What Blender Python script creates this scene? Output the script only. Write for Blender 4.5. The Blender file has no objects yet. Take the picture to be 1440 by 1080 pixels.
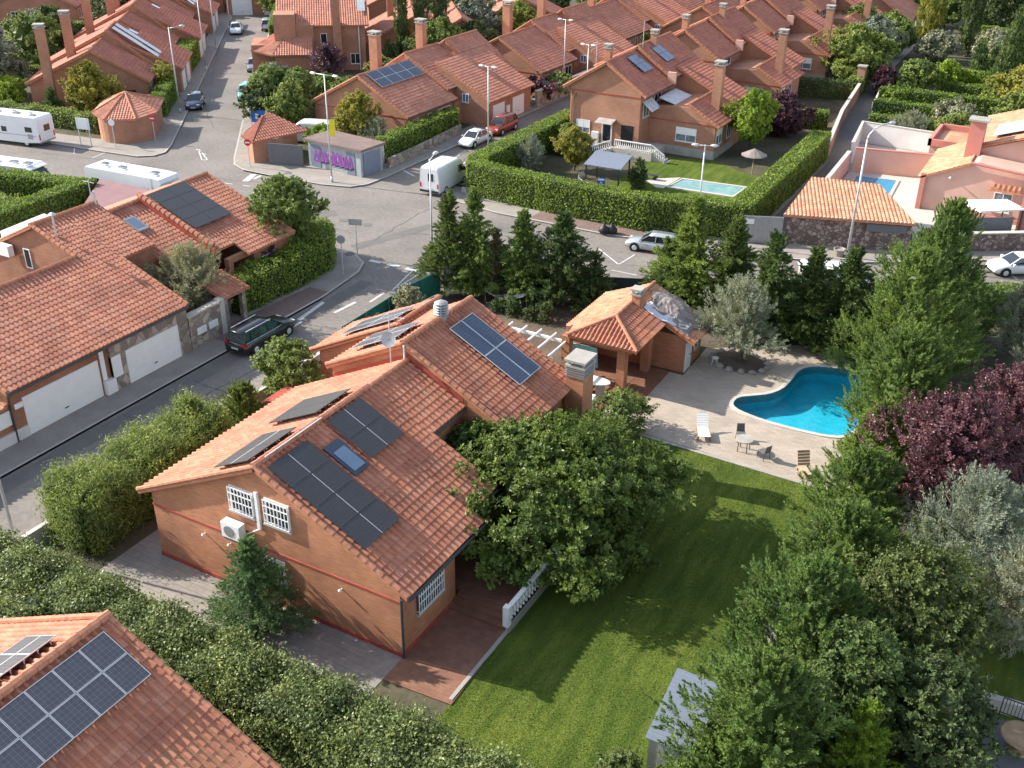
import bpy, math, random
import numpy as np
from mathutils import Vector, Matrix
C = bpy.context.scene.collection
SC = bpy.context.scene
R = math.radians
# ------------------------------------------------------------ camera
# world: X runs across the main house's gable wall, Y along its ridge, metres
CAMP = Vector((18.70, -25.13, 29.5))
cd = bpy.data.cameras.new('camera'); cam = bpy.data.objects.new('camera', cd); C.objects.link(cam)
cd.sensor_width = 36.0; cd.lens = 36.775; cd.clip_start = 0.5; cd.clip_end = 3000
cam.matrix_world = Matrix.Translation(CAMP) @ Matrix.Rotation(R(29), 4, 'Z') @ Matrix.Rotation(R(90-28.7), 4, 'X') @ Matrix.Rotation(R(0.7), 4, 'Z')
SC.camera = cam
# ------------------------------------------------------------ light
SUN_AZ, SUN_EL = 190.0, 31.0
w = bpy.data.worlds.new('World'); SC.world = w; w.use_nodes = True
nt = w.node_tree; nt.nodes.clear()
sky = nt.nodes.new('ShaderNodeTexSky'); sky.sky_type = 'NISHITA'; sky.sun_disc = False
sky.sun_elevation = R(SUN_EL); sky.sun_rotation = R(90-SUN_AZ); sky.air_density = 1.0; sky.dust_density = 1.5; sky.altitude = 700
bg = nt.nodes.new('ShaderNodeBackground'); bg.inputs[1].default_value = 0.15
out = nt.nodes.new('ShaderNodeOutputWorld'); hs = nt.nodes.new('ShaderNodeHueSaturation'); hs.inputs['Saturation'].default_value = 0.62; nt.links.new(sky.outputs[0], hs.inputs['Color']); nt.links.new(hs.outputs[0], bg.inputs[0]); nt.links.new(bg.outputs[0], out.inputs[0])
sd = bpy.data.lights.new('sun', 'SUN'); sd.energy = 4.2; sd.angle = R(0.5); sd.color = (1.0, 0.92, 0.80)
so = bpy.data.objects.new('sun', sd); C.objects.link(so)
sdir = Vector((math.cos(R(SUN_AZ))*math.cos(R(SUN_EL)), math.sin(R(SUN_AZ))*math.cos(R(SUN_EL)), math.sin(R(SUN_EL))))
so.rotation_euler = sdir.to_track_quat('Z', 'Y').to_euler(); so.location = (0, 0, 60)
SC.view_settings.view_transform = 'Standard'; SC.view_settings.look = 'None'
SC.view_settings.exposure = 1.2; SC.view_settings.gamma = 1.0
# a ground (or height z) point under a pixel of the photograph, used only to read plan positions off it
def at(px, py, z=0.0):
    d = cam.matrix_world.to_3x3() @ Vector((px-720, 540-py, -1471.0)); t = (z-CAMP.z)/d.z
    p = CAMP + d*t; return (p.x, p.y)
# ------------------------------------------------------------ materials
MAT = {}
def newmat(name):
    m = bpy.data.materials.new(name); m.use_nodes = True; MAT[name] = m
    n = m.node_tree; n.nodes.clear()
    o = n.nodes.new('ShaderNodeOutputMaterial'); b = n.nodes.new('ShaderNodeBsdfPrincipled')
    n.links.new(b.outputs[0], o.inputs[0]); return m, n, b, o
def nd(n, t, **k):
    x = n.nodes.new('ShaderNode'+t)
    for a, v in k.items():
        if a.startswith('i_'): x.inputs[a[2:].replace('_', ' ')].default_value = v
        else: setattr(x, a, v)
    return x
def ramp(n, src, stops):
    r = nd(n, 'ValToRGB'); e = r.color_ramp.elements
    while len(e) < len(stops): e.new(0.5)
    for i, (p, c) in enumerate(stops): e[i].position = p; e[i].color = (*c, 1)
    n.links.new(src, r.inputs[0]); return r
def mulcol(c, f): return tuple(min(1, x*f) for x in c)
def surf(name, col, rough=0.8, var=0.15, scale=1.5, bump=0.0, bscale=8.0, metal=0.0, spec=0.4, coord='pos', fine=0.0, alt=None, detail=5):
    m, n, b, o = newmat(name)
    g = nd(n, 'NewGeometry') if coord == 'pos' else nd(n, 'TexCoord')
    src = g.outputs['Position'] if coord == 'pos' else g.outputs['Object']
    t = nd(n, 'TexNoise', i_Scale=scale, i_Detail=detail, i_Roughness=0.6); n.links.new(src, t.inputs['Vector'])
    c2 = alt or mulcol(col, 1+var)
    r = ramp(n, t.outputs[0], [(0.3, mulcol(col, 1-var)), (0.7, c2)])
    last = r.outputs[0]
    if fine:
        f = nd(n, 'TexNoise', i_Scale=scale*14, i_Detail=3.0); n.links.new(src, f.inputs['Vector'])
        fr = ramp(n, f.outputs[0], [(0.3, (1-fine,)*3), (0.7, (1+fine*0.0,)*3)])
        mx = nd(n, 'MixRGB', blend_type='MULTIPLY'); mx.inputs[0].default_value = 1
        n.links.new(last, mx.inputs[1]); n.links.new(fr.outputs[0], mx.inputs[2]); last = mx.outputs[0]
    n.links.new(last, b.inputs['Base Color'])
    b.inputs['Roughness'].default_value = rough; b.inputs['Metallic'].default_value = metal
    b.inputs['Specular IOR Level'].default_value = spec
    if bump:
        t2 = nd(n, 'TexNoise', i_Scale=bscale, i_Detail=6.0); n.links.new(src, t2.inputs['Vector'])
        bp = nd(n, 'Bump', i_Strength=1.0, i_Distance=bump); n.links.new(t2.outputs[0], bp.inputs['Height']); n.links.new(bp.outputs[0], b.inputs['Normal'])
    return m
def brick(name, c1, c2, mort, bw=0.25, bh=0.075, patch=0.34, rough=0.85):
    m, n, b, o = newmat(name)
    uv = nd(n, 'UVMap'); t = nd(n, 'TexBrick', offset=0.5)
    t.inputs['Scale'].default_value = 1; t.inputs['Brick Width'].default_value = bw; t.inputs['Row Height'].default_value = bh
    t.inputs['Mortar Size'].default_value = 0.008; t.inputs['Mortar Smooth'].default_value = 0.2
    t.inputs['Color1'].default_value = (*c1, 1); t.inputs['Color2'].default_value = (*c2, 1); t.inputs['Mortar'].default_value = (*mort, 1)
    n.links.new(uv.outputs[0], t.inputs['Vector'])
    g = nd(n, 'NewGeometry'); z = nd(n, 'TexNoise', i_Scale=0.55, i_Detail=6.0); n.links.new(g.outputs['Position'], z.inputs['Vector'])
    r = ramp(n, z.outputs[0], [(0.32, (1-patch,)*3), (0.68, (1.0,)*3)])
    mp = nd(n, 'Mapping'); mp.inputs['Scale'].default_value = (1.5, 14, 1); n.links.new(uv.outputs[0], mp.inputs[0])
    st = nd(n, 'TexNoise', i_Scale=1.0, i_Detail=4.0); n.links.new(mp.outputs[0], st.inputs['Vector'])
    sr = ramp(n, st.outputs[0], [(0.35, (0.8,)*3), (0.65, (1.0,)*3)])
    mx = nd(n, 'MixRGB', blend_type='MULTIPLY'); mx.inputs[0].default_value = 1
    n.links.new(t.outputs[0], mx.inputs[1]); n.links.new(r.outputs[0], mx.inputs[2])
    m2 = nd(n, 'MixRGB', blend_type='MULTIPLY'); m2.inputs[0].default_value = 1
    n.links.new(mx.outputs[0], m2.inputs[1]); n.links.new(sr.outputs[0], m2.inputs[2])
    n.links.new(m2.outputs[0], b.inputs['Base Color']); b.inputs['Roughness'].default_value = rough
    bp = nd(n, 'Bump', i_Strength=0.6, i_Distance=0.008); bp.invert = True; n.links.new(t.outputs['Fac'], bp.inputs['Height']); n.links.new(bp.outputs[0], b.inputs['Normal'])
    return m
def tilemat(name, c1, c2, c3, dirt=0.35):
    m, n, b, o = newmat(name)
    uv = nd(n, 'UVMap'); fl = nd(n, 'VectorMath', operation='FLOOR'); n.links.new(uv.outputs[0], fl.inputs[0])
    wn = nd(n, 'TexWhiteNoise', noise_dimensions='2D'); n.links.new(fl.outputs[0], wn.inputs['Vector'])
    r = ramp(n, wn.outputs['Value'], [(0.0, c1), (0.5, c2), (1.0, c3)])
    g = nd(n, 'NewGeometry'); t = nd(n, 'TexNoise', i_Scale=0.7, i_Detail=8.0, i_Roughness=0.65); n.links.new(g.outputs['Position'], t.inputs['Vector'])
    d = ramp(n, t.outputs[0], [(0.35, (1-dirt, 1-dirt, 1-dirt*0.8)), (0.6, (1, 1, 1))])
    mx = nd(n, 'MixRGB', blend_type='MULTIPLY'); mx.inputs[0].default_value = 1
    n.links.new(r.outputs[0], mx.inputs[1]); n.links.new(d.outputs[0], mx.inputs[2])
    t9 = nd(n, 'TexNoise', i_Scale=3.2, i_Detail=6.0, i_Roughness=0.7); n.links.new(g.outputs['Position'], t9.inputs['Vector']); d9 = ramp(n, t9.outputs[0], [(0.56, (0, 0, 0)), (0.74, (0.55,)*3)]); m9 = nd(n, 'MixRGB'); n.links.new(d9.outputs[0], m9.inputs[0]); n.links.new(mx.outputs[0], m9.inputs[1]); m9.inputs[2].default_value = (0.21, 0.15, 0.11, 1); mx = m9
    n.links.new(mx.outputs[0], b.inputs['Base Color']); b.inputs['Roughness'].default_value = 0.75; b.inputs['Specular IOR Level'].default_value = 0.3
    return m
def leafmat(name, dark, light, trans=0.3, rough=0.55, brown=0.35):
    m, n, b, o = newmat(name)
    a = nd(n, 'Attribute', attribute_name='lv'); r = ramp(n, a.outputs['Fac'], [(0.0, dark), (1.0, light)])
    g = nd(n, 'NewGeometry'); t = nd(n, 'TexNoise', i_Scale=0.9, i_Detail=3.0); n.links.new(g.outputs['Position'], t.inputs['Vector'])
    d = ramp(n, t.outputs[0], [(0.35, (0.72, 0.76, 0.8)), (0.65, (1.1, 1.05, 0.95))])
    mx = nd(n, 'MixRGB', blend_type='MULTIPLY'); mx.inputs[0].default_value = 1
    n.links.new(r.outputs[0], mx.inputs[1]); n.links.new(d.outputs[0], mx.inputs[2])
    oi = nd(n, 'ObjectInfo'); orr = ramp(n, oi.outputs['Random'], [(0.0, (0.82, 0.88, 0.95)), (0.5, (1.0, 1.0, 1.0)), (1.0, (1.18, 1.08, 0.92))])
    m3 = nd(n, 'MixRGB', blend_type='MULTIPLY'); m3.inputs[0].default_value = 1; n.links.new(mx.outputs[0], m3.inputs[1]); n.links.new(orr.outputs[0], m3.inputs[2])
    t3 = nd(n, 'TexNoise', i_Scale=1.6, i_Detail=2.0); mp3 = nd(n, 'Mapping'); mp3.inputs['Location'].default_value = (13, 7, 5); n.links.new(g.outputs['Position'], mp3.inputs[0]); n.links.new(mp3.outputs[0], t3.inputs['Vector'])
    br = ramp(n, t3.outputs[0], [(0.60, (0, 0, 0)), (0.72, (brown,)*3)]); mx = nd(n, 'MixRGB'); n.links.new(br.outputs[0], mx.inputs[0]); n.links.new(m3.outputs[0], mx.inputs[1]); mx.inputs[2].default_value = (0.17, 0.125, 0.07, 1)
    n.links.new(mx.outputs[0], b.inputs['Base Color']); b.inputs['Roughness'].default_value = rough; b.inputs['Specular IOR Level'].default_value = 0.35
    tr = nd(n, 'BsdfTranslucent'); n.links.new(mx.outputs[0], tr.inputs[0])
    ms = nd(n, 'MixShader'); ms.inputs[0].default_value = trans
    n.links.new(b.outputs[0], ms.inputs[1]); n.links.new(tr.outputs[0], ms.inputs[2]); n.links.new(ms.outputs[0], o.inputs[0])
    return m
def M(n): return MAT[n]
surf('asphalt', (0.215, 0.192, 0.176), 0.9, 0.2, 0.22, 0.004, 60, fine=0.25, detail=9)
surf('asphalt_patch', (0.15, 0.142, 0.135), 0.9, 0.12, 0.8, 0.004, 60, fine=0.15)
surf('paving', (0.30, 0.272, 0.245), 0.9, 0.15, 0.8, fine=0.2)
surf('kerb', (0.40, 0.38, 0.35), 0.85, 0.12, 2)
surf('marking', (0.62, 0.62, 0.60), 0.7, 0.25, 3, fine=0.35)
surf('earth', (0.13, 0.10, 0.075), 0.95, 0.35, 0.6, 0.03, 6, fine=0.3)
surf('garden_ground', (0.075, 0.085, 0.04), 0.95, 0.4, 0.4, 0.03, 5, fine=0.3, alt=(0.13, 0.11, 0.07))
surf('concrete', (0.36, 0.34, 0.31), 0.85, 0.15, 1.5, fine=0.15)
surf('pale_stone', (0.48, 0.45, 0.41), 0.8, 0.12, 2)
surf('white', (0.78, 0.78, 0.77), 0.5, 0.04, 2)
surf('white_wall', (0.62, 0.60, 0.58), 0.85, 0.1, 0.8)
surf('pink', (0.58, 0.36, 0.29), 0.85, 0.08, 0.7)
surf('pink_dark', (0.50, 0.20, 0.16), 0.85, 0.1, 0.7)
surf('red_paint', (0.36, 0.07, 0.05), 0.7, 0.2, 1.5)
surf('burgundy_floor', (0.24, 0.135, 0.14), 0.85, 0.12, 0.8)
surf('rubber', (0.02, 0.02, 0.022), 0.8, 0.1, 5)
surf('dark_metal', (0.05, 0.055, 0.06), 0.5, 0.1, 3)
surf('grey_metal', (0.35, 0.36, 0.37), 0.45, 0.1, 3, metal=0.5)
surf('galvanised', (0.55, 0.56, 0.57), 0.5, 0.08, 3, metal=0.4)
surf('pvc_panel', (0.17, 0.20, 0.26), 0.5, 0.06, 2)
surf('wood', (0.33, 0.22, 0.13), 0.7, 0.25, 3)
surf('bark', (0.11, 0.085, 0.065), 0.95, 0.3, 6, 0.02, 20)
surf('grey_gate', (0.13, 0.13, 0.14), 0.6, 0.1, 2)
surf('green_screen', (0.015, 0.13, 0.10), 0.7, 0.2, 2)
surf('dark_screen', (0.028, 0.04, 0.038), 0.8, 0.2, 2)
surf('terracotta', (0.46, 0.20, 0.11), 0.8, 0.2, 3)
surf('ridge_tile', (0.40, 0.17, 0.10), 0.8, 0.3, 4)
surf('teal', (0.25, 0.55, 0.58), 0.6, 0.05, 2)
surf('yellow', (0.75, 0.62, 0.03), 0.5, 0.05, 2)
surf('blue', (0.02, 0.12, 0.45), 0.5, 0.05, 2)
surf('signblue', (0.03, 0.09, 0.4), 0.5, 0.05, 2)
surf('redsign', (0.55, 0.03, 0.03), 0.5, 0.05, 2)
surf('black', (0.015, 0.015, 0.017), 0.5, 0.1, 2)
surf('purple_paint', (0.25, 0.06, 0.33), 0.6, 0.15, 3)
surf('grey_blue_wall', (0.33, 0.37, 0.38), 0.8, 0.15, 1.2, fine=0.1)
surf('rock', (0.30, 0.27, 0.24), 0.9, 0.3, 2, 0.05, 5)
surf('tarp', (0.22, 0.19, 0.18), 0.85, 0.3, 1.5, 0.05, 4)
surf('tarp_white', (0.55, 0.55, 0.58), 0.7, 0.2, 2, 0.04, 4)
surf('canvas', (0.50, 0.40, 0.30), 0.8, 0.15, 3)
surf('plate', (0.6, 0.6, 0.55), 0.5, 0.05, 2)
def carpaint(n, c, metal=0.2):
    m = surf(n, c, 0.28, 0.03, 1, metal=metal, spec=0.5, coord='obj'); m.node_tree.nodes['Principled BSDF'].inputs['Coat Weight'].default_value = 0.6
carpaint('paint_white', (0.72, 0.73, 0.74), 0); carpaint('paint_black', (0.012, 0.014, 0.018)); carpaint('paint_silver', (0.48, 0.5, 0.53), .5)
carpaint('paint_red', (0.30, 0.04, 0.03)); carpaint('paint_navy', (0.03, 0.045, 0.08)); carpaint('paint_green', (0.12, 0.36, 0.32)); carpaint('paint_grey', (0.16, 0.17, 0.2))
surf('glass', (0.018, 0.024, 0.03), 0.08, 0.1, 1, spec=0.8)
surf('sky_glass', (0.10, 0.16, 0.24), 0.06, 0.1, 1, spec=1.0)
surf('curtain_glass', (0.16, 0.19, 0.22), 0.12, 0.4, 3, spec=0.8)
surf('red_lamp', (0.55, 0.02, 0.02), 0.25, 0.1, 3); surf('clear_lamp', (0.75, 0.75, 0.72), 0.15, 0.05, 3)
brick('brick', (0.64, 0.26, 0.125), (0.55, 0.205, 0.095), (0.48, 0.28, 0.18))
brick('brick_far', (0.52, 0.235, 0.14), (0.46, 0.195, 0.115), (0.42, 0.26, 0.18), patch=0.25)
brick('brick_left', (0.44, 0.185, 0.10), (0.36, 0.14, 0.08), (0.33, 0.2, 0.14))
brick('brick_pink', (0.52, 0.25, 0.18), (0.46, 0.21, 0.15), (0.42, 0.27, 0.2))
brick('paver', (0.49, 0.415, 0.34), (0.43, 0.365, 0.30), (0.36, 0.31, 0.26), 0.45, 0.22, 0.2)
brick('terrace_tile', (0.30, 0.145, 0.09), (0.24, 0.11, 0.07), (0.17, 0.11, 0.085), 0.3, 0.3, 0.3, 0.6)
brick('slab', (0.33, 0.30, 0.27), (0.29, 0.265, 0.24), (0.2, 0.18, 0.16), 0.4, 0.4, 0.2)
brick('pavement_red', (0.25, 0.17, 0.15), (0.21, 0.145, 0.13), (0.16, 0.12, 0.1), 0.3, 0.3, 0.2)
tilemat('tile', (0.43, 0.165, 0.095), (0.47, 0.19, 0.112), (0.53, 0.24, 0.15), 0.3)
tilemat('tile_left', (0.42, 0.165, 0.10), (0.46, 0.195, 0.125), (0.52, 0.245, 0.165), 0.3)
tilemat('tile_red', (0.38, 0.14, 0.095), (0.43, 0.165, 0.11), (0.47, 0.19, 0.13), 0.2)
tilemat('tile_far', (0.44, 0.18, 0.12), (0.49, 0.215, 0.145), (0.53, 0.26, 0.18), 0.22)
tilemat('tile_orange', (0.46, 0.21, 0.12), (0.54, 0.27, 0.16), (0.60, 0.34, 0.21), 0.15)
leafmat('leaf_fig', (0.05, 0.095, 0.018), (0.23, 0.33, 0.085), 0.4, 0.4)
leafmat('leaf_conifer', (0.055, 0.10, 0.03), (0.21, 0.30, 0.09), 0.35)
leafmat('leaf_conifer_bright', (0.085, 0.145, 0.032), (0.33, 0.46, 0.12), 0.4)  # brighter, yellower green of some conifers
leafmat('leaf_conifer_blue', (0.07, 0.13, 0.045), (0.23, 0.36, 0.13), 0.35)
leafmat('leaf_hedge', (0.10, 0.17, 0.022), (0.30, 0.42, 0.07), 0.4)
leafmat('leaf_dark', (0.05, 0.08, 0.025), (0.16, 0.22, 0.07), 0.3)
leafmat('leaf_ivy', (0.085, 0.125, 0.03), (0.40, 0.46, 0.17), 0.4, 0.4)
leafmat('leaf_cypress_hedge', (0.12, 0.17, 0.035), (0.38, 0.46, 0.12), 0.4)
leafmat('leaf_olive', (0.19, 0.21, 0.13), (0.42, 0.45, 0.32), 0.25)
leafmat('leaf_plum', (0.055, 0.02, 0.035), (0.20, 0.095, 0.13), 0.3, 0.35)
leafmat('leaf_lime', (0.16, 0.26, 0.02), (0.38, 0.5, 0.07), 0.4)
leafmat('leaf_yellow', (0.25, 0.27, 0.04), (0.45, 0.42, 0.1), 0.4)
leafmat('leaf_mid', (0.11, 0.17, 0.035), (0.36, 0.45, 0.13), 0.4)
leafmat('leaf_brown', (0.12, 0.09, 0.05), (0.3, 0.24, 0.13), 0.2)
# special ones
def lawnmat():
    m, n, b, o = newmat('lawn')
    g = nd(n, 'NewGeometry'); t = nd(n, 'TexNoise', i_Scale=0.25, i_Detail=4.0); n.links.new(g.outputs['Position'], t.inputs['Vector'])
    mp = nd(n, 'Mapping'); mp.inputs['Rotation'].default_value = (0, 0, R(-6)); mp.inputs['Scale'].default_value = (1.6, 0.25, 1); n.links.new(g.outputs['Position'], mp.inputs[0])
    st = nd(n, 'TexNoise', i_Scale=1.5, i_Detail=5.0); n.links.new(mp.outputs[0], st.inputs['Vector'])
    r = ramp(n, t.outputs[0], [(0.3, (0.068, 0.112, 0.020)), (0.7, (0.125, 0.165, 0.030))]); r2 = ramp(n, st.outputs[0], [(0.35, (0.62, 0.70, 0.62)), (0.6, (1.08, 1.02, 1))])
    mx = nd(n, 'MixRGB', blend_type='MULTIPLY'); mx.inputs[0].default_value = 1
    n.links.new(r.outputs[0], mx.inputs[1]); n.links.new(r2.outputs[0], mx.inputs[2]); n.links.new(mx.outputs[0], b.inputs['Base Color'])
    b.inputs['Roughness'].default_value = 0.95; b.inputs['Specular IOR Level'].default_value = 0.1
    t2 = nd(n, 'TexNoise', i_Scale=14.0, i_Detail=6.0); n.links.new(g.outputs['Position'], t2.inputs['Vector'])
    bp = nd(n, 'Bump', i_Strength=1.0, i_Distance=0.05); n.links.new(t2.outputs[0], bp.inputs['Height']); n.links.new(bp.outputs[0], b.inputs['Normal'])
lawnmat()
def stonemat(name, c1, c2, mort, sc=2.2):
    m, n, b, o = newmat(name)
    g = nd(n, 'NewGeometry'); v = nd(n, 'TexVoronoi', feature='F1', i_Scale=sc); n.links.new(g.outputs['Position'], v.inputs['Vector'])
    e = nd(n, 'TexVoronoi', feature='DISTANCE_TO_EDGE', i_Scale=sc); n.links.new(g.outputs['Position'], e.inputs['Vector'])
    sp = nd(n, 'SeparateColor'); n.links.new(v.outputs['Color'], sp.inputs[0])
    r = ramp(n, sp.outputs[0], [(0.1, c1), (0.9, c2)]); k = ramp(n, e.outputs[0], [(0.02, (0, 0, 0)), (0.09, (1, 1, 1))])
    mx = nd(n, 'MixRGB'); n.links.new(k.outputs[0], mx.inputs[0]); mx.inputs[1].default_value = (*mort, 1); n.links.new(r.outputs[0], mx.inputs[2])
    n.links.new(mx.outputs[0], b.inputs['Base Color']); b.inputs['Roughness'].default_value = 0.9
    bp = nd(n, 'Bump', i_Strength=1.0, i_Distance=0.05); n.links.new(k.outputs[0], bp.inputs['Height']); n.links.new(bp.outputs[0], b.inputs['Normal'])
stonemat('stone_wall', (0.20, 0.16, 0.13), (0.45, 0.38, 0.31), (0.30, 0.27, 0.23), 2.0)
stonemat('stone_dark', (0.13, 0.085, 0.075), (0.36, 0.27, 0.23), (0.14, 0.11, 0.1), 3.2)
def pvmat(name, cw, ch, base=(0.020, 0.023, 0.030), line=(0.12, 0.125, 0.13), bus=(0.05, 0.052, 0.06), rough=0.22):
    m, n, b, o = newmat(name)
    uv = nd(n, 'UVMap'); t = nd(n, 'TexBrick', offset=0.0)
    t.inputs['Scale'].default_value = 1; t.inputs['Brick Width'].default_value = cw; t.inputs['Row Height'].default_value = ch
    t.inputs['Mortar Size'].default_value = 0.004; t.inputs['Mortar Smooth'].default_value = 0.3
    t.inputs['Color1'].default_value = (*base, 1); t.inputs['Color2'].default_value = (*mulcol(base, 1.25), 1); t.inputs['Mortar'].default_value = (*line, 1)
    n.links.new(uv.outputs[0], t.inputs['Vector']); n.links.new(t.outputs[0], b.inputs['Base Color'])
    b.inputs['Roughness'].default_value = rough; b.inputs['Specular IOR Level'].default_value = 0.6
pvmat('pv', 0.17, 0.085, (0.030, 0.030, 0.033), (0.085, 0.085, 0.088), rough=0.35); pvmat('pv_grey', 0.17, 0.17, (0.055, 0.058, 0.072), (0.20, 0.20, 0.21), rough=0.3); pvmat('pv_blue', 0.17, 0.085, (0.03, 0.045, 0.085), (0.14, 0.15, 0.17), rough=0.15)
surf('pv_thermal', (0.10, 0.14, 0.22), 0.12, 0.15, 1, spec=0.9); surf('pv_thermal_pale', (0.36, 0.40, 0.44), 0.2, 0.1, 1)
surf('alu', (0.6, 0.62, 0.65), 0.4, 0.05, 2, metal=0.3)
def watermat(name, deep, caust=0.0):
    m, n, b, o = newmat(name)
    b.inputs['Base Color'].default_value = (*deep, 1); b.inputs['Roughness'].default_value = 0.04; b.inputs['IOR'].default_value = 1.33
    b.inputs['Transmission Weight'].default_value = 1.0
    g = nd(n, 'NewGeometry'); t = nd(n, 'TexNoise', i_Scale=2.5, i_Detail=2.0); n.links.new(g.outputs['Position'], t.inputs['Vector'])
    bp = nd(n, 'Bump', i_Strength=0.4, i_Distance=0.04); n.links.new(t.outputs[0], bp.inputs['Height']); n.links.new(bp.outputs[0], b.inputs['Normal'])
    return m
def poolwater(name, c1, c2):
    m, n, b, o = newmat(name)
    g = nd(n, 'NewGeometry'); t = nd(n, 'TexNoise', i_Scale=2.0, i_Detail=3.0); n.links.new(g.outputs['Position'], t.inputs['Vector'])
    r = ramp(n, t.outputs[0], [(0.35, c1), (0.65, c2)]); n.links.new(r.outputs[0], b.inputs['Base Color'])
    b.inputs['Roughness'].default_value = 0.05; b.inputs['Specular IOR Level'].default_value = 0.5
    bp = nd(n, 'Bump', i_Strength=0.3, i_Distance=0.03); n.links.new(t.outputs[0], bp.inputs['Height']); n.links.new(bp.outputs[0], b.inputs['Normal'])
poolwater('pool_water', (0.004, 0.24, 0.38), (0.006, 0.27, 0.42)); poolwater('pool_water_far', (0.02, 0.25, 0.45), (0.03, 0.30, 0.5)); poolwater('pool_water_pale', (0.18, 0.36, 0.38), (0.25, 0.42, 0.43))
def tilestrip():
    m, n, b, o = newmat('pool_step')
    g = nd(n, 'NewGeometry'); mp = nd(n, 'Mapping'); mp.inputs['Rotation'].default_value = (0, 0, R(35)); n.links.new(g.outputs['Position'], mp.inputs[0])
    t = nd(n, 'TexWave', wave_type='BANDS', i_Scale=1.6, i_Distortion=3.0, i_Detail=2.0); n.links.new(mp.outputs[0], t.inputs['Vector'])
    r = ramp(n, t.outputs[0], [(0.3, (0.008, 0.30, 0.40)), (0.7, (0.03, 0.42, 0.50))]); n.links.new(r.outputs[0], b.inputs['Base Color']); b.inputs['Roughness'].default_value = 0.06
tilestrip()
def clearwater():
    m, n, b, o = newmat('clear_water'); n.nodes.remove(b)
    tr = nd(n, 'BsdfTransparent'); tr.inputs[0].default_value = (0.72, 0.96, 0.98, 1); gl = nd(n, 'BsdfGlossy'); gl.inputs['Roughness'].default_value = 0.03
    fr = nd(n, 'Fresnel'); fr.inputs[0].default_value = 1.33; ms = nd(n, 'MixShader')
    g = nd(n, 'NewGeometry'); t = nd(n, 'TexNoise', i_Scale=2.5, i_Detail=3.0); n.links.new(g.outputs['Position'], t.inputs['Vector'])
    bp = nd(n, 'Bump', i_Strength=0.5, i_Distance=0.05); n.links.new(t.outputs[0], bp.inputs['Height']); n.links.new(bp.outputs[0], gl.inputs['Normal']); n.links.new(bp.outputs[0], fr.inputs['Normal'])
    iv = nd(n, 'Math', operation='SUBTRACT'); iv.inputs[0].default_value = 1; n.links.new(g.outputs['Backfacing'], iv.inputs[1]); mu = nd(n, 'Math', operation='MULTIPLY'); n.links.new(fr.outputs[0], mu.inputs[0]); n.links.new(iv.outputs[0], mu.inputs[1]); n.links.new(mu.outputs[0], ms.inputs[0]); n.links.new(tr.outputs[0], ms.inputs[1]); n.links.new(gl.outputs[0], ms.inputs[2]); n.links.new(ms.outputs[0], o.inputs[0])
clearwater()
brick('pool_mosaic', (0.010, 0.45, 0.62), (0.008, 0.40, 0.57), (0.05, 0.56, 0.70), 0.3, 0.3, 0.1)
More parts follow.
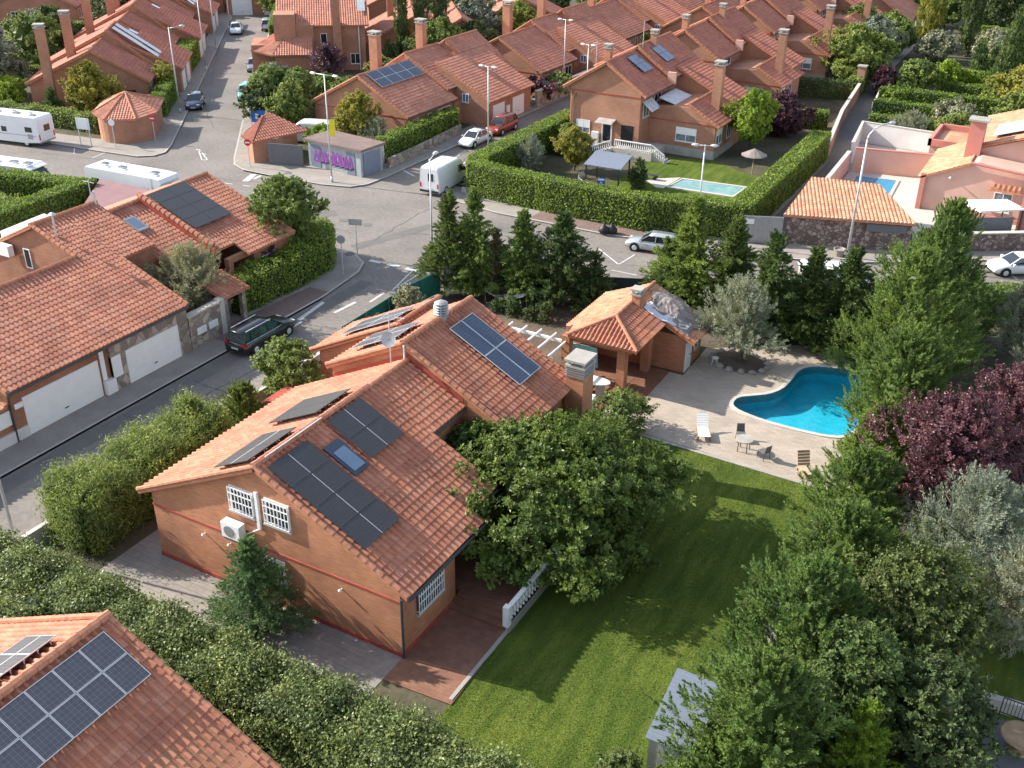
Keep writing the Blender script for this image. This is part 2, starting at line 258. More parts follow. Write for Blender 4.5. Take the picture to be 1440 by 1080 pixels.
# ------------------------------------------------------------ mesh builder
class MB:
    def __init__(s): s.v = []; s.f = []
    def poly(s, pts, flip=False):
        i = len(s.v); s.v += [tuple(p) for p in pts]; idx = list(range(i, i+len(pts)))
        s.f.append(idx[::-1] if flip else idx); return s
    def box(s, x0, x1, y0, y1, z0, z1):
        i = len(s.v); s.v += [(x0, y0, z0), (x1, y0, z0), (x1, y1, z0), (x0, y1, z0), (x0, y0, z1), (x1, y0, z1), (x1, y1, z1), (x0, y1, z1)]
        s.f += [[i+j for j in q] for q in ((0, 3, 2, 1), (4, 5, 6, 7), (0, 1, 5, 4), (1, 2, 6, 5), (2, 3, 7, 6), (3, 0, 4, 7))]; return s
    def prism(s, pts, z0, z1):
        A = 0; n = len(pts)
        for k in range(n): A += pts[k][0]*pts[(k+1) % n][1]-pts[(k+1) % n][0]*pts[k][1]
        if A < 0: pts = pts[::-1]
        g = lambda z, p: z if not callable(z) else z(*p)
        i = len(s.v); s.v += [(p[0], p[1], g(z0, p)) for p in pts]+[(p[0], p[1], g(z1, p)) for p in pts]
        s.f.append([i+k for k in range(n)][::-1]); s.f.append([i+n+k for k in range(n)])
        for k in range(n): k2 = (k+1) % n; s.f.append([i+k, i+k2, i+n+k2, i+n+k])
        return s
    def extr(s, pts3, d):
        n = len(pts3); i = len(s.v); d = Vector(d); P = [Vector(p) for p in pts3]
        nr = (P[1]-P[0]).cross(P[2]-P[1])
        if nr.dot(d) < 0: P = P[::-1]
        s.v += [tuple(p) for p in P]+[tuple(p+d) for p in P]
        s.f.append([i+k for k in range(n)][::-1]); s.f.append([i+n+k for k in range(n)])
        for k in range(n): k2 = (k+1) % n; s.f.append([i+k, i+k2, i+n+k2, i+n+k])
        return s
    def tube(s, p0, p1, r0, r1=None, n=8, cap=True):
        r1 = r0 if r1 is None else r1; p0 = Vector(p0); p1 = Vector(p1); d = (p1-p0)
        if d.length < 1e-6: return s
        d.normalize(); a = d.orthogonal().normalized(); b = d.cross(a); i = len(s.v)
        for p, r in ((p0, r0), (p1, r1)):
            for k in range(n):
                t = 2*math.pi*k/n; q = p+a*math.cos(t)*r+b*math.sin(t)*r; s.v.append(tuple(q))
        for k in range(n): k2 = (k+1) % n; s.f.append([i+k, i+k2, i+n+k2, i+n+k])
        if cap: s.f.append([i+k for k in range(n)][::-1]); s.f.append([i+n+k for k in range(n)])
        return s
    def bar(s, p0, p1, w, h):   # rectangular bar
        p0 = Vector(p0); p1 = Vector(p1); d = (p1-p0).normalized(); u = Vector((0, 0, 1))
        if abs(d.z) > 0.95: u = Vector((1, 0, 0))
        a = d.cross(u).normalized(); b = a.cross(d); i = len(s.v)
        for p in (p0, p1):
            for x, y in ((-1, -1), (1, -1), (1, 1), (-1, 1)): s.v.append(tuple(p+a*x*w/2+b*y*h/2))
        s.f += [[i+j for j in q] for q in ((0, 1, 2, 3), (7, 6, 5, 4), (0, 4, 5, 1), (1, 5, 6, 2), (2, 6, 7, 3), (3, 7, 4, 0))]; return s
    def lathe(s, c, prof, n=12, sx=1, sy=1):
        i = len(s.v)
        for r, z in prof:
            for k in range(n): t = 2*math.pi*k/n; s.v.append((c[0]+r*sx*math.cos(t), c[1]+r*sy*math.sin(t), c[2]+z))
        for j in range(len(prof)-1):
            for k in range(n): k2 = (k+1) % n; s.f.append([i+j*n+k, i+j*n+k2, i+(j+1)*n+k2, i+(j+1)*n+k])
        s.f.append([i+k for k in range(n)][::-1]); m = i+(len(prof)-1)*n; s.f.append([m+k for k in range(n)]); return s
    def grid(s, rows, closed=False):  # rows of equal length point lists
        i = len(s.v); n = len(rows[0])
        for r in rows: s.v += [tuple(p) for p in r]
        for a in range(len(rows)-1):
            for b in range(n if closed else n-1):
                b2 = (b+1) % n; s.f.append([i+a*n+b, i+a*n+b2, i+(a+1)*n+b2, i+(a+1)*n+b])
        return s
class Multi:   # collects separate pieces, each of which becomes a part of its own
    def __init__(s): s.parts = []
    def _a(s, f, *a, **k): m = MB(); getattr(m, f)(*a, **k); s.parts.append(m); return s
    def tube(s, *a, **k): return s._a('tube', *a, **k)
    def box(s, *a, **k): return s._a('box', *a, **k)
    def extr(s, *a, **k): return s._a('extr', *a, **k)
ORG = {}
def link(name, me, mat, parent):
    o = bpy.data.objects.new(name, me); C.objects.link(o)
    if mat: me.materials.append(M(mat) if isinstance(mat, str) else mat)
    if parent is not None: o.parent = parent; ORG[o] = ORG.get(parent)
    return o
def autouv(me):
    n = len(me.polygons)
    if not n: return
    uvl = me.uv_layers.new(name='UVMap'); lv = np.empty(len(me.loops), np.int32); me.loops.foreach_get('vertex_index', lv)
    co = np.empty(len(me.vertices)*3, np.float32); me.vertices.foreach_get('co', co); co = co.reshape(-1, 3)
    nr = np.empty(n*3, np.float32); me.polygons.foreach_get('normal', nr); nr = nr.reshape(-1, 3)
    lt = np.empty(n, np.int32); me.polygons.foreach_get('loop_total', lt)
    ln = np.repeat(nr, lt, axis=0); p = co[lv]
    h = np.hypot(ln[:, 0], ln[:, 1]); flat = h < 0.3; h = np.maximum(h, 1e-6)
    tx, ty = -ln[:, 1]/h, ln[:, 0]/h
    u = np.where(flat, p[:, 0], p[:, 0]*tx+p[:, 1]*ty); v = np.where(flat, p[:, 1], p[:, 2])
    uvl.data.foreach_set('uv', np.stack([u, v], 1).astype(np.float32).ravel())
def part(name, mb, mat, parent=None, smooth=False, label=None):
    me = bpy.data.meshes.new(name); org = ORG.get(parent) if parent is not None else None
    v = mb.v if org is None else [(x-org[0], y-org[1], z-org[2]) for x, y, z in mb.v]
    me.from_pydata(v, [], mb.f); me.update()
    autouv(me)
    if smooth: me.polygons.foreach_set('use_smooth', [True]*len(me.polygons))
    o = link(name, me, mat, parent)
    if label: o['label'] = label
    return o
def thing(name, label, cat, loc=(0, 0, 0), rz=0.0, group=None, absol=False):
    o = bpy.data.objects.new(name, None); C.objects.link(o); o.empty_display_size = 0.3
    o.location = loc; o.rotation_euler = (0, 0, rz); o['label'] = label; o['category'] = cat
    if group: o['group'] = group
    if absol: ORG[o] = Vector(loc)
    return o
def tagm(o, label, cat, group=None):
    o['label'] = label; o['category'] = cat
    if group: o['group'] = group
    return o
def struct(name, mb, mat, kind='structure'):
    o = part(name, mb, mat); o['kind'] = kind; return o
def dup(root, loc, rz=None, label=None, scale=None, group=None):
    r = root.copy(); C.objects.link(r); r.location = loc
    if rz is not None: r.rotation_euler = (0, 0, rz)
    if scale is not None: r.scale = (scale,)*3 if not hasattr(scale, '__len__') else scale
    if label: r['label'] = label
    if group: r['group'] = group
    for ch in list(root.children):
        c = ch.copy(); C.objects.link(c); c.parent = r
        for g in list(ch.children): d = g.copy(); C.objects.link(d); d.parent = c
    return r
def npmesh(name, V, F, mat, parent, lv=None, uv=None, smooth=False):
    me = bpy.data.meshes.new(name); k = F.shape[1]
    me.vertices.add(len(V)); me.vertices.foreach_set('co', V.astype(np.float32).ravel())
    me.loops.add(F.size); me.loops.foreach_set('vertex_index', F.astype(np.int32).ravel())
    me.polygons.add(len(F)); me.polygons.foreach_set('loop_start', np.arange(0, F.size, k, dtype=np.int32))
    try: me.polygons.foreach_set('loop_total', np.full(len(F), k, np.int32))
    except Exception: pass
    me.update(calc_edges=True)
    me.polygons.foreach_set('use_smooth', np.full(len(F), bool(smooth)))
    if lv is not None:
        a = me.attributes.new('lv', 'FLOAT', 'FACE'); a.data.foreach_set('value', lv.astype(np.float32))
    if uv is not None:
        l = me.uv_layers.new(name='UVMap'); l.data.foreach_set('uv', uv[F.ravel()].astype(np.float32).ravel())
    return link(name, me, mat, parent)
# ------------------------------------------------------------ tiled roof slopes
def slope(parent, pts, mat='tile', tw=0.30, cs=0.40, k=6, amp=0.085, step=0.032, thick=0.14, name='roof_slope', slabmat='terracotta'):
    """pts: planar polygon, first edge is the eave (either direction). Real barrel tiles as relief."""
    P = [np.array(p, float) for p in pts]
    org = ORG.get(parent)
    if org is not None: P = [p-np.array(org) for p in P]
    nrm = np.zeros(3)
    for i in range(len(P)): nrm += np.cross(P[i]-P[0], P[(i+1) % len(P)]-P[0])
    nrm /= np.linalg.norm(nrm)
    if nrm[2] < 0: nrm = -nrm
    e = P[1]-P[0]; e /= np.linalg.norm(e); s = np.cross(nrm, e)
    if s[2] < 0: e = -e; s = -s
    o = P[0]; U = np.array([(p-o) @ e for p in P]); Vv = np.array([(p-o) @ s for p in P])
    u0, u1 = U.min(), U.max(); nt = max(1, int(round((u1-u0)/tw))); n = nt*k+1
    us = np.linspace(u0, u1, n); eps = 1e-4
    lo = np.full(n, 1e9); hi = np.full(n, -1e9)
    for i in range(len(P)):
        j = (i+1) % len(P); a, b = U[i], U[j]
        if abs(a-b) < 1e-9: continue
        uu = np.clip(us, u0+eps, u1-eps); m = (uu >= min(a, b)-1e-9) & (uu <= max(a, b)+1e-9)
        vv = Vv[i]+(uu-a)/(b-a)*(Vv[j]-Vv[i])
        lo = np.where(m, np.minimum(lo, vv), lo); hi = np.where(m, np.maximum(hi, vv), hi)
    vmin, vmax = Vv.min(), Vv.max(); nc = max(1, int(math.ceil((vmax-vmin)/cs)))
    ph = (us-u0)/(u1-u0)*nt; fr = ph-np.floor(ph)
    bar = np.where(fr < 0.62, np.sin(np.clip(fr/0.62, 0, 1)*math.pi)**0.8, 0.0)*amp
    if k <= 4: bar = np.sin(fr*math.pi)**1.0*amp*0.9
    rows = []; tv = []; saw = []
    for c in range(nc):
        for (vv, h) in ((vmin+c*cs, step), (vmin+(c+1)*cs-0.012, 0.0)): rows.append(vv); saw.append(h); tv.append(c+0.5)
    rows = np.array(rows); saw = np.array(saw); tv = np.array(tv)
    rr = np.clip(rows[:, None], lo[None, :], hi[None, :])
    hh = saw[:, None]+bar[None, :]+0.01
    V = o+e*us[None, :, None]+s*rr[:, :, None]+nrm*hh[:, :, None]
    # front lip at the eave
    lip = o+e*us[:, None]+s*lo[:, None]+nrm*(-0.03)
    V = np.concatenate([lip[None], V], 0); nr = V.shape[0]
    uv = np.zeros((nr, n, 2)); uv[:, :, 0] = np.clip(ph, 0, nt-0.001)[None]; uv[1:, :, 1] = tv[:, None]; uv[0, :, 1] = 0.5
    # make uv columns constant inside a tile by sampling slightly inside
    idx = np.arange(nr*n).reshape(nr, n)
    F = np.stack([idx[:-1, :-1], idx[:-1, 1:], idx[1:, 1:], idx[1:, :-1]], -1).reshape(-1, 4)
    Vf = V.reshape(-1, 3)
    # drop collapsed faces
    a = Vf[F]; ar = np.linalg.norm(np.cross(a[:, 2]-a[:, 0], a[:, 3]-a[:, 1]), axis=1); F = F[ar > 1e-6]
    ob = npmesh(name, Vf, F, mat, parent, uv=uv.reshape(-1, 2))
    mb = MB(); mb.extr([tuple(p-nrm*0.01) for p in P], tuple(-nrm*thick))
    me = bpy.data.meshes.new('roof_board'); me.from_pydata(mb.v, [], mb.f); me.update(); autouv(me)
    link('roof_board', me, slabmat, ob)
    return ob
def caps(mb, p0, p1, r=0.13, seg=0.42):   # overlapping half-round cap tiles along a line
    if isinstance(mb, Multi): m = MB(); caps(m, p0, p1, r, seg); mb.parts.append(m); return mb
    p0 = Vector(p0); p1 = Vector(p1); L = (p1-p0).length; n = max(1, int(round(L/seg))); d = (p1-p0)/n
    for i in range(n):
        a = p0+d*i; mb.tube(a, a+d*1.08, r, r*0.82, 8)
    return mb
# ------------------------------------------------------------ foliage
def unit(a): return a/np.maximum(np.linalg.norm(a, axis=-1, keepdims=True), 1e-9)
def diamonds(c, d, nrm, L, W, fold=0.0):
    """one leaf = one diamond quad: centre c, axis d, normal nrm"""
    t = unit(np.cross(nrm, d)); n = np.cross(d, t); L = L[:, None]; W = W[:, None]
    V = np.stack([c-d*L/2, c+t*W/2+n*W*fold, c+d*L/2, c-t*W/2+n*W*fold], 1).reshape(-1, 3)
    F = np.arange(len(V)).reshape(-1, 4); return V, F
PROF = {
 'round': lambda t: np.sqrt(np.clip(1-(2*t-1)**2, 0, 1)),
 'dome': lambda t: np.where(t < 0.35, 0.72+0.28*np.sin(t/0.35*math.pi/2), np.sqrt(np.clip(1-((t-0.35)/0.66)**2, 0, 1))),
 'cone': lambda t: np.minimum(1, t*8+0.55)*(1-t)**0.85+0.03,
 'plumpcone': lambda t: np.minimum(1, t*5+0.6)*np.sqrt(np.clip(1-t**1.7, 0, 1)),
 'column': lambda t: np.minimum(1, t*6+0.4)*np.clip(1-t**3.5, 0, 1),
 'vase': lambda t: (0.45+0.6*t)*np.sqrt(np.clip(1-np.clip((t-0.6)/0.41, 0, 1)**2, 0, 1))+0.02,
}
def crown(rng, H0, H1, Rr, prof, npl, plen, nleaf, L, W, up=0.5, spread=0.35, lump=0.22, inner=0.5, fold=0.15, core=0.62, droop=0.0, sx=1.0, leafdir=0.6, clus=9, cr=0.5):
    """many leaf-sized faces gathered in plumes spread through the crown's volume, plus a rough inner mass"""
    f = PROF[prof]; ncl = max(6, int(npl/clus)); t = rng.random(ncl)
    w = f(t); keep = rng.random(ncl) < (w/w.max())*0.85+0.15; t = t[keep]; ncl = len(t); phc = rng.random(ncl)*2*math.pi; qc = 1-(1-inner)*rng.random(ncl)**1.8; hue = rng.random(ncl)
    H_ = H1-H0; ci = np.repeat(np.arange(ncl), clus); n = len(ci); t = np.clip(t[ci]+rng.normal(0, cr*.55, n)/H_, 0.0, .995); ph = phc[ci]+rng.normal(0, cr, n)/np.maximum(Rr*f(t), .5)
    def lumpf(ph, t):
        r = np.ones_like(ph)
        for (a, b, c, m) in LP: r = r+lump*0.5*np.sin(a*ph+b*t*6+c)*m
        return r
    LP = [(rng.integers(1, 3), rng.uniform(.5, 1.5), rng.uniform(0, 6), 1.0), (rng.integers(2, 5), rng.uniform(.8, 2), rng.uniform(0, 6), 0.8), (rng.integers(4, 7), rng.uniform(1, 3), rng.uniform(0, 6), 0.5)]
    q = qc[ci]*rng.uniform(0.88, 1.08, n)
    if core > 0:   # a second, inner shell of plumes fills the gaps between the clumps
        m_ = int(n*.55); sel = rng.integers(0, n, m_); ti = rng.random(m_)*.96; t = np.concatenate([t, ti]); ph = np.concatenate([ph, rng.random(m_)*6.283]); q = np.concatenate([q, rng.uniform(core*.95, core*1.25, m_)]); ci = np.concatenate([ci, ci[sel]]); n += m_
    q = np.where(t > .72, q*np.sqrt(np.clip(rng.random(n)+(.95-t)*1.5, 0, 1)), q)
    r = Rr*f(t)*lumpf(ph, t)*q
    H = H1-H0; base = np.stack([np.cos(ph)*r*sx, np.sin(ph)*r, H0+t*H], 1)
    slope_out = np.stack([np.cos(ph), np.sin(ph), np.zeros(n)], 1)
    ax = slope_out*(1-up)+np.array([0, 0, 1.0])*(up+ (0.5*(2*t-1) if prof in ('round', 'dome') else 0*t))[:, None]+rng.normal(0, 0.22, (n, 3)); ax[:, 2] -= droop
    if prof in ('cone', 'plumpcone'): ax[:, 2] += 1.2*np.clip(t-.7, 0, 1)*2
    ax = unit(ax)
    pl = plen*rng.uniform(0.65, 1.35, n)*(1-(0.5*t if prof in ('cone', 'plumpcone') else 0))
    # leaves
    k = nleaf; s = rng.random((n, k))**0.8
    rad = unit(rng.normal(0, 1, (n, k, 3))); rad -= (rad*ax[:, None]).sum(-1, keepdims=True)*ax[:, None]; rad = unit(rad)
    c = base[:, None]+ax[:, None]*(s*pl[:, None])[..., None]+rad*((1-s*0.85)*spread*pl[:, None]*rng.random((n, k)))[..., None]
    d = unit(ax[:, None]*leafdir+rad*(1-leafdir)+rng.normal(0, 0.18, (n, k, 3)))
    nn = unit(ax[:, None]*0.5+slope_out[:, None]*0.4+np.array([0, 0, 0.5])+rng.normal(0, 0.45, (n, k, 3)))
    c = c.reshape(-1, 3); d = d.reshape(-1, 3); nn = nn.reshape(-1, 3)
    N = len(c); V, F = diamonds(c, d, nn, L*rng.uniform(0.7, 1.3, N), W*rng.uniform(0.7, 1.3, N), fold)
    lv = np.clip(np.repeat(hue[ci]*.6+rng.random(n)*.4, k)*0.55+rng.random(N)*0.45, 0, 1)
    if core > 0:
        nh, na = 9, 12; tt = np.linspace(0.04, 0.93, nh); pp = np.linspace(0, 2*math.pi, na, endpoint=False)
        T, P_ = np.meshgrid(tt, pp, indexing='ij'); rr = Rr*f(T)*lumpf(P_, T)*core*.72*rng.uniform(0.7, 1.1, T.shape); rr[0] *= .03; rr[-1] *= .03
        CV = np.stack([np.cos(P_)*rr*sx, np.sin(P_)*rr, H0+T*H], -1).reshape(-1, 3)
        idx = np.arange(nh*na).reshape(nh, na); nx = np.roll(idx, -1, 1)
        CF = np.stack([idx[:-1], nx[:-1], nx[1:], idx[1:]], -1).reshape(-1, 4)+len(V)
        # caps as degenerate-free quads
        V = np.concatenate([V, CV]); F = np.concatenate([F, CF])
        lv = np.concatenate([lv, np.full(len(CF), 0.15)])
    return V, F, lv
def trunk_mb(rng, h, r, crownR=0, H0=0, limbs=5, lean=0.03):
    mb = MB(); p = Vector((0, 0, -0.1)); rad = r; n = 5
    for i in range(n):
        q = p+Vector((rng.normal(0, lean)*h, rng.normal(0, lean)*h, (h+0.1)/n)); mb.tube(p, q, rad, rad*0.82, 8); p = q; rad *= 0.82
    for i in range(limbs):
        a = 2*math.pi*i/max(1, limbs)+rng.uniform(-.4, .4); z = h*rng.uniform(0.35, 0.75)
        e = Vector((math.cos(a)*crownR*0.6, math.sin(a)*crownR*0.6, z+crownR*0.5)); mb.tube((0, 0, z), e*0.5+Vector((0, 0, z*0.5)), r*0.45, r*0.3, 6); mb.tube(e*0.5+Vector((0, 0, z*0.5)), e, r*0.3, r*0.12, 6)
    return mb
KIND = {  # H0 fraction, prof, plumes per m2, plume length, leaves, L, W, up, spread, extra
 'fir': dict(prof='cone', pd=16, plen=0.7, nleaf=40, L=0.17, W=0.05, up=0.2, spread=0.34, lump=0.25, core=0.25, inner=0.3, leafdir=0.6, clus=8, cr=.22),
 'leyland': dict(prof='plumpcone', pd=13, plen=0.85, nleaf=60, L=0.15, W=0.045, up=0.55, spread=0.26, lump=0.42, core=0.5, inner=0.45, leafdir=0.6, clus=10, cr=.3),
 'broad': dict(prof='round', pd=6, plen=0.55, nleaf=26, L=0.24, W=0.15, up=0.4, spread=0.75, lump=0.32, core=0.5, inner=0.45, leafdir=0.3),
 'fig': dict(prof='dome', pd=13, plen=0.5, nleaf=26, L=0.21, W=0.12, up=0.45, spread=0.85, lump=0.3, core=0.66, inner=0.62, leafdir=0.35, clus=10, cr=.4),
 'small': dict(prof='round', pd=12, plen=0.4, nleaf=24, L=0.16, W=0.09, up=0.45, spread=0.7, lump=0.3, core=0.5, inner=0.4, leafdir=0.4),
 'olive': dict(prof='round', pd=11, plen=0.7, nleaf=42, L=0.15, W=0.035, up=0.55, spread=0.42, lump=0.42, core=0.25, inner=0.25, leafdir=0.6),
 'plum': dict(prof='round', pd=11, plen=0.65, nleaf=40, L=0.13, W=0.075, up=0.55, spread=0.45, lump=0.38, core=0.3, inner=0.25, leafdir=0.35),
 'cypress': dict(prof='column', pd=16, plen=0.5, nleaf=22, L=0.16, W=0.05, up=0.88, spread=0.3, lump=0.15, core=0.75, inner=0.7, leafdir=0.7),
 'far': dict(prof='round', pd=4.5, plen=0.6, nleaf=20, L=0.34, W=0.2, up=0.45, spread=0.7, lump=0.34, core=0.65, inner=0.55, leafdir=0.3),
 'farcol': dict(prof='column', pd=6, plen=0.6, nleaf=18, L=0.3, W=0.1, up=0.85, spread=0.3, lump=0.12, core=0.8, inner=0.75, leafdir=0.7),
}
def tree(name, label, cat, x, y, h, Rr, kind, leaf, seed, h0=None, group=None, base=0.0, sx=1.0, dens=1.0, lscale=1.0, trunk=True, barkm='bark'):
    rng = np.random.default_rng(seed); k = dict(KIND[kind]); pd = k.pop('pd')*dens
    if h0 is None: h0 = {'fir': 0.08, 'leyland': 0.02, 'fig': 0.12, 'cypress': 0.03, 'farcol': .03}.get(kind, 0.25)*h
    area = 2*math.pi*Rr*(h-h0)*0.75+math.pi*Rr*Rr*0.5
    k['L'] *= lscale; k['W'] *= lscale
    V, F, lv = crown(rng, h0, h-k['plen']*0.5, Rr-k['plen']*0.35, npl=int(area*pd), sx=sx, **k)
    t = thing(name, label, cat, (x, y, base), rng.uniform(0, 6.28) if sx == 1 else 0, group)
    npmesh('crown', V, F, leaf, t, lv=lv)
    if trunk: part('trunk', trunk_mb(rng, h0+(h-h0)*0.6, 0.05+0.018*h, Rr, h0, 5 if kind not in ('fir', 'leyland', 'cypress', 'farcol') else 0), barkm, t, smooth=True)
    return t
def hedge(name, label, path, w, h, leaf, seed, dens=110, L=0.14, W=0.08, bump=0.06, group=None, cat='hedge', base=0.0, lv0=0.0, wild=0.0, closed=False, jag=0.0):
    """a hedge swept along a path: leaves over its sides and top, an added solid dark core inside"""
    rng = np.random.default_rng(seed); org = Vector((path[0][0], path[0][1], base)); t = thing(name, label, cat, org, 0, group)
    C_, N_ = [], []; core = MB()
    pts = [np.array(p, float)-np.array([org.x, org.y]) for p in path]
    segs = list(zip(pts[:-1], pts[1:]))+([(pts[-1], pts[0])] if closed else [])
    hv = h if callable(h) else (lambda s: h); Ltot = 0
    ring = []
    for si, (a, b) in enumerate(segs):
        d = b-a; Ls = np.linalg.norm(d); d = d/Ls
        if si > 0: q = a-segs[si-1][0]; q = q/np.linalg.norm(q); a = a-d*w/2*abs(math.tan(math.acos(np.clip(q@d, -1, 1))/2))
        if si < len(segs)-1: q = segs[si+1][1]-b; q = q/np.linalg.norm(q); b = b+d*w/2*abs(math.tan(math.acos(np.clip(q@d, -1, 1))/2))
        Ls = np.linalg.norm(b-a); nn = np.array([-d[1], d[0]]); ext = 0
        hm = hv(Ltot+Ls/2)
        def add(n, fn):
            n = max(1, int(n)); C, N = fn(rng.random(n), rng.random(n)); C_.append(C); N_.append(N)
        def P3(xy, z): return np.concatenate([xy, z[:, None]], 1)
        def bulge(s, v): return 1+wild*(np.sin(s*1.7+seed)+0.6*np.sin(s*3.9+seed*2+v*3))*0.5
        for sg in (-1, 1):
            def side(u, v, sg=sg):
                s = u*Ls; H = np.vectorize(hv)(Ltot+s)*bulge(s+Ltot, 0*s); off = w/2*bulge(s+Ltot+3*sg, v*2)
                xy = a+d*s[:, None]+nn*(sg*off)[:, None]; return P3(xy, v*H), P3(np.tile(nn*sg, (len(u), 1)), np.full(len(u), 0.35))
            add(Ls*hm*dens, side)
        def top(u, v):
            s = u*Ls; H = np.vectorize(hv)(Ltot+s)*bulge(s+Ltot, 0*s); xy = a+d*s[:, None]+nn*((v-0.5)*w)[:, None]
            return P3(xy, H), np.tile([0, 0, 1.0], (len(u), 1))
        add(Ls*w*dens*1.1, top)
        if not closed and si in (0, len(segs)-1):
            for e, sg in ((a, -1), (b, 1)):
                if (si == 0 and sg == -1) or (si == len(segs)-1 and sg == 1):
                    def endf(u, v, e=e, sg=sg): return P3(e+nn*((u-0.5)*w)[:, None], v*hm), P3(np.tile(d*sg, (len(u), 1)), np.full(len(u), 0.3))
                    add(w*hm*dens, endf)
        n = max(1, int(Ls/1.5))
        for i in range(n):
            A_ = a+d*Ls*i/n; B_ = a+d*Ls*(i+1)/n; H = hv(Ltot+Ls*(i+.5)/n)*float(bulge(np.array([Ltot+Ls*(i+.5)/n]), np.array([0.]))[0])-0.14-wild*1.0; ww = (w/2-0.1)*(1-wild*1.2)
            core.prism([tuple(A_-nn*ww), tuple(B_-nn*ww), tuple(B_+nn*ww), tuple(A_+nn*ww)], -0.05, H+0.013*((i+si) % 2))
        Ltot += Ls
    C = np.concatenate(C_); N = np.concatenate(N_); n = len(C)
    lo = np.sin(C[:, 0]*2.1+C[:, 2]*1.3+seed)*np.sin(C[:, 1]*2.3+C[:, 2]*2.1)
    C = C+unit(N)*(rng.normal(0, bump, n)+lo*bump*0.8+rng.random(n)**6*jag)[:, None]
    nr = unit(N+rng.normal(0, 0.55, (n, 3))); d = unit(np.cross(nr, rng.normal(0, 1, (n, 3)))+np.array([0, 0, 0.3])+N*0.25)
    V, F = diamonds(C, d, nr, L*rng.uniform(.7, 1.35, n), W*rng.uniform(.7, 1.35, n), 0.15)
    V[:, 2] = np.maximum(V[:, 2], 0.0)
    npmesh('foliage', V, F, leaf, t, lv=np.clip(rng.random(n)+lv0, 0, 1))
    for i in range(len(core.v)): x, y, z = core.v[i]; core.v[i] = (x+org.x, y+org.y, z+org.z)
    ORG[t] = org; part('dark_core', core, 'leaf_dark', t)  # solid dark core added to keep the foliage from showing through
    return t
# ------------------------------------------------------------ windows and doors; n is the outward axis '+x','-x','+y','-y'
def frame3(n, c):
    cx, cy, cz = c; O_ = Vector(c)
    ax = {'+x': (Vector((0, 1, 0)), Vector((1, 0, 0))), '-x': (Vector((0, -1, 0)), Vector((-1, 0, 0))), '+y': (Vector((-1, 0, 0)), Vector((0, 1, 0))), '-y': (Vector((1, 0, 0)), Vector((0, -1, 0)))}[n]
    return O_, ax[0], ax[1]
def pbox(mb, fr, u0, u1, z0, z1, d0, d1):
    O_, U, D = fr; P = []
    for z in (z0, z1):
        for u, d in ((u0, d0), (u1, d0), (u1, d1), (u0, d1)): P.append(tuple(O_+U*u+D*d+Vector((0, 0, z))))
    i = len(mb.v); mb.v += P; mb.f += [[i+j for j in q] for q in ((0, 1, 2, 3), (7, 6, 5, 4), (0, 4, 5, 1), (1, 5, 6, 2), (2, 6, 7, 3), (3, 7, 4, 0))]
def window(parent, n, c, w_, h_, panes=2, mat='white', glass='glass', grille=False, sill=True, shutter=0.0, ft=0.06, name='window'):
    """c = bottom centre of the opening on the wall face"""
    fr = frame3(n, c); f = MB()
    for (a, b, z0, z1) in ((-w_/2, -w_/2+ft, 0, h_), (w_/2-ft, w_/2, 0, h_), (-w_/2+ft, w_/2-ft, 0, ft), (-w_/2+ft, w_/2-ft, h_-ft, h_)): pbox(f, fr, a, b, z0, z1, -0.02, 0.05)
    for i in range(1, panes): u = -w_/2+w_*i/panes; pbox(f, fr, u-ft*0.5, u+ft*0.5, ft, h_-ft, -0.02, 0.045)
    o = part(name, f, mat, parent)
    g = MB(); pbox(g, fr, -w_/2+ft, w_/2-ft, ft, h_-ft, 0.004, 0.015); part('pane', g, glass, o)
    if sill: s = MB(); pbox(s, fr, -w_/2-0.08, w_/2+0.08, -0.07, -0.003, -0.02, 0.14); part('sill', s, 'pale_stone', o)
    if shutter: s = MB(); pbox(s, fr, -w_/2+ft, w_/2-ft, h_*(1-shutter), h_-ft, 0.017, 0.035); part('shutter', s, 'white', o)
    if grille:
        s = MB(); k = max(4, int(w_/0.16)); e = 0.018; d = 0.12
        for i in range(k+1): u = -w_/2+w_*i/k; pbox(s, fr, u-e, u+e, 0.02, h_-0.02, d, d+0.025)
        for z in (0.02, h_*0.42, h_*0.72, h_-0.05): pbox(s, fr, -w_/2, w_/2, z, z+0.04, d-0.005, d+0.03)
        O_, U, D = fr
        for i in range(k):
            u = -w_/2+w_*(i+.5)/k; r = w_/k*0.5
            for (za, zb) in ((h_*0.74, h_-0.05),):
                for j in range(8):
                    a0, a1 = math.pi*2*j/8, math.pi*2*(j+1)/8; zc = (za+zb)/2; rz = (zb-za)/2
                    s.tube(O_+U*(u+r*math.cos(a0))+D*(d+.01)+Vector((0, 0, zc+rz*math.sin(a0))), O_+U*(u+r*math.cos(a1))+D*(d+.01)+Vector((0, 0, zc+rz*math.sin(a1))), 0.014, n=4)
        for (u, z) in ((-w_/2, 0.1), (w_/2, 0.1), (-w_/2, h_-.1), (w_/2, h_-.1)): pbox(s, fr, u-0.015, u+0.015, z, z+.03, 0.0, d)
        part('grille', s, 'white', o)
    return o
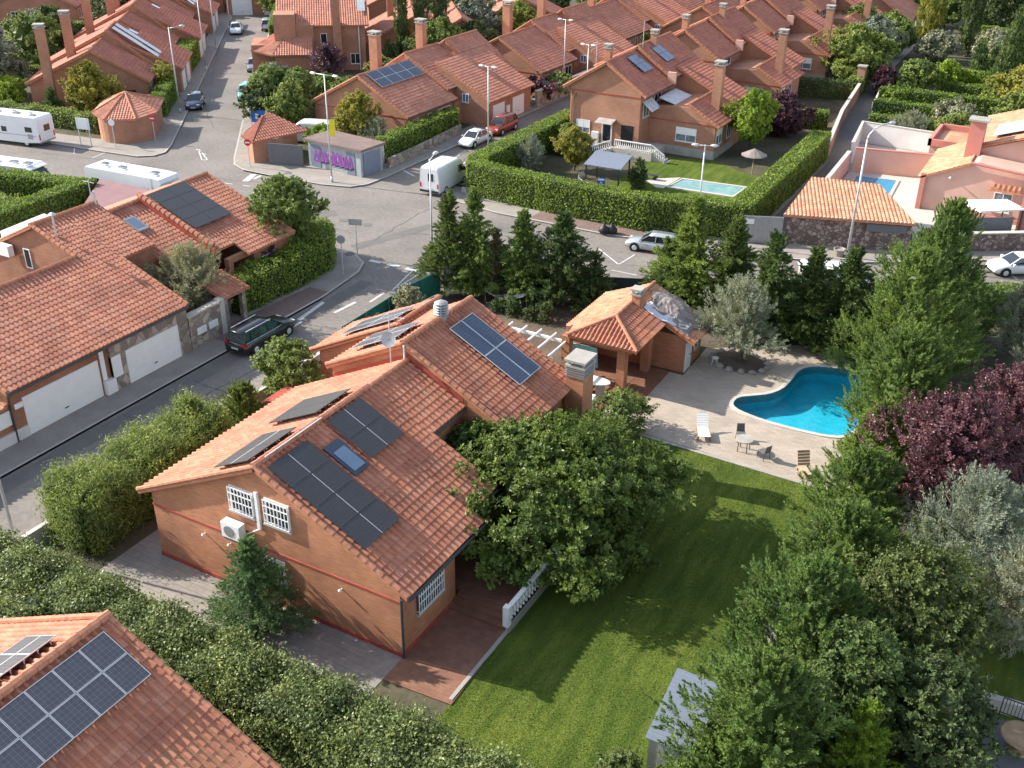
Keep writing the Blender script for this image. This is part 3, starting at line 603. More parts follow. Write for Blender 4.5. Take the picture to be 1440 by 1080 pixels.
def door(parent, n, c, w_, h_, mat='wood', name='door', panels=0, handle=True):
    fr = frame3(n, c); f = MB(); pbox(f, fr, -w_/2, w_/2, 0, h_, 0.0, 0.04)
    for i in range(1, panels): z = h_*i/panels; pbox(f, fr, -w_/2+.02, w_/2-.02, z-0.012, z+0.012, 0.03, 0.047)
    o = part(name, f, mat, parent)
    s = MB()
    for (a, b, z0, z1) in ((-w_/2-.07, -w_/2, 0, h_+.07), (w_/2, w_/2+.07, 0, h_+.07), (-w_/2, w_/2, h_, h_+.07)): pbox(s, fr, a, b, z0, z1, -0.01, 0.06)
    part('door_frame', s, mat, o)
    if handle: s = MB(); pbox(s, fr, -0.12 if panels else w_/2-.15, 0.12 if panels else w_/2-.08, 0.5 if panels else 1.0, 0.56 if panels else 1.1, 0.04, 0.07); part('handle', s, 'dark_metal', o)
    return o
def pvarray(parent, corner, du, dv, nu, nv, mat='pv', name='solar_panel', gap=0.02, lift=0.17, rim='alu', rails=True, framew=0.025, mid=None):
    """du, dv = edge vectors of ONE module; nu x nv modules, each module its own part"""
    O_ = Vector(corner); du = Vector(du); dv = Vector(dv); nr = du.cross(dv).normalized(); nr = -nr if nr.z < 0 else nr
    org = ORG.get(parent); off = Vector(org) if org is not None else Vector()
    for i in range(nu):
        for j in range(nv):
            a = O_+du*i+dv*j+nr*lift-off; u = du.normalized(); v = dv.normalized(); lu = du.length-gap; lw = dv.length-gap
            fm = MB(); fw = framew
            def q(p0, a1, b1, h0, h1): # box from p0 spanning a1 along u, b1 along v
                P = [p0+nr*h0, p0+u*a1+nr*h0, p0+u*a1+v*b1+nr*h0, p0+v*b1+nr*h0]; fm.extr(P, nr*(h1-h0))
            q(a, lu, fw, 0, 0.035); q(a+v*(lw-fw), lu, fw, 0, 0.035); q(a+v*fw, fw, lw-2*fw, 0, 0.035); q(a+u*(lu-fw)+v*fw, fw, lw-2*fw, 0, 0.035)
            me = bpy.data.meshes.new('frame'); me.from_pydata([tuple(x) for x in fm.v], [], fm.f); me.update(); autouv(me)
            # glass with uv in metres
            p = [a+u*fw+v*fw+nr*0.03, a+u*(lu-fw)+v*fw+nr*0.03, a+u*(lu-fw)+v*(lw-fw)+nr*0.03, a+u*fw+v*(lw-fw)+nr*0.03]
            m2 = bpy.data.meshes.new('panel'); m2.from_pydata([tuple(x) for x in p]+[tuple(x-nr*0.02) for x in p], [], [[0, 1, 2, 3], [7, 6, 5, 4], [0, 4, 5, 1], [1, 5, 6, 2], [2, 6, 7, 3], [3, 7, 4, 0]]); m2.update()
            if mid:
                mm = MB(); c0 = a+(v*lw*.5 if mid == 'u' else u*lu*.5)+nr*.031; ln = (u*lu if mid == 'u' else v*lw); mm.bar(c0, c0+ln, .025, .006); m4 = bpy.data.meshes.new('mid'); m4.from_pydata(mm.v, [], mm.f); m4.update(); midm = m4
            l = m2.uv_layers.new(name='UVMap'); UVs = [(0, 0), (lu, 0), (lu, lw), (0, lw)]
            dat = []
            for pl in m2.polygons:
                for vi in pl.vertices: dat += UVs[vi % 4]
            l.data.foreach_set('uv', dat)
            g = bpy.data.objects.new(name, m2); C.objects.link(g); m2.materials.append(M(mat)); g.parent = parent
            fo = bpy.data.objects.new('panel_frame', me); C.objects.link(fo); me.materials.append(M(rim)); fo.parent = g
            if mid: mo = bpy.data.objects.new('centre_strip', midm); C.objects.link(mo); midm.materials.append(M('alu')); mo.parent = g
            if rails and lift > 0.06:
                rb = MB()
                for s_ in (0.25, 0.75): rb.bar(a+v*lw*s_-nr*0.03, a+u*lu+v*lw*s_-nr*0.03, 0.04, 0.04)
                for s_ in (0.25, 0.75):
                    for t_ in (0.1, 0.9): rb.bar(a+v*lw*s_+u*lu*t_-nr*(lift), a+v*lw*s_+u*lu*t_-nr*0.02, 0.03, 0.03)
                me3 = bpy.data.meshes.new('rail'); me3.from_pydata(rb.v, [], rb.f); me3.update(); ro = bpy.data.objects.new('mounting_rail', me3); C.objects.link(ro); me3.materials.append(M('alu')); ro.parent = g
# ------------------------------------------------------------ houses
class House:
    """a building in world (rz=0) or local coordinates; blocks share one wall mesh, each roof slope is a part"""
    def __init__(s, name, label, cat='house', loc=(0, 0, 0), rz=0.0, group=None, wallmat='brick_far', tile='tile_far', k=4, absol=True, tw=0.30, cs=0.40, capmat='ridge_tile'):
        s.t = thing(name, label, cat, loc, rz, group, absol); s.w = MB(); s.cap = Multi(); s.wm = wallmat; s.tm = tile; s.k = k; s.tw = tw; s.cs = cs; s.cm = capmat; s.band = Multi(); s.gut = Multi()
    def sl(s, pts, mat=None): slope(s.t, pts, mat or s.tm, s.tw, s.cs, s.k)
    def gable(s, y0, y1, xl, zl, xr, zr, xa, za, ov=0.4, eo=0.45, left=True, right=True, vl=True, vr=True, z0=-0.1, walls=True, ends=(True, True), shade=0.0):
        """ridge along y at (xa,za); wall planes at xl, xr with roof-plane heights zl, zr there; ov = verge overhang, eo = eave overhang"""
        sL = (za-zl)/(xa-xl) if xa > xl else 0; sR = (za-zr)/(xr-xa) if xr > xa else 0
        if walls:
            P = [(xl, y0, z0), (xr, y0, z0), (xr, y0, zr-0.16)]+([(xa, y0, za-0.16)] if xl < xa < xr else [])+[(xl, y0, zl-0.16)]
            s.w.extr(P, (0, y1-y0, 0))
        Y0, Y1 = y0-ov*ends[0], y1+ov*ends[1]
        if left and xa > xl:
            e = (xl-eo, zl-eo*sL); s.sl([(e[0], Y0, e[1]), (e[0], Y1, e[1]), (xa, Y1, za), (xa, Y0, za)])
            s.gut.tube((e[0]-0.03, Y0, e[1]-0.08), (e[0]-0.03, Y1, e[1]-0.08), 0.06, n=6)
            for Y, on in ((Y0, ends[0]), (Y1, ends[1])):
                if on: caps(s.cap, (e[0], Y+(0.06 if Y == Y0 else -0.06), e[1]+0.06), (xa, Y+(0.06 if Y == Y0 else -0.06), za+0.06), 0.11)
        if right and xr > xa:
            e = (xr+eo, zr-eo*sR); s.sl([(e[0], Y0, e[1]), (e[0], Y1, e[1]), (xa, Y1, za), (xa, Y0, za)])
            s.gut.tube((e[0]+0.03, Y0, e[1]-0.08), (e[0]+0.03, Y1, e[1]-0.08), 0.06, n=6)
            for Y, on in ((Y0, ends[0]), (Y1, ends[1])):
                if on: caps(s.cap, (e[0], Y+(0.06 if Y == Y0 else -0.06), e[1]+0.06), (xa, Y+(0.06 if Y == Y0 else -0.06), za+0.06), 0.11)
        caps(s.cap, (xa, Y0, za+0.08), (xa, Y1, za+0.08), 0.15)
    def chimney(s, x, y, z0, z1, w=0.9, d=0.7, cap='concrete', mat=None, pot=True):
        m = MB(); m.box(x-w/2, x+w/2, y-d/2, y+d/2, z0, z1); o = part('chimney', m, mat or s.wm, s.t)
        c = MB(); c.box(x-w/2-.07, x+w/2+.07, y-d/2-.07, y+d/2+.07, z1, z1+0.1)
        for a in (-1, 1):
            for b in (-1, 1): c.box(x+a*w*0.42-.06, x+a*w*0.42+.06, y+b*d*0.4-.06, y+b*d*0.4+.06, z1+0.1, z1+0.3)
        c.box(x-w/2-.1, x+w/2+.1, y-d/2-.1, y+d/2+.1, z1+0.3, z1+0.42); part('chimney_cap', c, cap, o)
        return o
    def done(s):
        part('wall', s.w, s.wm, s.t)
        for q in s.cap.parts: part('ridge_tiles', q, s.cm, s.t)
        for q in s.band.parts: part('string_course', q, 'red_paint', s.t)
        for q in s.gut.parts: part('gutter', q, 'dark_metal', s.t)
        return s.t
# ------------------------------------------------------------ vehicles: local x = forward, origin on the ground under the centre
def wheels(t, xs, hw, r=0.32, w=0.2):
    for x in xs:
        for s in (-1, 1):
            m = MB(); y0, y1 = s*(hw-w), s*(hw+0.01); m.tube((x, y0, r), (x, y1, r), r, n=16); wo = part('wheel', m, 'rubber', t, label=None)
            m = MB(); m.tube((x, s*(hw+0.011), r), (x, s*(hw+0.03), r), r*0.62, r*0.5, n=12); part('rim', m, 'alu', wo)
def loft(secs):
    """secs: list of (x, [(y,z)...half section from bottom centre line outwards and up]) mirrored and joined"""
    rows = []
    for x, hs in secs:
        full = [(x, -y, z) for y, z in hs]+[(x, y, z) for y, z in hs[::-1]]
        rows.append(full)
    m = MB(); m.grid(rows, closed=True); n = len(rows[0])
    m.f.append(list(range(n))[::-1]); k = (len(rows)-1)*n; m.f.append([k+i for i in range(n)]); return m
def fixnormals(o):
    import bmesh
    b = bmesh.new(); b.from_mesh(o.data); bmesh.ops.recalc_face_normals(b, faces=b.faces); b.to_mesh(o.data); b.free()
def car(label, loc, rz, paint, style='hatch', cat='car', L=4.3, W=1.78, H=1.47, group=None, roofrails=False, name='car'):
    t = thing(name, label, cat, loc, rz, group); hl = L/2; hw = W/2; gc = 0.2; belt = 0.62*H+0.02; hood = 0.58*H
    st = {'hatch': (-0.93, -0.62, 0.18, 0.52), 'wagon': (-0.97, -0.85, 0.15, 0.5), 'sedan': (-0.72, -0.38, 0.16, 0.5), 'suv': (-0.95, -0.82, 0.2, 0.52)}[style]
    xr0, xr1, xr2, xr3 = [a*hl for a in st]  # rear glass foot, roof rear, roof front, windscreen foot
    trunk = belt-0.02 if style != 'sedan' else belt+0.02
    def sec(x, zt, k, zb=gc): return (x, [(0.0, zb), (hw*k*0.86, zb), (hw*k, zb+0.16), (hw*k*1.0, belt*0.7), (hw*k*0.94, zt-0.05), (hw*k*0.85, zt), (0, zt+0.03)])
    b = loft([sec(-hl, belt*0.72, 0.84, 0.35), sec(-hl+0.1, trunk-0.03, 0.93, 0.28), sec(-hl*0.8, trunk, 0.985), sec(-hl*0.4, belt, 1.0), sec(0.1, belt, 1.0), sec(xr3-0.1, belt-0.01, 0.99), sec(xr3+0.35, hood+0.03, 0.97), sec(hl-0.35, hood-0.07, 0.92), sec(hl-0.08, hood-0.2, 0.84, 0.26), sec(hl, hood-0.36, 0.76, 0.3)])
    body = part('body', b, paint, t, smooth=True); fixnormals(body)
    # wheel arches
    for x in (-hl*0.62, hl*0.63):
        for s in (-1, 1): a = MB(); a.tube((x, s*(hw-0.25), 0.33), (x, s*(hw+0.004), 0.33), 0.4, n=16); part('wheel_arch', a, 'black', body)
    g = MB(); bw, tw = hw*0.9, hw*0.70; zr = H
    def q(x, y, z): return (x, y, z)
    # greenhouse: pillars/roof in paint, glass inset
    roof = loft([(xr1-0.06, [(0, zr-0.09), (tw*0.97, zr-0.09), (tw*0.97, zr-0.05), (0, zr-0.03)]), (xr1+0.2, [(0, zr-0.07), (tw+.02, zr-0.07), (tw, zr-0.02), (0, zr)]), (0.0, [(0, zr-0.07), (tw+.02, zr-0.07), (tw, zr-0.01), (0, zr+.01)]), (xr2, [(0, zr-0.09), (tw+.0, zr-0.09), (tw*0.98, zr-0.05), (0, zr-0.03)])])
    ro = part('roof', roof, paint, t, smooth=True); fixnormals(ro)
    gl = MB(); zb = belt-0.03; zt = zr-0.06
    B = [(xr0, -bw*0.9, zb), (xr3, -bw*0.93, zb), (xr3, bw*0.93, zb), (xr0, bw*0.9, zb)]; T = [(xr1-.03, -tw*0.97, zt), (xr2, -tw*0.97, zt), (xr2, tw*0.97, zt), (xr1-.03, tw*0.97, zt)]
    gl.v += B+T; gl.f += [[0, 1, 5, 4], [1, 2, 6, 5], [2, 3, 7, 6], [3, 0, 4, 7], [4, 5, 6, 7], [3, 2, 1, 0]]
    part('glazing', gl, 'glass', t)
    for s in (-1, 1):
        for (xb, xt) in ((xr3, xr2), (-0.02*hl-0.1, -0.02*hl-0.12), (xr0+0.02, xr1)): pm = MB(); pm.bar((xb, s*bw*0.93, zb), (xt, s*(tw*0.985), zt), 0.07, 0.06); part('pillar', pm, paint, t)
        if style in ('wagon', 'suv'): pm = MB(); pm.bar((xr0*0.72, s*bw*0.925, zb), (xr0*0.7, s*tw*0.985, zt), 0.07, 0.06); part('pillar', pm, paint, t)
    for s in (-1, 1):
        m = MB(); m.box(hl-0.32, hl-0.06, s*hw*0.62-0.16, s*hw*0.62+0.16, hood-0.3, hood-0.16); part('headlight', m, 'clear_lamp', t)
        m = MB(); m.box(-hl-0.0, -hl+0.22, s*hw*0.76-0.13, s*hw*0.76+0.13, belt-0.22, belt-0.06); part('tail_light', m, 'red_lamp', t)
        m = MB(); m.box(xr3-0.28, xr3-0.12, s*(hw+0.09)-0.08, s*(hw+0.09)+0.08, belt-0.02, belt+0.12); part('side_mirror', m, paint, t)
        if roofrails: m = MB(); m.bar((xr1+0.1, s*tw*0.92, zr+0.05), (xr2-0.1, s*tw*0.92, zr+0.05), 0.04, 0.04); part('roof_rail', m, 'alu', t)
        m = MB(); m.bar((xr0+0.1, s*(hw*0.945), belt+0.0), (xr3-.05, s*(hw*0.945), belt+0.0), 0.02, 0.03); part('window_trim', m, 'alu' if roofrails else 'black', t)
    m = MB(); m.box(-hl-0.012, -hl+0.02, -0.26, 0.26, 0.5, 0.61); m.box(hl-0.03, hl+0.012, -0.26, 0.26, 0.34, 0.45); part('number_plate', m, 'plate', t)
    m = MB(); m.box(-hl-0.01, -hl+.1, -hw*0.8, hw*0.8, 0.28, 0.42); m.box(hl-.1, hl+.008, -hw*0.6, hw*0.6, 0.2, 0.33); part('bumper', m, 'black', t)
    wheels(t, (-hl*0.62, hl*0.63), hw)
    return t
def van(label, loc, rz, paint='paint_white', L=5.6, W=2.0, H=2.55, group=None, cat='van'):
    t = thing('van', label, cat, loc, rz, group); hl, hw = L/2, W/2
    def sec(x, zt, k, zb=0.3, kt=0.88): return (x, [(0, zb), (hw*k*0.95, zb), (hw*k, zb+0.15), (hw*k, 1.25), (hw*kt*k, zt-0.12), (hw*kt*k*0.9, zt), (0, zt+0.03)])
    b = loft([sec(-hl, H-0.14, 0.95), sec(-hl+0.12, H-0.03, 1), sec(0, H, 1), sec(hl*0.32, H-0.03, 1), sec(hl*0.46, H-0.22, 0.99), sec(hl*0.72, 1.45, 0.97, kt=0.95), sec(hl*0.93, 1.05, 0.93, kt=0.95), sec(hl, 0.8, 0.86, 0.35, .95)])
    o = part('body', b, paint, t, smooth=False); fixnormals(o)
    m = MB(); zz = lambda x: H-0.22+(x-hl*0.46)/(hl*0.26)*(1.45-H+0.22)
    m.poly([(hl*0.485, -hw*0.8, zz(hl*0.485)+.06), (hl*0.69, -hw*0.88, zz(hl*0.69)+.06), (hl*0.69, hw*0.88, zz(hl*0.69)+.06), (hl*0.485, hw*0.8, zz(hl*0.485)+.06)]); part('windscreen', m, 'glass', t)
    for s in (-1, 1):
        m = MB(); m.extr([(hl*0.25, s*hw*0.985, 1.3), (hl*0.62, s*hw*0.965, 1.3), (hl*0.47, s*hw*0.92, 1.95), (hl*0.25, s*hw*0.93, 1.95)], (0, s*0.03, 0)); part('side_window', m, 'glass', t)
        m = MB(); m.box(-hl-.02, -hl+.05, s*hw*0.86-0.07, s*hw*0.86+0.07, 0.75, 1.15); part('tail_light', m, 'red_lamp', t)
        m = MB(); m.box(hl*0.9, hl*0.97, s*hw*0.7-.15, s*hw*0.7+.15, 0.8, 1.0); part('headlight', m, 'clear_lamp', t)
        m = MB(); m.box(hl*0.5, hl*0.55, s*(hw+.15)-.1, s*(hw+.15)+.1, 1.35, 1.7); part('side_mirror', m, 'black', t)
    m = MB(); m.box(-hl-.02, -hl+.02, -hw*0.42, hw*0.1, 1.35, 2.0); part('rear_window', m, 'glass', t)
    m = MB(); m.bar((-hl-.015, 0.0, 0.5), (-hl-.015, 0.0, H-.2), 0.02, 0.02); part('door_seam', m, 'black', t)
    m = MB(); m.box(-hl-.03, -hl, -0.3, 0.25, 0.62, 0.74); part('number_plate', m, 'plate', t)
    m = MB(); m.box(-hl-.08, -hl+.1, -hw*0.93, hw*0.93, 0.35, 0.52); m.box(hl-.1, hl+.05, -hw*0.85, hw*0.85, 0.35, 0.6); part('bumper', m, 'black', t)
    wheels(t, (-hl*0.55, hl*0.62), hw, 0.34, 0.22)
    return t
def motorhome(label, loc, rz, L=7.2, W=2.3, H=2.95, alcove=True, group='motorhomes parked on the cross street', hi=True):
    t = thing('motorhome', label, 'motorhome', loc, rz, group); hl, hw = L/2, W/2
    b = MB(); x1 = hl-1.35
    b.extr([(-hl, -hw, 0.55), (-hl+1.6, -hw, 0.4), (x1, -hw, 0.4), (x1, -hw, H), (-hl+0.15, -hw, H), (-hl, -hw, H-0.3)], (0, W, 0)); part('living_cabin', b, 'paint_white', t)
    a = MB()
    if alcove: a.extr([(x1, -hw+.02, 1.95), (x1+0.75, -hw+.02, 2.15), (x1+1.05, -hw+.02, 2.5), (x1+0.85, -hw+.02, H-.05), (x1, -hw+.02, H-.01)], (0, W-.04, 0))
    else: a.extr([(x1, -hw+.05, 2.0), (x1+0.5, -hw+.1, 2.1), (x1, -hw+.05, H-.02)], (0, W-.1, 0))
    part('alcove', a, 'paint_white', t)
    c = loft([(x1-.05, [(0, .35), (hw*0.86, .35), (hw*0.88, 1.2), (hw*0.78, 2.02), (0, 2.05)]), (x1+0.3, [(0, .35), (hw*0.86, .35), (hw*0.88, 1.2), (hw*0.76, 1.98), (0, 2.0)]), (x1+0.85, [(0, .35), (hw*0.86, .35), (hw*0.86, 1.15), (hw*0.8, 1.35), (0, 1.38)]), (hl-.1, [(0, .38), (hw*0.8, .38), (hw*0.8, .8), (hw*0.74, 1.02), (0, 1.06)]), (hl, [(0, .42), (hw*0.7, .42), (hw*0.72, .65), (hw*0.68, .78), (0, .8)])])
    o = part('cab', c, 'paint_white', t); fixnormals(o)
    m = MB(); m.poly([(x1+.34, -hw*.72, 1.97), (x1+.83, -hw*.76, 1.42), (x1+.83, hw*.76, 1.42), (x1+.34, hw*.72, 1.97)]); part('windscreen', m, 'glass', t)
    for s in (-1, 1):
        m = MB(); m.box(x1+0.02, x1+0.5, s*hw*0.875-.015, s*hw*0.875+.015, 1.2, 1.75); part('cab_window', m, 'glass', t)
        for (x, z, ww, hh) in ((x1-0.7, 1.35, .75, .55), (x1-2.0, 1.35, .6, .5), (-hl+1.1, 1.5, .8, .5), (-hl+1.0, 0.85, .6, .45)):
            m = MB(); m.box(x-ww/2, x+ww/2, s*(hw+.012)-.012, s*(hw+.012)+.012, z, z+hh); part('side_window', m, 'glass' if z > 1 else 'grey_metal', t)
        m = MB(); m.box(-hl-.02, -hl+.06, s*hw*.88-.08, s*hw*.88+.08, .8, 1.3); part('tail_light', m, 'red_lamp', t)
        m = MB(); m.box(-hl+.3, x1-.1, s*(hw+.006)-.006, s*(hw+.006)+.006, 1.12, 1.18); part('side_stripe', m, 'grey_metal', t)
    m = MB(); m.box(-hl-.02, -hl+.02, -.55, .25, 1.5, 2.1); part('rear_window', m, 'glass', t)
    for i, (x, y, s) in enumerate(((-hl+1.0, .3, .28), (-hl+1.9, -.35, .22), (-hl+3.1, .1, .33), (-hl+3.7, -.3, .25), (x1-.7, .2, .33), (x1-0.1, -.35, .25))):
        m = MB(); m.box(x-s, x+s, y-s*.8, y+s*.8, H+.0, H+.1); ro = part('roof_hatch', m, 'white' if i % 2 else 'grey_metal', t)
        m = MB(); m.box(x-s*.7, x+s*.7, y-s*.5, y+s*.5, H+.1, H+.125); part('hatch_glass', m, 'glass', ro)
    m = MB(); m.box(-hl-.015, -hl+.01, -hw+.05, hw-.05, .45, .6); part('bumper', m, 'grey_metal', t)
    wheels(t, (-hl+1.7, hl-0.95), hw*.93, .36, .24)
    return t
# ------------------------------------------------------------ street furniture
def lamp(label, loc, h, arm=1.2, az=0.0, style='arm', group='street lamps', r=0.08):
    t = thing('street_lamp', label, 'street lamp', loc, R(az), group)
    m = MB(); m.tube((0, 0, 0), (0, 0, 0.5), r*1.5, r*1.3, 10); m.tube((0, 0, 0.5), (0, 0, h), r, r*0.55, 10); part('pole', m, 'galvanised', t, smooth=True)
    a = MB()
    if style == 'curved':
        P = [(0, 0, h), (0.05*arm, 0, h+.35), (0.3*arm, 0, h+.75), (0.65*arm, 0, h+.95), (arm, 0, h+.98)]
        for p, q in zip(P[:-1], P[1:]): a.tube(p, q, r*0.5, n=8)
        e = (arm, 0, h+.98)
    elif style == 'double':
        a.tube((-arm, 0, h-.05), (arm, 0, h-.05), r*0.4, n=6); e = (arm, 0, h-.05)
    else: a.tube((0, 0, h-0.1), (arm, 0, h+0.12), r*0.4, n=6); e = (arm, 0, h+.12)
    part('arm', a, 'galvanised', t, smooth=True)
    for s in ((1, -1) if style == 'double' else (1,)):
        l = MB(); l.lathe((s*(e[0]+.2), 0, e[2]-.06), [(0.02, .0), (.22, .02), (.26, .08), (.15, .17), (.03, .19)], 10, 1.3, .6); lo = part('lamp_head', l, 'galvanised', t)
        d = MB(); d.lathe((s*(e[0]+.2), 0, e[2]-.1), [(0.1, 0), (.17, .04)], 10, 1.3, .6); part('diffuser', d, 'clear_lamp', lo)
    return t
def text_mb(s, size):
    """letters as mesh in the xz plane, centred"""
    cu = bpy.data.curves.new('t', 'FONT'); cu.body = s; cu.size = size; cu.align_x = 'CENTER'; cu.align_y = 'CENTER'; cu.extrude = 0.004; cu.resolution_u = 2
    o = bpy.data.objects.new('t', cu); me = o.to_mesh(); mb = MB(); mb.v = [(v.co.x, v.co.z, v.co.y) for v in me.vertices]; mb.f = [list(p.vertices)[::-1] for p in me.polygons]
    o.to_mesh_clear(); bpy.data.objects.remove(o); bpy.data.curves.remove(cu); return mb
def sign(label, loc, az, kind, h=2.4, name='road_sign'):
    t = thing(name, label, 'sign', loc, R(az)); m = MB(); m.tube((0, 0, 0), (0, 0, h), 0.04, n=8); part('post', m, 'galvanised', t)
    f = MB()
    if kind in ('noentry', 'round', 'back', 'limit'):
        f.tube((0, -.05, h-.3), (0, -.075, h-.3), .32, n=24); col = {'noentry': 'redsign', 'round': 'redsign', 'back': 'grey_metal', 'limit': 'white'}[kind]; o = part('disc', f, col, t)
        if kind == 'noentry': b = MB(); b.box(-.22, .22, -.09, -.076, h-.36, h-.24); part('bar', b, 'white', o)
        if kind == 'round': b = MB(); b.tube((0, -.076, h-.3), (0, -.085, h-.3), .24, n=24); part('centre', b, 'white', o)
    elif kind == 'parking':
        f.box(-.32, .32, -.075, -.05, h-.75, h+.15); o = part('board', f, 'signblue', t); b = MB(); b.box(-.26, .26, -.085, -.076, h-.05, h+.1); part('border', b, 'white', o)
        x = text_mb('P', .5); x.v = [(a, b2-.085, c+h-.35) for a, b2, c in x.v]; part('letter', x, 'white', o)
    elif kind == 'board':
        f.box(-.5, .5, -.075, -.05, h-.45, h+.05); part('board', f, 'pale_stone', t)
    return t
# ------------------------------------------------------------ the ground, roads and pavements
def sheet(name, pts, z, mat): m = MB(); A = sum(pts[i][0]*pts[(i+1) % len(pts)][1]-pts[(i+1) % len(pts)][0]*pts[i][1] for i in range(len(pts))); m.poly([(x, y, z) for x, y in (pts if A > 0 else pts[::-1])]); return struct(name, m, mat)
def block(name, pts, h, mat): m = MB(); m.prism(pts, -0.3, h); return struct(name, m, mat)
def stroke(mb, p, q, w_, z=0.012, dash=None):
    p = Vector((p[0], p[1])); q = Vector((q[0], q[1])); L = (q-p).length; d = (q-p)/L; n = Vector((-d.y, d.x))*w_/2; s = 0
    while s < L:
        e = min(L, s+(dash[0] if dash else L)); a = p+d*s; b = p+d*e; mb.poly([(a.x+n.x*-1, a.y-n.y, z), (b.x-n.x, b.y-n.y, z), (b.x+n.x, b.y+n.y, z), (a.x+n.x, a.y+n.y, z)]); s = e+(dash[1] if dash else 1)
def arc(cx, cy, r, a0, a1, n=7): return [(cx+r*math.cos(R(a0+(a1-a0)*i/n)), cy+r*math.sin(R(a0+(a1-a0)*i/n))) for i in range(n+1)]
def offs(pts, d):  # offset an open polyline to its left
    out = []
    for i, p in enumerate(pts):
        a = Vector(pts[max(0, i-1)]); b = Vector(pts[min(len(pts)-1, i+1)]); t = (b-a).normalized(); out.append((p[0]-t.y*d, p[1]+t.x*d))
    return out
pool = [at(px, py, 0.15) for px, py in ((1030, 567), (1038, 559), (1060, 557), (1082, 555), (1100, 548), (1112, 537), (1120, 525), (1130, 518), (1148, 516), (1172, 518), (1198, 522), (1222, 530), (1232, 545), (1225, 570), (1212, 594), (1196, 610), (1182, 614), (1160, 612), (1132, 606), (1100, 598), (1072, 590), (1048, 581), (1034, 574))]
pc = (sum(p[0] for p in pool)/len(pool), sum(p[1] for p in pool)/len(pool))
def smooth(P, it=2):
    for _ in range(it):
        Q = []
        for i in range(len(P)): a, b = P[i], P[(i+1) % len(P)]; Q += [(a[0]*.75+b[0]*.25, a[1]*.75+b[1]*.25), (a[0]*.25+b[0]*.75, a[1]*.25+b[1]*.75)]
        P = Q
    return P
pool = smooth(pool, 1)
def ring_out(P, d):
    n = len(P); A = sum(P[i][0]*P[(i+1) % n][1]-P[(i+1) % n][0]*P[i][1] for i in range(n)); s = 1 if A > 0 else -1; out = []
    for i in range(n): a = Vector(P[i-1]); b = Vector(P[(i+1) % n]); t = (b-a).normalized(); out.append((P[i][0]+t.y*d*s, P[i][1]-t.x*d*s))
    return out
import bmesh
def sheet_hole(name, outer, hole, z, mat):
    b = bmesh.new(); vo = [b.verts.new((x, y, z)) for x, y in outer]; vh = [b.verts.new((x, y, z)) for x, y in hole]
    es = [b.edges.new((v[i], v[(i+1) % len(v)])) for v in (vo, vh) for i in range(len(v))]
    bmesh.ops.triangle_fill(b, use_beauty=True, use_dissolve=False, edges=es, normal=(0, 0, 1))
    for f in b.faces:
        if f.normal.z < 0: f.normal_flip()
    me = bpy.data.meshes.new(name); b.to_mesh(me); b.free(); autouv(me); o = link(name, me, mat, None); o['kind'] = 'structure'; return o
HOLE = ring_out(pool, 0.10)
sheet_hole('ground', [(-330, -110), (140, -110), (140, 340), (-330, 340)], HOLE, -0.32, 'garden_ground')
sheet_hole('road', [(-260, -60), (120, -60), (120, 260), (-260, 260)], HOLE, -0.004, 'asphalt')
def S2W(x, y): t = R(38); return (-60+x*math.cos(t)-y*math.sin(t), 47+x*math.sin(t)+y*math.cos(t))
PAVE = 0.11
k_bl = [(-24.6, -60), (-24.6, 26)]+[(-25.0, 29.5), (-25.2, 31.0), (-25.9, 32.6), (-27.4, 33.6), (-29.4, 33.7)]+[(-50, 31.0), (-65, 29.2), (-130, 17), (-260, -8)]
block('pavement', k_bl+[(-260, -60)], PAVE, 'paving')
k_bm = [(-19.3, -60), (-19.3, 29.5), (-19.0, 31.5), (-18.2, 33.2), (-16.5, 34.6), (-12, 36.3), (-6, 38.6), (4, 43.4), (14.7, 49.2), (40, 65), (120, 115)]
sheet_hole('pavement', k_bm+[(120, -60)], HOLE, PAVE, 'paving')
k_b3 = [(-260, 5), (-130, 31), (-76.9, 40.6), (-72.5, 41.9), (-64.9, 42.6), (-60.6, 43.2), (-59.4, 44.2), (-59.3, 45.6), (-60.5, 47.6)]+[S2W(0, y) for y in (6, 60, 120, 200)]
block('pavement', k_b3+[(-260, 260)], PAVE, 'paving')
k_b4 = [S2W(6.4, 200), S2W(6.4, 60), S2W(6.2, 8), (-52.4, 47.6), (-50.9, 46.0), (-49, 45.2), (-44.7, 45.2), (-40, 45.6), (-37.6, 46.3), (-36.7, 47.7), (-36.5, 50), (-36.4, 70), (-36.3, 260)]
block('pavement', k_b4, PAVE, 'paving')
k_b5 = [(-31.2, 260), (-31.2, 75), (-31.3, 56), (-31.0, 51.5), (-29.8, 49.0), (-27.7, 47.9), (-23, 47.1), (-13, 47.2), (-4.7, 48.5), (1, 49.6), (5.3, 51.2), (14, 57.0), (40, 75), (120, 128)]
block('pavement', k_b5+[(120, 260)], PAVE, 'paving')
# kerb stones, a slightly proud and paler edging
kb = MB()
for k in (k_bl[:-1], k_bm, k_b3, k_b4, k_b5):
    A = 1
    inner = offs(k, 0.15) if k in (k_bl[:-1], k_b3, k_b4, k_b5) else offs(k, -0.15)
    if k is k_b3 or k is k_b5: inner = offs(k, 0.15)
    for i in range(len(k)-1): kb.prism([k[i], k[i+1], inner[i+1], inner[i]], -0.2, PAVE+0.006)
struct('kerb', kb, 'kerb')
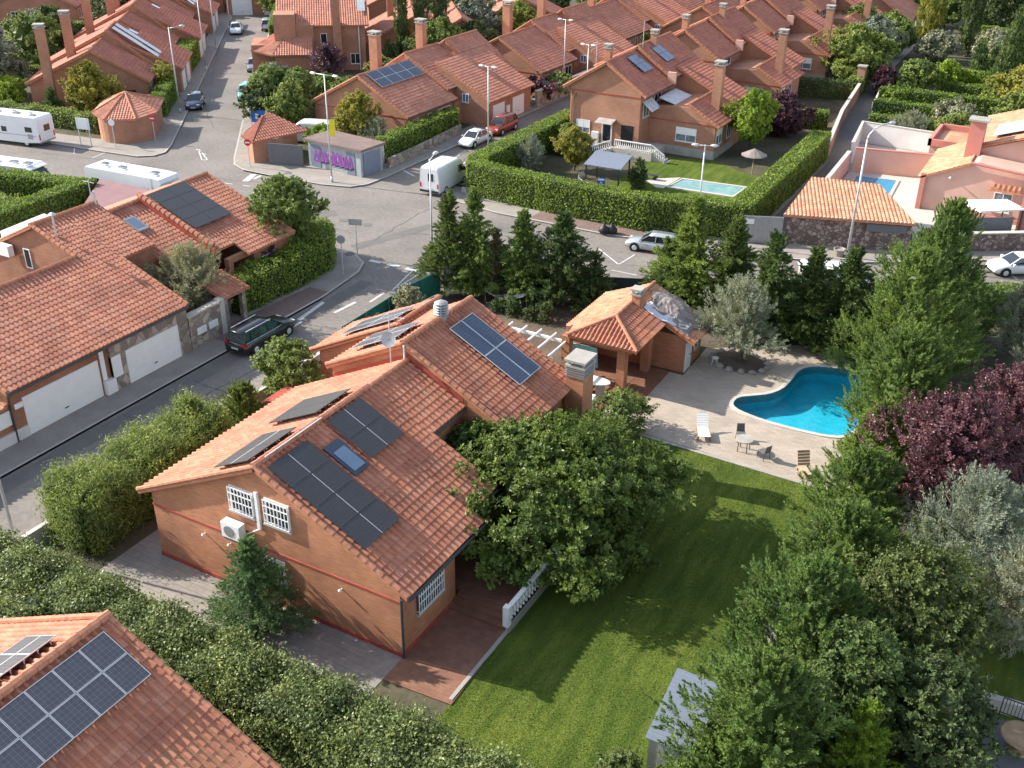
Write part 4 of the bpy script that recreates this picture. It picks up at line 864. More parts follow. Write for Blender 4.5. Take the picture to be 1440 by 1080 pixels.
# repaired strips, manholes and markings
sheet('road_patch', [at(*p) for p in ((492, 345), (640, 305), (650, 309), (500, 352))], 0.004, 'asphalt_patch')
sheet('road_patch', [(-24.4, -20), (-23.4, -20), (-23.2, 30), (-24.3, 30)], 0.004, 'asphalt_patch')
mk = MB()
def pst(a, b, w_, dash=None): stroke(mk, at(*a), at(*b), w_, 0.010, dash)
for a, b, w_, ds in [((520, 366), (610, 386), .4, (1.0, .6)), ((270, 152+100), (352, 262), .12, (1.6, 1.0)), ((580, 381), (552, 408), .12, None), ((590, 385), (558, 405), .12, None),
    ((415, 432), (395, 442), .35, None), ((455, 425), (420, 450), .3, None), ((395, 470), (425, 452), .2, None), ((500, 425), (470, 440), .25, None), ((540, 412), (520, 425), .2, None), ((600, 388), (618, 398), .3, None),
    ((842, 350), (870, 372), .12, None), ((870, 372), (893, 358), .12, None), ((1122, 368), (1128, 383), .12, None), ((1410, 376), (1430, 393), .12, None),
    ((620, 235), (650, 215), .15, None), ((627, 245), (655, 228), .15, None), ((566, 239), (583, 248), .2, None),
    ((357, 245), (345, 255), .6, None), ((367, 247), (357, 252), .3, None), ((104, 216), (105, 207), .12, None), ((130, 222), (150, 214), .12, None), ((276, 210), (290, 218), .1, None),
    ((284, 225), (278, 208), .12, None), ((278, 208), (292, 225), .12, None), ((284, 225), (292, 225), .15, None), ((313, 110), (320, 111), .12, None), ((860, 380), (900, 388), .1, (2, 1.5))]: pst(a, b, w_, ds)
# slow-zone lozenge with its number, white parking bays
ctr = at(385, 272); 
for i in range(20):
    a0, a1 = 2*math.pi*i/20, 2*math.pi*(i+1)/20
    stroke(mk, (ctr[0]+1.9*math.cos(a0), ctr[1]+1.3*math.sin(a0)), (ctr[0]+1.9*math.cos(a1), ctr[1]+1.3*math.sin(a1)), .22)
tx = text_mb('30', 1.7); mk.v += []; i0 = len(mk.v)
mk.v += [(ctr[0]+a, ctr[1]+c, 0.012+max(0, b)*0.1) for a, b, c in tx.v]; mk.f += [[i0+j for j in f] for f in tx.f]
struct('road_marking', mk, 'marking')
mh = MB()
for px, py in ((483, 310), (517, 316), (492, 359), (405, 245), (501, 312)): x, y = at(px, py); mh.tube((x, y, 0), (x, y, 0.013 if py != 245 and py != 359 else PAVE+0.013), .38, n=16)
struct('manhole_cover', mh, 'asphalt_patch')
ck = MB(); rg = random.Random(21)
def crack(a, b, w_=.035, z=0.006):
    p = Vector(a); q = Vector(b); n = max(3, int((q-p).length/.9)); P = [p+(q-p)*i/n+Vector((rg.uniform(-.18, .18), rg.uniform(-.18, .18))) for i in range(n+1)]
    for u, v in zip(P[:-1], P[1:]): stroke(ck, u, v, w_, z)
for a, b in (((-23.5, 2), (-20, 4)), ((-24, 8), (-19.6, 9.5)), ((-22, 9.3), (-21.5, 16)), ((-23.8, 13), (-19.6, 12.4)), (at(505, 350), at(590, 300)), (at(590, 300), at(640, 282)), (at(1190, 380), at(1350, 412)), (at(1290, 372), at(1380, 410)), (at(560, 330), at(700, 330)), (at(700, 330), at(860, 368)), (at(880, 372), at(1100, 392)), (at(400, 300), at(500, 330)), (at(300, 250), at(420, 262)), (at(280, 130), at(300, 180)), (at(310, 60), at(296, 120)), (at(620, 250), at(700, 190)), (at(60, 215), at(250, 238))): crack(a, b)
struct('road_crack', ck, 'dark_screen')
for P in (((430, 300), (470, 296), (476, 303), (436, 308)), ((700, 318), (780, 332), (776, 338), (697, 324)), ((280, 92), (292, 92), (286, 112), (274, 112)), ((940, 372), (1000, 378), (998, 384), (938, 378))): sheet('road_patch', [at(*p) for p in P], 0.003, 'asphalt_patch')
sheet('pavement_red', [(-27.3, 17.5), (-24.8, 17.5), (-24.8, 27.0), (-26.5, 27.0)], PAVE+0.004, 'pavement_red')
sheet('pavement_red', [(-20, 49.2), (-20, 47.4), (-13, 47.4), (-8, 48.0), (-8, 50), (-13, 50)], PAVE+0.004, 'pavement_red')
sheet('lane', [(-2.6, 51.0), (-0.3, 52.2), (-0.6, 62), (-1.0, 73), (-3.2, 97), (-5.6, 118), (-8.0, 118), (-7.0, 110), (-4.9, 86), (-2.9, 76), (-2.7, 60)], PAVE+0.005, 'asphalt_patch')
sheet_hole('garden_ground', [(-19.0+.8, -30), (20, -30), (60, 60), (40, 62), (15, 47.5), (-5, 36.0), (-16.8, 32.4), (-18.2, 30)], HOLE, PAVE+0.004, 'garden_ground')
sheet('garden_ground', [(-30.6, 51.7), (-27, 50.6), (-11, 50.0), (-3.3, 51.6), (-3.4, 76), (-5.8, 95), (-7.6, 112), (-12, 140), (-12, 240), (-29.2, 240), (-29.2, 52)], PAVE+0.004, 'garden_ground')
sheet('garden_ground', [(-0.2, 76), (6, 74), (120, 140), (120, 250), (-9.5, 250), (-6.5, 125), (-1.6, 88)], PAVE+0.004, 'garden_ground')
sheet('garden_ground', [S2W(8.6, 9), S2W(8.6, 200), (-39.2, 240), (-39.2, 52.5), (-44.8, 49.3), (-50, 48.6)], PAVE+0.004, 'garden_ground')
sheet('garden_ground', [S2W(-2.4, 9.5), S2W(-2.0, 200), (-250, 250), (-250, 20), (-130, 34.5), (-77, 44.2), (-68.3, 45.6)], PAVE+0.004, 'garden_ground')
sheet('garden_ground', [(-28.8, 26), (-29.5, 31.5), (-50, 28.8), (-65, 27), (-130, 14), (-250, -12), (-250, -55), (-34, -55), (-34, 20)], PAVE+0.004, 'garden_ground')
# far streets behind
sheet('far_road', [(-3, 163), (60, 150), (60, 156), (-3, 169)], PAVE+0.01, 'asphalt')
sheet('far_road', [S2W(-29, 30), S2W(-25, 30), S2W(-25, 120), S2W(-29, 120)], PAVE+0.01, 'asphalt')
# the plot of the main house
LZ = PAVE+0.012
lawn_pts = [(2.9, -6), (12.3, -6), (12.3, 20.0), (0.9, 20.45), (-1.5, 20.45), (-1.5, 10), (2.9, 10)]
sheet('lawn', lawn_pts, LZ, 'lawn')
rng = np.random.default_rng(5); n = 90000
gx = rng.uniform(2.95, 12.2, n); gy = rng.uniform(-5, 20.2, n)
c = np.stack([gx, gy, np.full(n, LZ+0.018)], 1); d = unit(np.stack([rng.normal(0.5, .4, n), rng.normal(0.1, .4, n), rng.uniform(.35, 1.1, n)], 1))
V, F = diamonds(c, d, unit(rng.normal(0, 1, (n, 3))), rng.uniform(.045, .08, n), rng.uniform(.014, .024, n))
leafmat('leaf_grass', (0.068, 0.11, 0.018), (0.155, 0.205, 0.04), 0.3, 0.7)
g = npmesh('grass', V, F, 'leaf_grass', None, lv=rng.random(n)); g['kind'] = 'stuff'
TZ = PAVE+0.02
block('terrace', [(0.02, -1.4), (3.0, -1.2), (2.75, 7.2), (2.75, 13.5), (-3.4, 13.5), (-3.4, 7.6), (-1.4, 7.5), (-1.4, 3.95), (0.02, 3.9)], 0.17, 'terrace_tile')
for i in range(3): block('terrace_step', [(.04, 3.3+i*.32), (2.75, 3.3+i*.32), (2.75, 3.62+i*.32), (.04, 3.62+i*.32)], .29+i*.12, 'terrace_tile')
block('upper_terrace', [(-1.4, 4.26), (2.74, 4.26), (2.74, 13.45), (-3.35, 13.45), (-3.35, 7.62), (-1.4, 7.62)], .56, 'terrace_tile')
kbx = MB(); kbx.box(2.76, 2.92, -1.0, 3.3, -.1, 0.2); kbx.box(2.76, 2.95, 3.3, 12.0, -.1, 0.6); struct('terrace_edge', kbx, 'concrete')
sheet('side_path', [(-14.6, -2.3), (0.0, -2.9), (0.0, -0.02), (-13.0, -0.02), (-13.02, 5), (-14.6, 5)], TZ, 'slab')
patio = [(-1.4, 20.6), (1.0, 20.55), (12.2, 20.15), (13.5, 24), (13.6, 36.5), (8.9, 37.5), (0.9, 32), (0.95, 27.9), (-1.4, 27.9)]
# patio sheet with a hole for the pool: bridge the outline to the pool rim
sheet_hole('patio', patio, ring_out(pool, 0.16), PAVE+0.03, 'paver')
m = MB(); P1 = pool; P2 = ring_out(pool, 0.24); z1 = PAVE+0.09
m.grid([[(x, y, z1-.5) for x, y in P1], [(x, y, z1) for x, y in P1], [(x, y, z1) for x, y in P2], [(x, y, z1-.1) for x, y in P2]], closed=True); struct('pool_coping', m, 'pale_stone')
PP = P1 if sum(P1[i][0]*P1[(i+1) % len(P1)][1]-P1[(i+1) % len(P1)][0]*P1[i][1] for i in range(len(P1))) > 0 else P1[::-1]
m = MB(); m.poly([(x, y, PAVE-0.02) for x, y in PP]); struct('pool_water', m, 'clear_water')
m = MB(); m.poly([(x, y, -0.85) for x, y in PP]); m.grid([[(x, y, -0.85) for x, y in PP], [(x, y, z1-.02) for x, y in PP]], closed=True); struct('pool_basin', m, 'pool_mosaic')
m = MB(); m.prism([(-1.45, 20.3), (12.3, 20.0), (12.3, 20.15), (-1.45, 20.55)], -.1, PAVE+0.05); struct('patio_edge', m, 'concrete')
block('porch_floor', [(-5.6, 20.6), (-1.4, 20.6), (-1.4, 27.9), (-5.6, 27.9)], 0.16, 'terrace_tile'); block('porch_floor', [(-1.4, 22.6), (0.1, 22.6), (0.1, 27.9), (-1.4, 27.9)], 0.15, 'terrace_tile')
sheet('garden_earth', [(-18, 17), (-5.7, 19), (-5.7, 28), (0, 32), (8.5, 38), (8, 41.5), (-5, 35), (-16.8, 32.0), (-18, 29.5)], PAVE+0.01, 'earth')
sheet('stone_edge', [(11.5, 5), (12.6, 5), (12.8, 19.8), (12.2, 19.8)], PAVE+0.03, 'rock')
sheet('paved_court', [(-40.5, 3), (-29, 20), (-28.6, 26), (-29.5, 31), (-45, 29)], PAVE+0.012, 'slab')
# ------------------------------------------------------------ the main house
H = House('brick_house', 'large brick house in the centre with solar panels on both sides of its tiled roof', 'house', (-6.5, 5, 0), wallmat='brick', tile='tile', k=8, absol=True, tw=.29, cs=.38)
t = H.t; w = H.w
sR = 0.494; zr = 6.95; xa = -6.6
# walls
w.extr([(-13, 0, -0.1), (0, 0, -0.1), (0, 0, 3.52), (xa, 0, zr-.17), (-13, 0, 3.62)], (0, 3.9, 0))
w.extr([(-13, 3.9, -.1), (-1.5, 3.9, -.1), (-1.5, 3.9, 4.2), (xa, 3.9, zr-.17), (-13, 3.9, 3.62)], (0, 3.5, 0))
w.extr([(-13, 7.4, -.1), (-3.7, 7.4, -.1), (-3.7, 7.4, 5.25), (xa, 7.4, zr-.17), (-13, 7.4, 3.62)], (0, 3.1, 0))
def zR(x): return zr-(x-xa)*sR
def zL(x): return zr-(xa-x)*sR
H.sl([(0.5, -.2, zR(.5)), (0.5, 5.5, zR(.5)), (xa, 5.5, zr), (xa, -.2, zr)])
H.sl([(-0.1, 5.5, zR(-.1)), (-.1, 7.55, zR(-.1)), (xa, 7.55, zr), (xa, 5.5, zr)])
H.sl([(-3.45, 7.55, zR(-3.45)), (-3.45, 10.5, zR(-3.45)), (xa, 10.5, zr-.02), (xa, 7.55, zr-.02)])
H.sl([(-13.65, -.2, zL(-13.65)), (-13.65, 10.5, zL(-13.65)), (xa, 10.5, zr), (xa, -.2, zr)])
caps(H.cap, (xa, -.2, zr+.1), (xa, 7.3, zr+.1), .17); caps(H.cap, (xa, 7.3, zr+.03), (xa, 10.5, zr+.03), .15)
for (a, b) in (((.5, -.14, zR(.5)+.07), (xa, -.14, zr+.07)), ((-13.65, -.14, zL(-13.65)+.07), (xa, -.14, zr+.07)), ((-.1, 7.5, zR(-.1)+.07), (-3.45, 7.5, zR(-3.45)+.07))): caps(H.cap, a, b, .12)
H.gut.tube((.56, -.2, zR(.5)-.1), (.56, 5.5, zR(.5)-.1), .07); H.gut.tube((-.04, 5.5, zR(-.1)-.1), (-.04, 7.5, zR(-.1)-.1), .07)
H.gut.tube((.08, -.05, 0.15), (.08, -.05, 3.1), .055); H.gut.tube((-3.4, 7.6, 5.25), (-3.4, 10.4, 5.25), .06)
# middle and rear wings
w.extr([(-11.2, 10.5, -.1), (-1.1, 10.5, -.1), (-1.1, 10.5, 4.65), (-6.8, 10.5, 7.55), (-11.2, 10.5, 5.33)], (0, 3.3, 0))
w.extr([(-9.6, 13.8, -.1), (-1.1, 13.8, -.1), (-1.1, 13.8, 4.6), (-6.8, 13.8, 7.25), (-9.6, 13.8, 5.9)], (0, 2.5, 0))
w.extr([(-15.2, 14.3, -.1), (-9.6, 14.3, -.1), (-9.6, 14.3, 6.3), (-15.2, 14.3, 3.55)], (0, 3.7, 0))
z3 = lambda x: 7.74-(x+6.8)*.515
H.sl([(-.6, 10.35, z3(-.6)), (-.6, 13.7, z3(-.6)), (-6.8, 13.7, 7.74), (-6.8, 10.35, 7.74)]); H.sl([(-.6, 13.7, z3(-.6)), (-.6, 16.5, z3(-.6)), (-6.8, 16.5, 7.72), (-6.8, 13.7, 7.72)])
H.sl([(-11.5, 10.35, 5.38), (-11.5, 13.9, 5.38), (-6.8, 13.9, 7.74), (-6.8, 10.35, 7.74)])
H.sl([(-9.5, 13.9, 6.3), (-9.5, 16.5, 6.3), (-6.8, 16.5, 7.68), (-6.8, 13.9, 7.68)])
H.sl([(-15.7, 14.1, 3.5), (-15.9, 18.3, 3.4), (-9.7, 18.0, 6.5), (-9.7, 14.1, 6.5)]); H.sl([(-7.2, 14.1, 5.3), (-7.2, 18, 5.3), (-9.7, 18, 6.5), (-9.7, 14.1, 6.5)])
for a, b, r in (((-6.8, 10.35, 7.84), (-6.8, 13.8, 7.84), .17), ((-6.8, 13.8, 7.8), (-6.8, 16.5, 7.8), .15), ((-9.7, 14.1, 6.6), (-9.7, 18, 6.6), .15), ((-.6, 10.42, z3(-.6)+.07), (-6.8, 10.42, 7.8), .12), ((-11.5, 10.42, 5.46), (-6.8, 10.42, 7.8), .12), ((-15.7, 14.16, 3.58), (-9.7, 14.16, 6.57), .12), ((-.6, 16.44, z3(-.6)+.07), (-6.8, 16.44, 7.78), .12)): caps(H.cap, a, b, r)
b = H.band
b.box(-13.03, .03, -.03, 0, 2.87, 2.95); b.box(-13.03, .05, -.035, 0, -.1, .34); b.box(0, .04, -.03, 3.95, -.1, .34); b.box(-1.5, -1.46, 3.95, 7.3, -.1, .34)
# stepped flashing where the front roof meets the tall wall
b.extr([(-11.2, 10.46, zL(-11.2)-.1), (xa, 10.46, zr-.1), (xa, 10.46, zr+.3), (-11.2, 10.46, zL(-11.2)+.3)], (0, .04, 0)); b.extr([(-3.6, 10.46, zR(-3.6)-.1), (xa, 10.46, zr-.1), (xa, 10.46, zr+.28), (-3.6, 10.46, zR(-3.6)+.28)], (0, .04, 0))
window(t, '-y', (-7.62, 0, 4.36), 1.25, 1.2, 2, grille=True); window(t, '-y', (-5.77, 0, 4.36), 1.25, 1.2, 2, grille=True); window(t, '-y', (-6.3, 0, 1.32), 1.2, 1.25, 2, grille=True)
window(t, '+x', (0, 1.97, 1.55), 1.8, 1.2, 3, 'dark_metal', grille=True); window(t, '+x', (-1.5, 5.6, .9), 2.2, 1.5, 2, 'white')
m = MB(); m.box(-8.52, -7.55, -.5, -.12, 3.2, 3.92); ac = part('air_conditioner', m, 'white', t); m = MB(); m.tube((-8.1, -.5, 3.56), (-8.1, -.52, 3.56), .27, n=20); part('fan_grille', m, 'grey_metal', ac); m = MB(); m.box(-8.4, -7.6, -.5, 0, 3.12, 3.18); part('bracket', m, 'dark_metal', ac)
m = MB(); m.box(-6.86, -6.7, -.12, 0, 3.9, 5.7); m.tube((-7.5, -.1, 3.4), (-6.78, -.08, 3.9), .03); part('duct', m, 'white', t)
for x, z in ((-10.05, 2.42), (-2.81, 2.42), (-8.6, 2.44)): m = MB(); m.tube((x, 0, z), (x, -.12, z), .03); m.lathe((x, -.15, z-.07), [(.02, 0), (.07, .05), (.07, .1), (.02, .14)], 8); part('wall_lamp', m, 'white', t)
# skylight
def onR(x, y, up=0): return (x+up*.44, y, zR(x)+up*.9)
m = MB(); P = [onR(-5.58, 2.72), onR(-4.0, 2.72), onR(-4.0, 3.66), onR(-5.58, 3.66)]; m.extr(P, (0.1, 0, .2)); sk = part('skylight', m, 'paint_navy', t)
m = MB(); m.extr([onR(-5.2, 2.84, .24), onR(-4.14, 2.84, .24), onR(-4.14, 3.54, .24), onR(-5.2, 3.54, .24)], (.01, 0, .02)); part('pane', m, 'sky_glass', sk)
dR = Vector((1, 0, -sR)).normalized(); dL = Vector((-1, 0, -sR)).normalized()
pvarray(t, (-6.2, .12, zR(-6.2)+.05), dR*1.26, (0, 2.36, 0), 4, 1, rim='dark_metal', mid='u'); pvarray(t, (-6.35, 3.98, zR(-6.35)+.05), dR*1.25, (0, 2.36, 0), 2, 1, rim='dark_metal', mid='u')
pvarray(t, (-7.05, .1, zL(-7.05)+.05), dL*2.16, (0, 1.5, 0), 1, 2, lift=.2, rim='dark_metal', mid='v'); pvarray(t, (-7.2, 4.5, zL(-7.2)+.05), dL*3.1, (0, 1.25, 0), 1, 2, lift=.2, rim='dark_metal')
pvarray(t, (-6.05, 13.05, z3(-6.05)+.08), Vector((1, 0, -.515)).normalized()*2.2, (0, 1.06, 0), 2, 2, 'pv_blue', lift=.25)
pvarray(t, (-7.6, 11.2, 7.42), Vector((-1, 0, -.5)).normalized()*1.6, (0, 1.0, 0), 2, 2, 'pv_grey', lift=.2); pvarray(t, (-10.3, 14.7, 6.25), Vector((-1, 0, -.5)).normalized()*2.0, (0, 1.0, 0), 2, 2, 'pv_grey', lift=.2)
m = MB(); pp = [onR(-6.5, y, .28) for y in (0.4, 1.2, 2.2, 3.9)]
for p, q in zip(pp[:-1], pp[1:]): m.tube((p[0]-.1, p[1], p[2]+.05), (q[0]-.1, q[1], q[2]+.05), .025)
part('conduit', m, 'white', t)
H.chimney(-.42, 16.25, -.1, 5.8, .95, 1.15, cap='concrete'); 
m = MB(); [m.box(-.95, .11, 15.62, 16.88, 5.3+i*.13, 5.36+i*.13) for i in range(4)]; part('chimney_louvre', m, 'grey_metal', t)
# round metal cowl with struts on the rear ridge
m = MB(); cx, cy, cz = -6.85, 13.75, 7.7; m.tube((cx, cy, cz-.3), (cx, cy, cz+.25), .30, n=14); co = part('chimney_cowl', m, 'grey_metal', t)
for k in range(4): m = MB(); m.lathe((cx, cy, cz+.3+k*.13), [(.32, 0), (.38, .02), (.34, .06), (.3, .07)], 14); part('cowl_ring', m, 'grey_metal', co)
m = MB()
for k in range(6): a = k*math.pi/3; m.tube((cx+.36*math.cos(a), cy+.36*math.sin(a), cz+.2), (cx+.2*math.cos(a), cy+.2*math.sin(a), cz+.92), .025)
m.lathe((cx, cy, cz+.85), [(.34, 0), (.2, .08), (.03, .12)], 14); part('cowl_top', m, 'grey_metal', co)
# aerial with a dish
ax_, ay_ = -7.4, 10.2; m = MB(); m.tube((ax_, ay_, 6.4), (ax_, ay_, 9.3), .03); m.tube((ax_, ay_, 9.1), (ax_+.8, ay_+.1, 9.15), .015)
for k in range(5): m.tube((ax_+.15*k+.1, ay_-.2, 9.12), (ax_+.15*k+.1, ay_+.25, 9.12), .01)
an = part('aerial', m, 'galvanised', t); m = MB(); n = 18
c0 = Vector((ax_+.05, ay_-.15, 8.0)); nd_ = Vector((0.25, -.85, .35)).normalized(); a_ = nd_.orthogonal().normalized(); b_ = nd_.cross(a_)
m.grid([[c0+a_*math.cos(2*math.pi*k/n)*r+b_*math.sin(2*math.pi*k/n)*r+nd_*(r*r*.35) for k in range(n)] for r in (.02, .16, .28, .36)], closed=True); m.tube(c0, c0+nd_*.45, .015); m.tube(c0, (ax_, ay_, 8.0), .03); part('dish', m, 'grey_metal', an)
m = MB(); m.tube((-6.75, 10.4, 7.2), (-6.7, 10.3, 7.75), .05); m.tube((-6.75, 10.4, 6.7), (-6.75, 10.4, 7.2), .05); part('vent_pipe', m, 'white', t)
H.done()
# ------------------------------------------------------------ house across the inner street, left of the picture
G_ = None
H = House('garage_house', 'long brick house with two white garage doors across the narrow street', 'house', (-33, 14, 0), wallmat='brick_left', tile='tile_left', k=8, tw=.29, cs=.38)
t = H.t; w = H.w; s = .38; zp = lambda x: 3.3+s*(-26.5-x)
w.extr([(-26.7, 3.2, -.1), (-26.7, 3.2, zp(-26.7)-.17), (-32.7, 3.2, zp(-32.7)-.17), (-32.7, 3.2, -.1)], (0, 6.45, 0))
H.sl([(-26.25, 2.9, zp(-26.25)), (-26.25, 13.4, zp(-26.25)), (-32.75, 13.4, zp(-32.75)), (-32.75, 2.9, zp(-32.75))])
H.sl([(-26.25, 13.4, zp(-26.25)), (-26.25, 15.65, zp(-26.25)), (-36.3, 15.65, zp(-36.3)), (-36.3, 13.4, zp(-36.3))])
H.sl([(-31.4, 15.65, zp(-31.4)), (-31.4, 18.4, zp(-31.4)), (-36.3, 18.4, zp(-36.3)), (-36.3, 15.65, zp(-36.3))])
H.sl([(-41.5, 13.3, 4.6), (-41.5, 18.5, 4.6), (-36.3, 18.5, zp(-36.3)), (-36.3, 13.3, zp(-36.3))])
w.extr([(-26.75, 13.5, -.1), (-26.75, 13.5, zp(-26.75)-.18), (-36.3, 13.5, zp(-36.3)-.2), (-41.2, 13.5, 4.6), (-41.2, 13.5, -.1)], (0, 2.0, 0))
w.extr([(-31.6, 15.5, -.1), (-31.6, 15.5, zp(-31.6)-.18), (-36.3, 15.5, zp(-36.3)-.2), (-41.2, 15.5, 4.6), (-41.2, 15.5, -.1)], (0, 2.9, 0))
s4 = .38; z4 = lambda x: 3.2+s4*(-29-x)
H.sl([(-30.3, 18.4, z4(-30.3)), (-30.3, 22.0, z4(-30.3)), (-36.4, 22.0, z4(-36.4)), (-36.4, 18.4, z4(-36.4))])
H.sl([(-29.9, 22.0, z4(-29.9)+.25), (-29.9, 23.7, z4(-29.9)+.25), (-36.4, 23.7, z4(-36.4)+.25), (-36.4, 22.0, z4(-36.4)+.25)]); H.sl([(-28.6, 23.7, z4(-28.6)+.25), (-28.6, 28.4, z4(-28.6)+.25), (-36.4, 28.4, z4(-36.4)+.25), (-36.4, 23.7, z4(-36.4)+.25)])
H.sl([(-41, 18.4, 4.5), (-41, 28.4, 4.5), (-36.4, 28.4, z4(-36.4)+.2), (-36.4, 18.4, z4(-36.4)+.2)])
for y0, y1, xr in ((18.4, 22.0, -30.7), (22.05, 24.4, -33.2), (24.5, 28.1, -29.0)): w.extr([(xr, y0, -.1), (xr, y0, z4(xr)-.1), (-36.4, y0, z4(-36.4)-.1), (-40.6, y0, 4.4), (-40.6, y0, -.1)], (0, y1-y0-.02, 0))
w.box(-29.4, -29.0, 22.1, 22.5, -.1, 3.3); w.box(-29.4, -29.1, 22.5, 24.4, 2.9, 3.3)
for a, b, r in (((-32.75, 2.9, zp(-32.75)+.08), (-32.75, 13.3, zp(-32.75)+.08), .15), ((-36.3, 13.3, zp(-36.3)+.08), (-36.3, 18.4, zp(-36.3)+.08), .15), ((-32.75, 13.4, zp(-32.75)+.08), (-36.3, 13.4, zp(-36.3)+.08), .13), ((-36.4, 18.5, z4(-36.4)+.1), (-36.4, 28.4, z4(-36.4)+.33), .15),
    ((-26.25, 2.96, zp(-26.25)+.07), (-32.75, 2.96, zp(-32.75)+.07), .12), ((-26.25, 15.6, zp(-26.25)+.07), (-31.4, 15.6, zp(-31.4)+.07), .12), ((-28.6, 28.34, z4(-28.6)+.32), (-36.4, 28.34, z4(-36.4)+.32), .12)): caps(H.cap, a, b, r)
m = MB(); m.extr([(-29.9, 21.85, z4(-29.9)), (-29.9, 21.85, z4(-29.9)+.5), (-36.4, 21.85, z4(-36.4)+.5), (-36.4, 21.85, z4(-36.4))], (0, .3, 0)); part('party_wall', m, 'red_paint', t)
for i in range(16): x = -30.1-i*.4; caps(H.cap, (x, 22.0, z4(x)+.52), (x-.36, 22.0, z4(x-.36)+.52), .2, .36)
H.gut.tube((-26.2, 2.9, 3.1), (-26.2, 15.6, 3.1), .07); H.gut.tube((-26.62, 3.15, 0), (-26.62, 3.15, 3), .05)
for y0, y1, hh in ((4.0, 8.8, 2.25), (10.75, 14.65, 2.1)): door(t, '+x', (-26.7 if y0 < 9 else -26.49, (y0+y1)/2, .05), y1-y0, hh, 'white', 'garage_door', 5)
m = MB(); m.box(-26.72, -26.5, 9.65, 15.6, -.1, 3.0); part('stone_facing', m, 'stone_wall', t)
m = MB(); m.box(-26.7, -26.4, 9.0, 9.7, 0, .95); m.box(-26.7, -26.45, 9.65, 10.3, .9, 2.2); part('meter_box', m, 'white', t)
m = MB(); m.box(-26.68, -26.6, 9.02, 9.3, 1.0, 2.9); part('drainpipe', m, 'white', t)
m = MB(); m.box(-26.69, -26.62, 3.4, 3.9, 1.9, 2.2); part('wall_light', m, 'white', t)
m = MB(); m.box(-26.75, -26.62, -6, 3.9, -.1, .75); part('plinth', m, 'white_wall', t)
window(t, '-y', (-37.4, 13.5, 4.0), .6, 1.3, 1, sill=False); m = MB(); m.box(-39.4, -38.4, 12.9, 13.3, 4.7, 5.4); part('air_conditioner', m, 'white', t)
window(t, '+x', (-33.2, 23.3, .8), 1.6, 1.5, 2); window(t, '+x', (-29.0, 25.6, .9), 2.2, 1.6, 2)
pvarray(t, (-36.2, 22.4, z4(-36.2)+.33), Vector((1, 0, -s4)).normalized()*1.12, (0, 1.75, 0), 4, 2, 'pv', gap=.015, rim='dark_metal')
m = MB(); m.extr([(-35.3, 19.35, z4(-35.3)+.02), (-33.9, 19.35, z4(-33.9)+.02), (-33.9, 20.25, z4(-33.9)+.02), (-35.3, 20.25, z4(-35.3)+.02)], (.05, 0, .18)); k_ = part('skylight', m, 'grey_metal', t); m = MB(); m.extr([(-35.1, 19.45, z4(-35.1)+.21), (-34.1, 19.45, z4(-34.1)+.21), (-34.1, 20.15, z4(-34.1)+.21), (-35.1, 20.15, z4(-35.1)+.21)], (0, 0, .02)); part('pane', m, 'sky_glass', k_)
m = MB(); m.tube((-34.8, 13.9, 6.2), (-34.8, 13.9, 7.9), .06); m.lathe((-34.8, 13.9, 7.8), [(.2, 0), (.24, .08), (.05, .2)], 10); part('flue', m, 'galvanised', t)
m = MB(); m.tube((-36.3, 18.1, 7), (-36.3, 18.1, 8.6), .03); m.tube((-36.1, 18.2, 7), (-36.15, 18.2, 7.9), .07); m.tube((-36.8, 18.1, 8.5), (-35.8, 18.1, 8.5), .015); part('aerial', m, 'galvanised', t)
H.done()
# its neighbour whose corner shows at the left edge
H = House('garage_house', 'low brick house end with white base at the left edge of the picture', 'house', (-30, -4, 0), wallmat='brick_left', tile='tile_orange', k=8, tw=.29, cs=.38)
H.w.box(-34, -26.75, -10, 3.15, -.1, 2.4); H.sl([(-26.4, -10, 2.4), (-26.4, 2.85, 2.4), (-34, 2.85, 4.6), (-34, -10, 4.6)]); caps(H.cap, (-26.4, 2.8, 2.48), (-34, 2.8, 4.68), .12)
m = MB(); m.box(-26.76, -26.7, 2.0, 3.1, 1.15, 2.0); part('meter_box', m, 'white', H.t); H.done()
# stone garden wall with mailboxes, joined to the stone gateway
w_ = thing('stone_garden_wall', 'stone wall with white letter boxes between the garage and the black car', 'wall', (-26.6, 17, 0), absol=True)
m = MB(); m.box(-26.85, -26.45, 15.66, 18.3, -.1, 2.25); part('wall', m, 'stone_wall', w_)
m = MB(); m.box(-26.9, -26.4, 15.6, 18.4, 2.25, 2.35); m.box(-26.9, -26.4, 18.3, 18.7, -.1, 2.45); part('coping', m, 'pale_stone', w_)
for y in (16.2, 17.2): m = MB(); m.box(-26.45, -26.38, y, y+.75, .9, 1.35); part('letter_box', m, 'white', w_)
t = thing('gate_roof', 'small tiled gate canopy behind the olive tree', 'gate', (-27.5, 20, 0), absol=True)

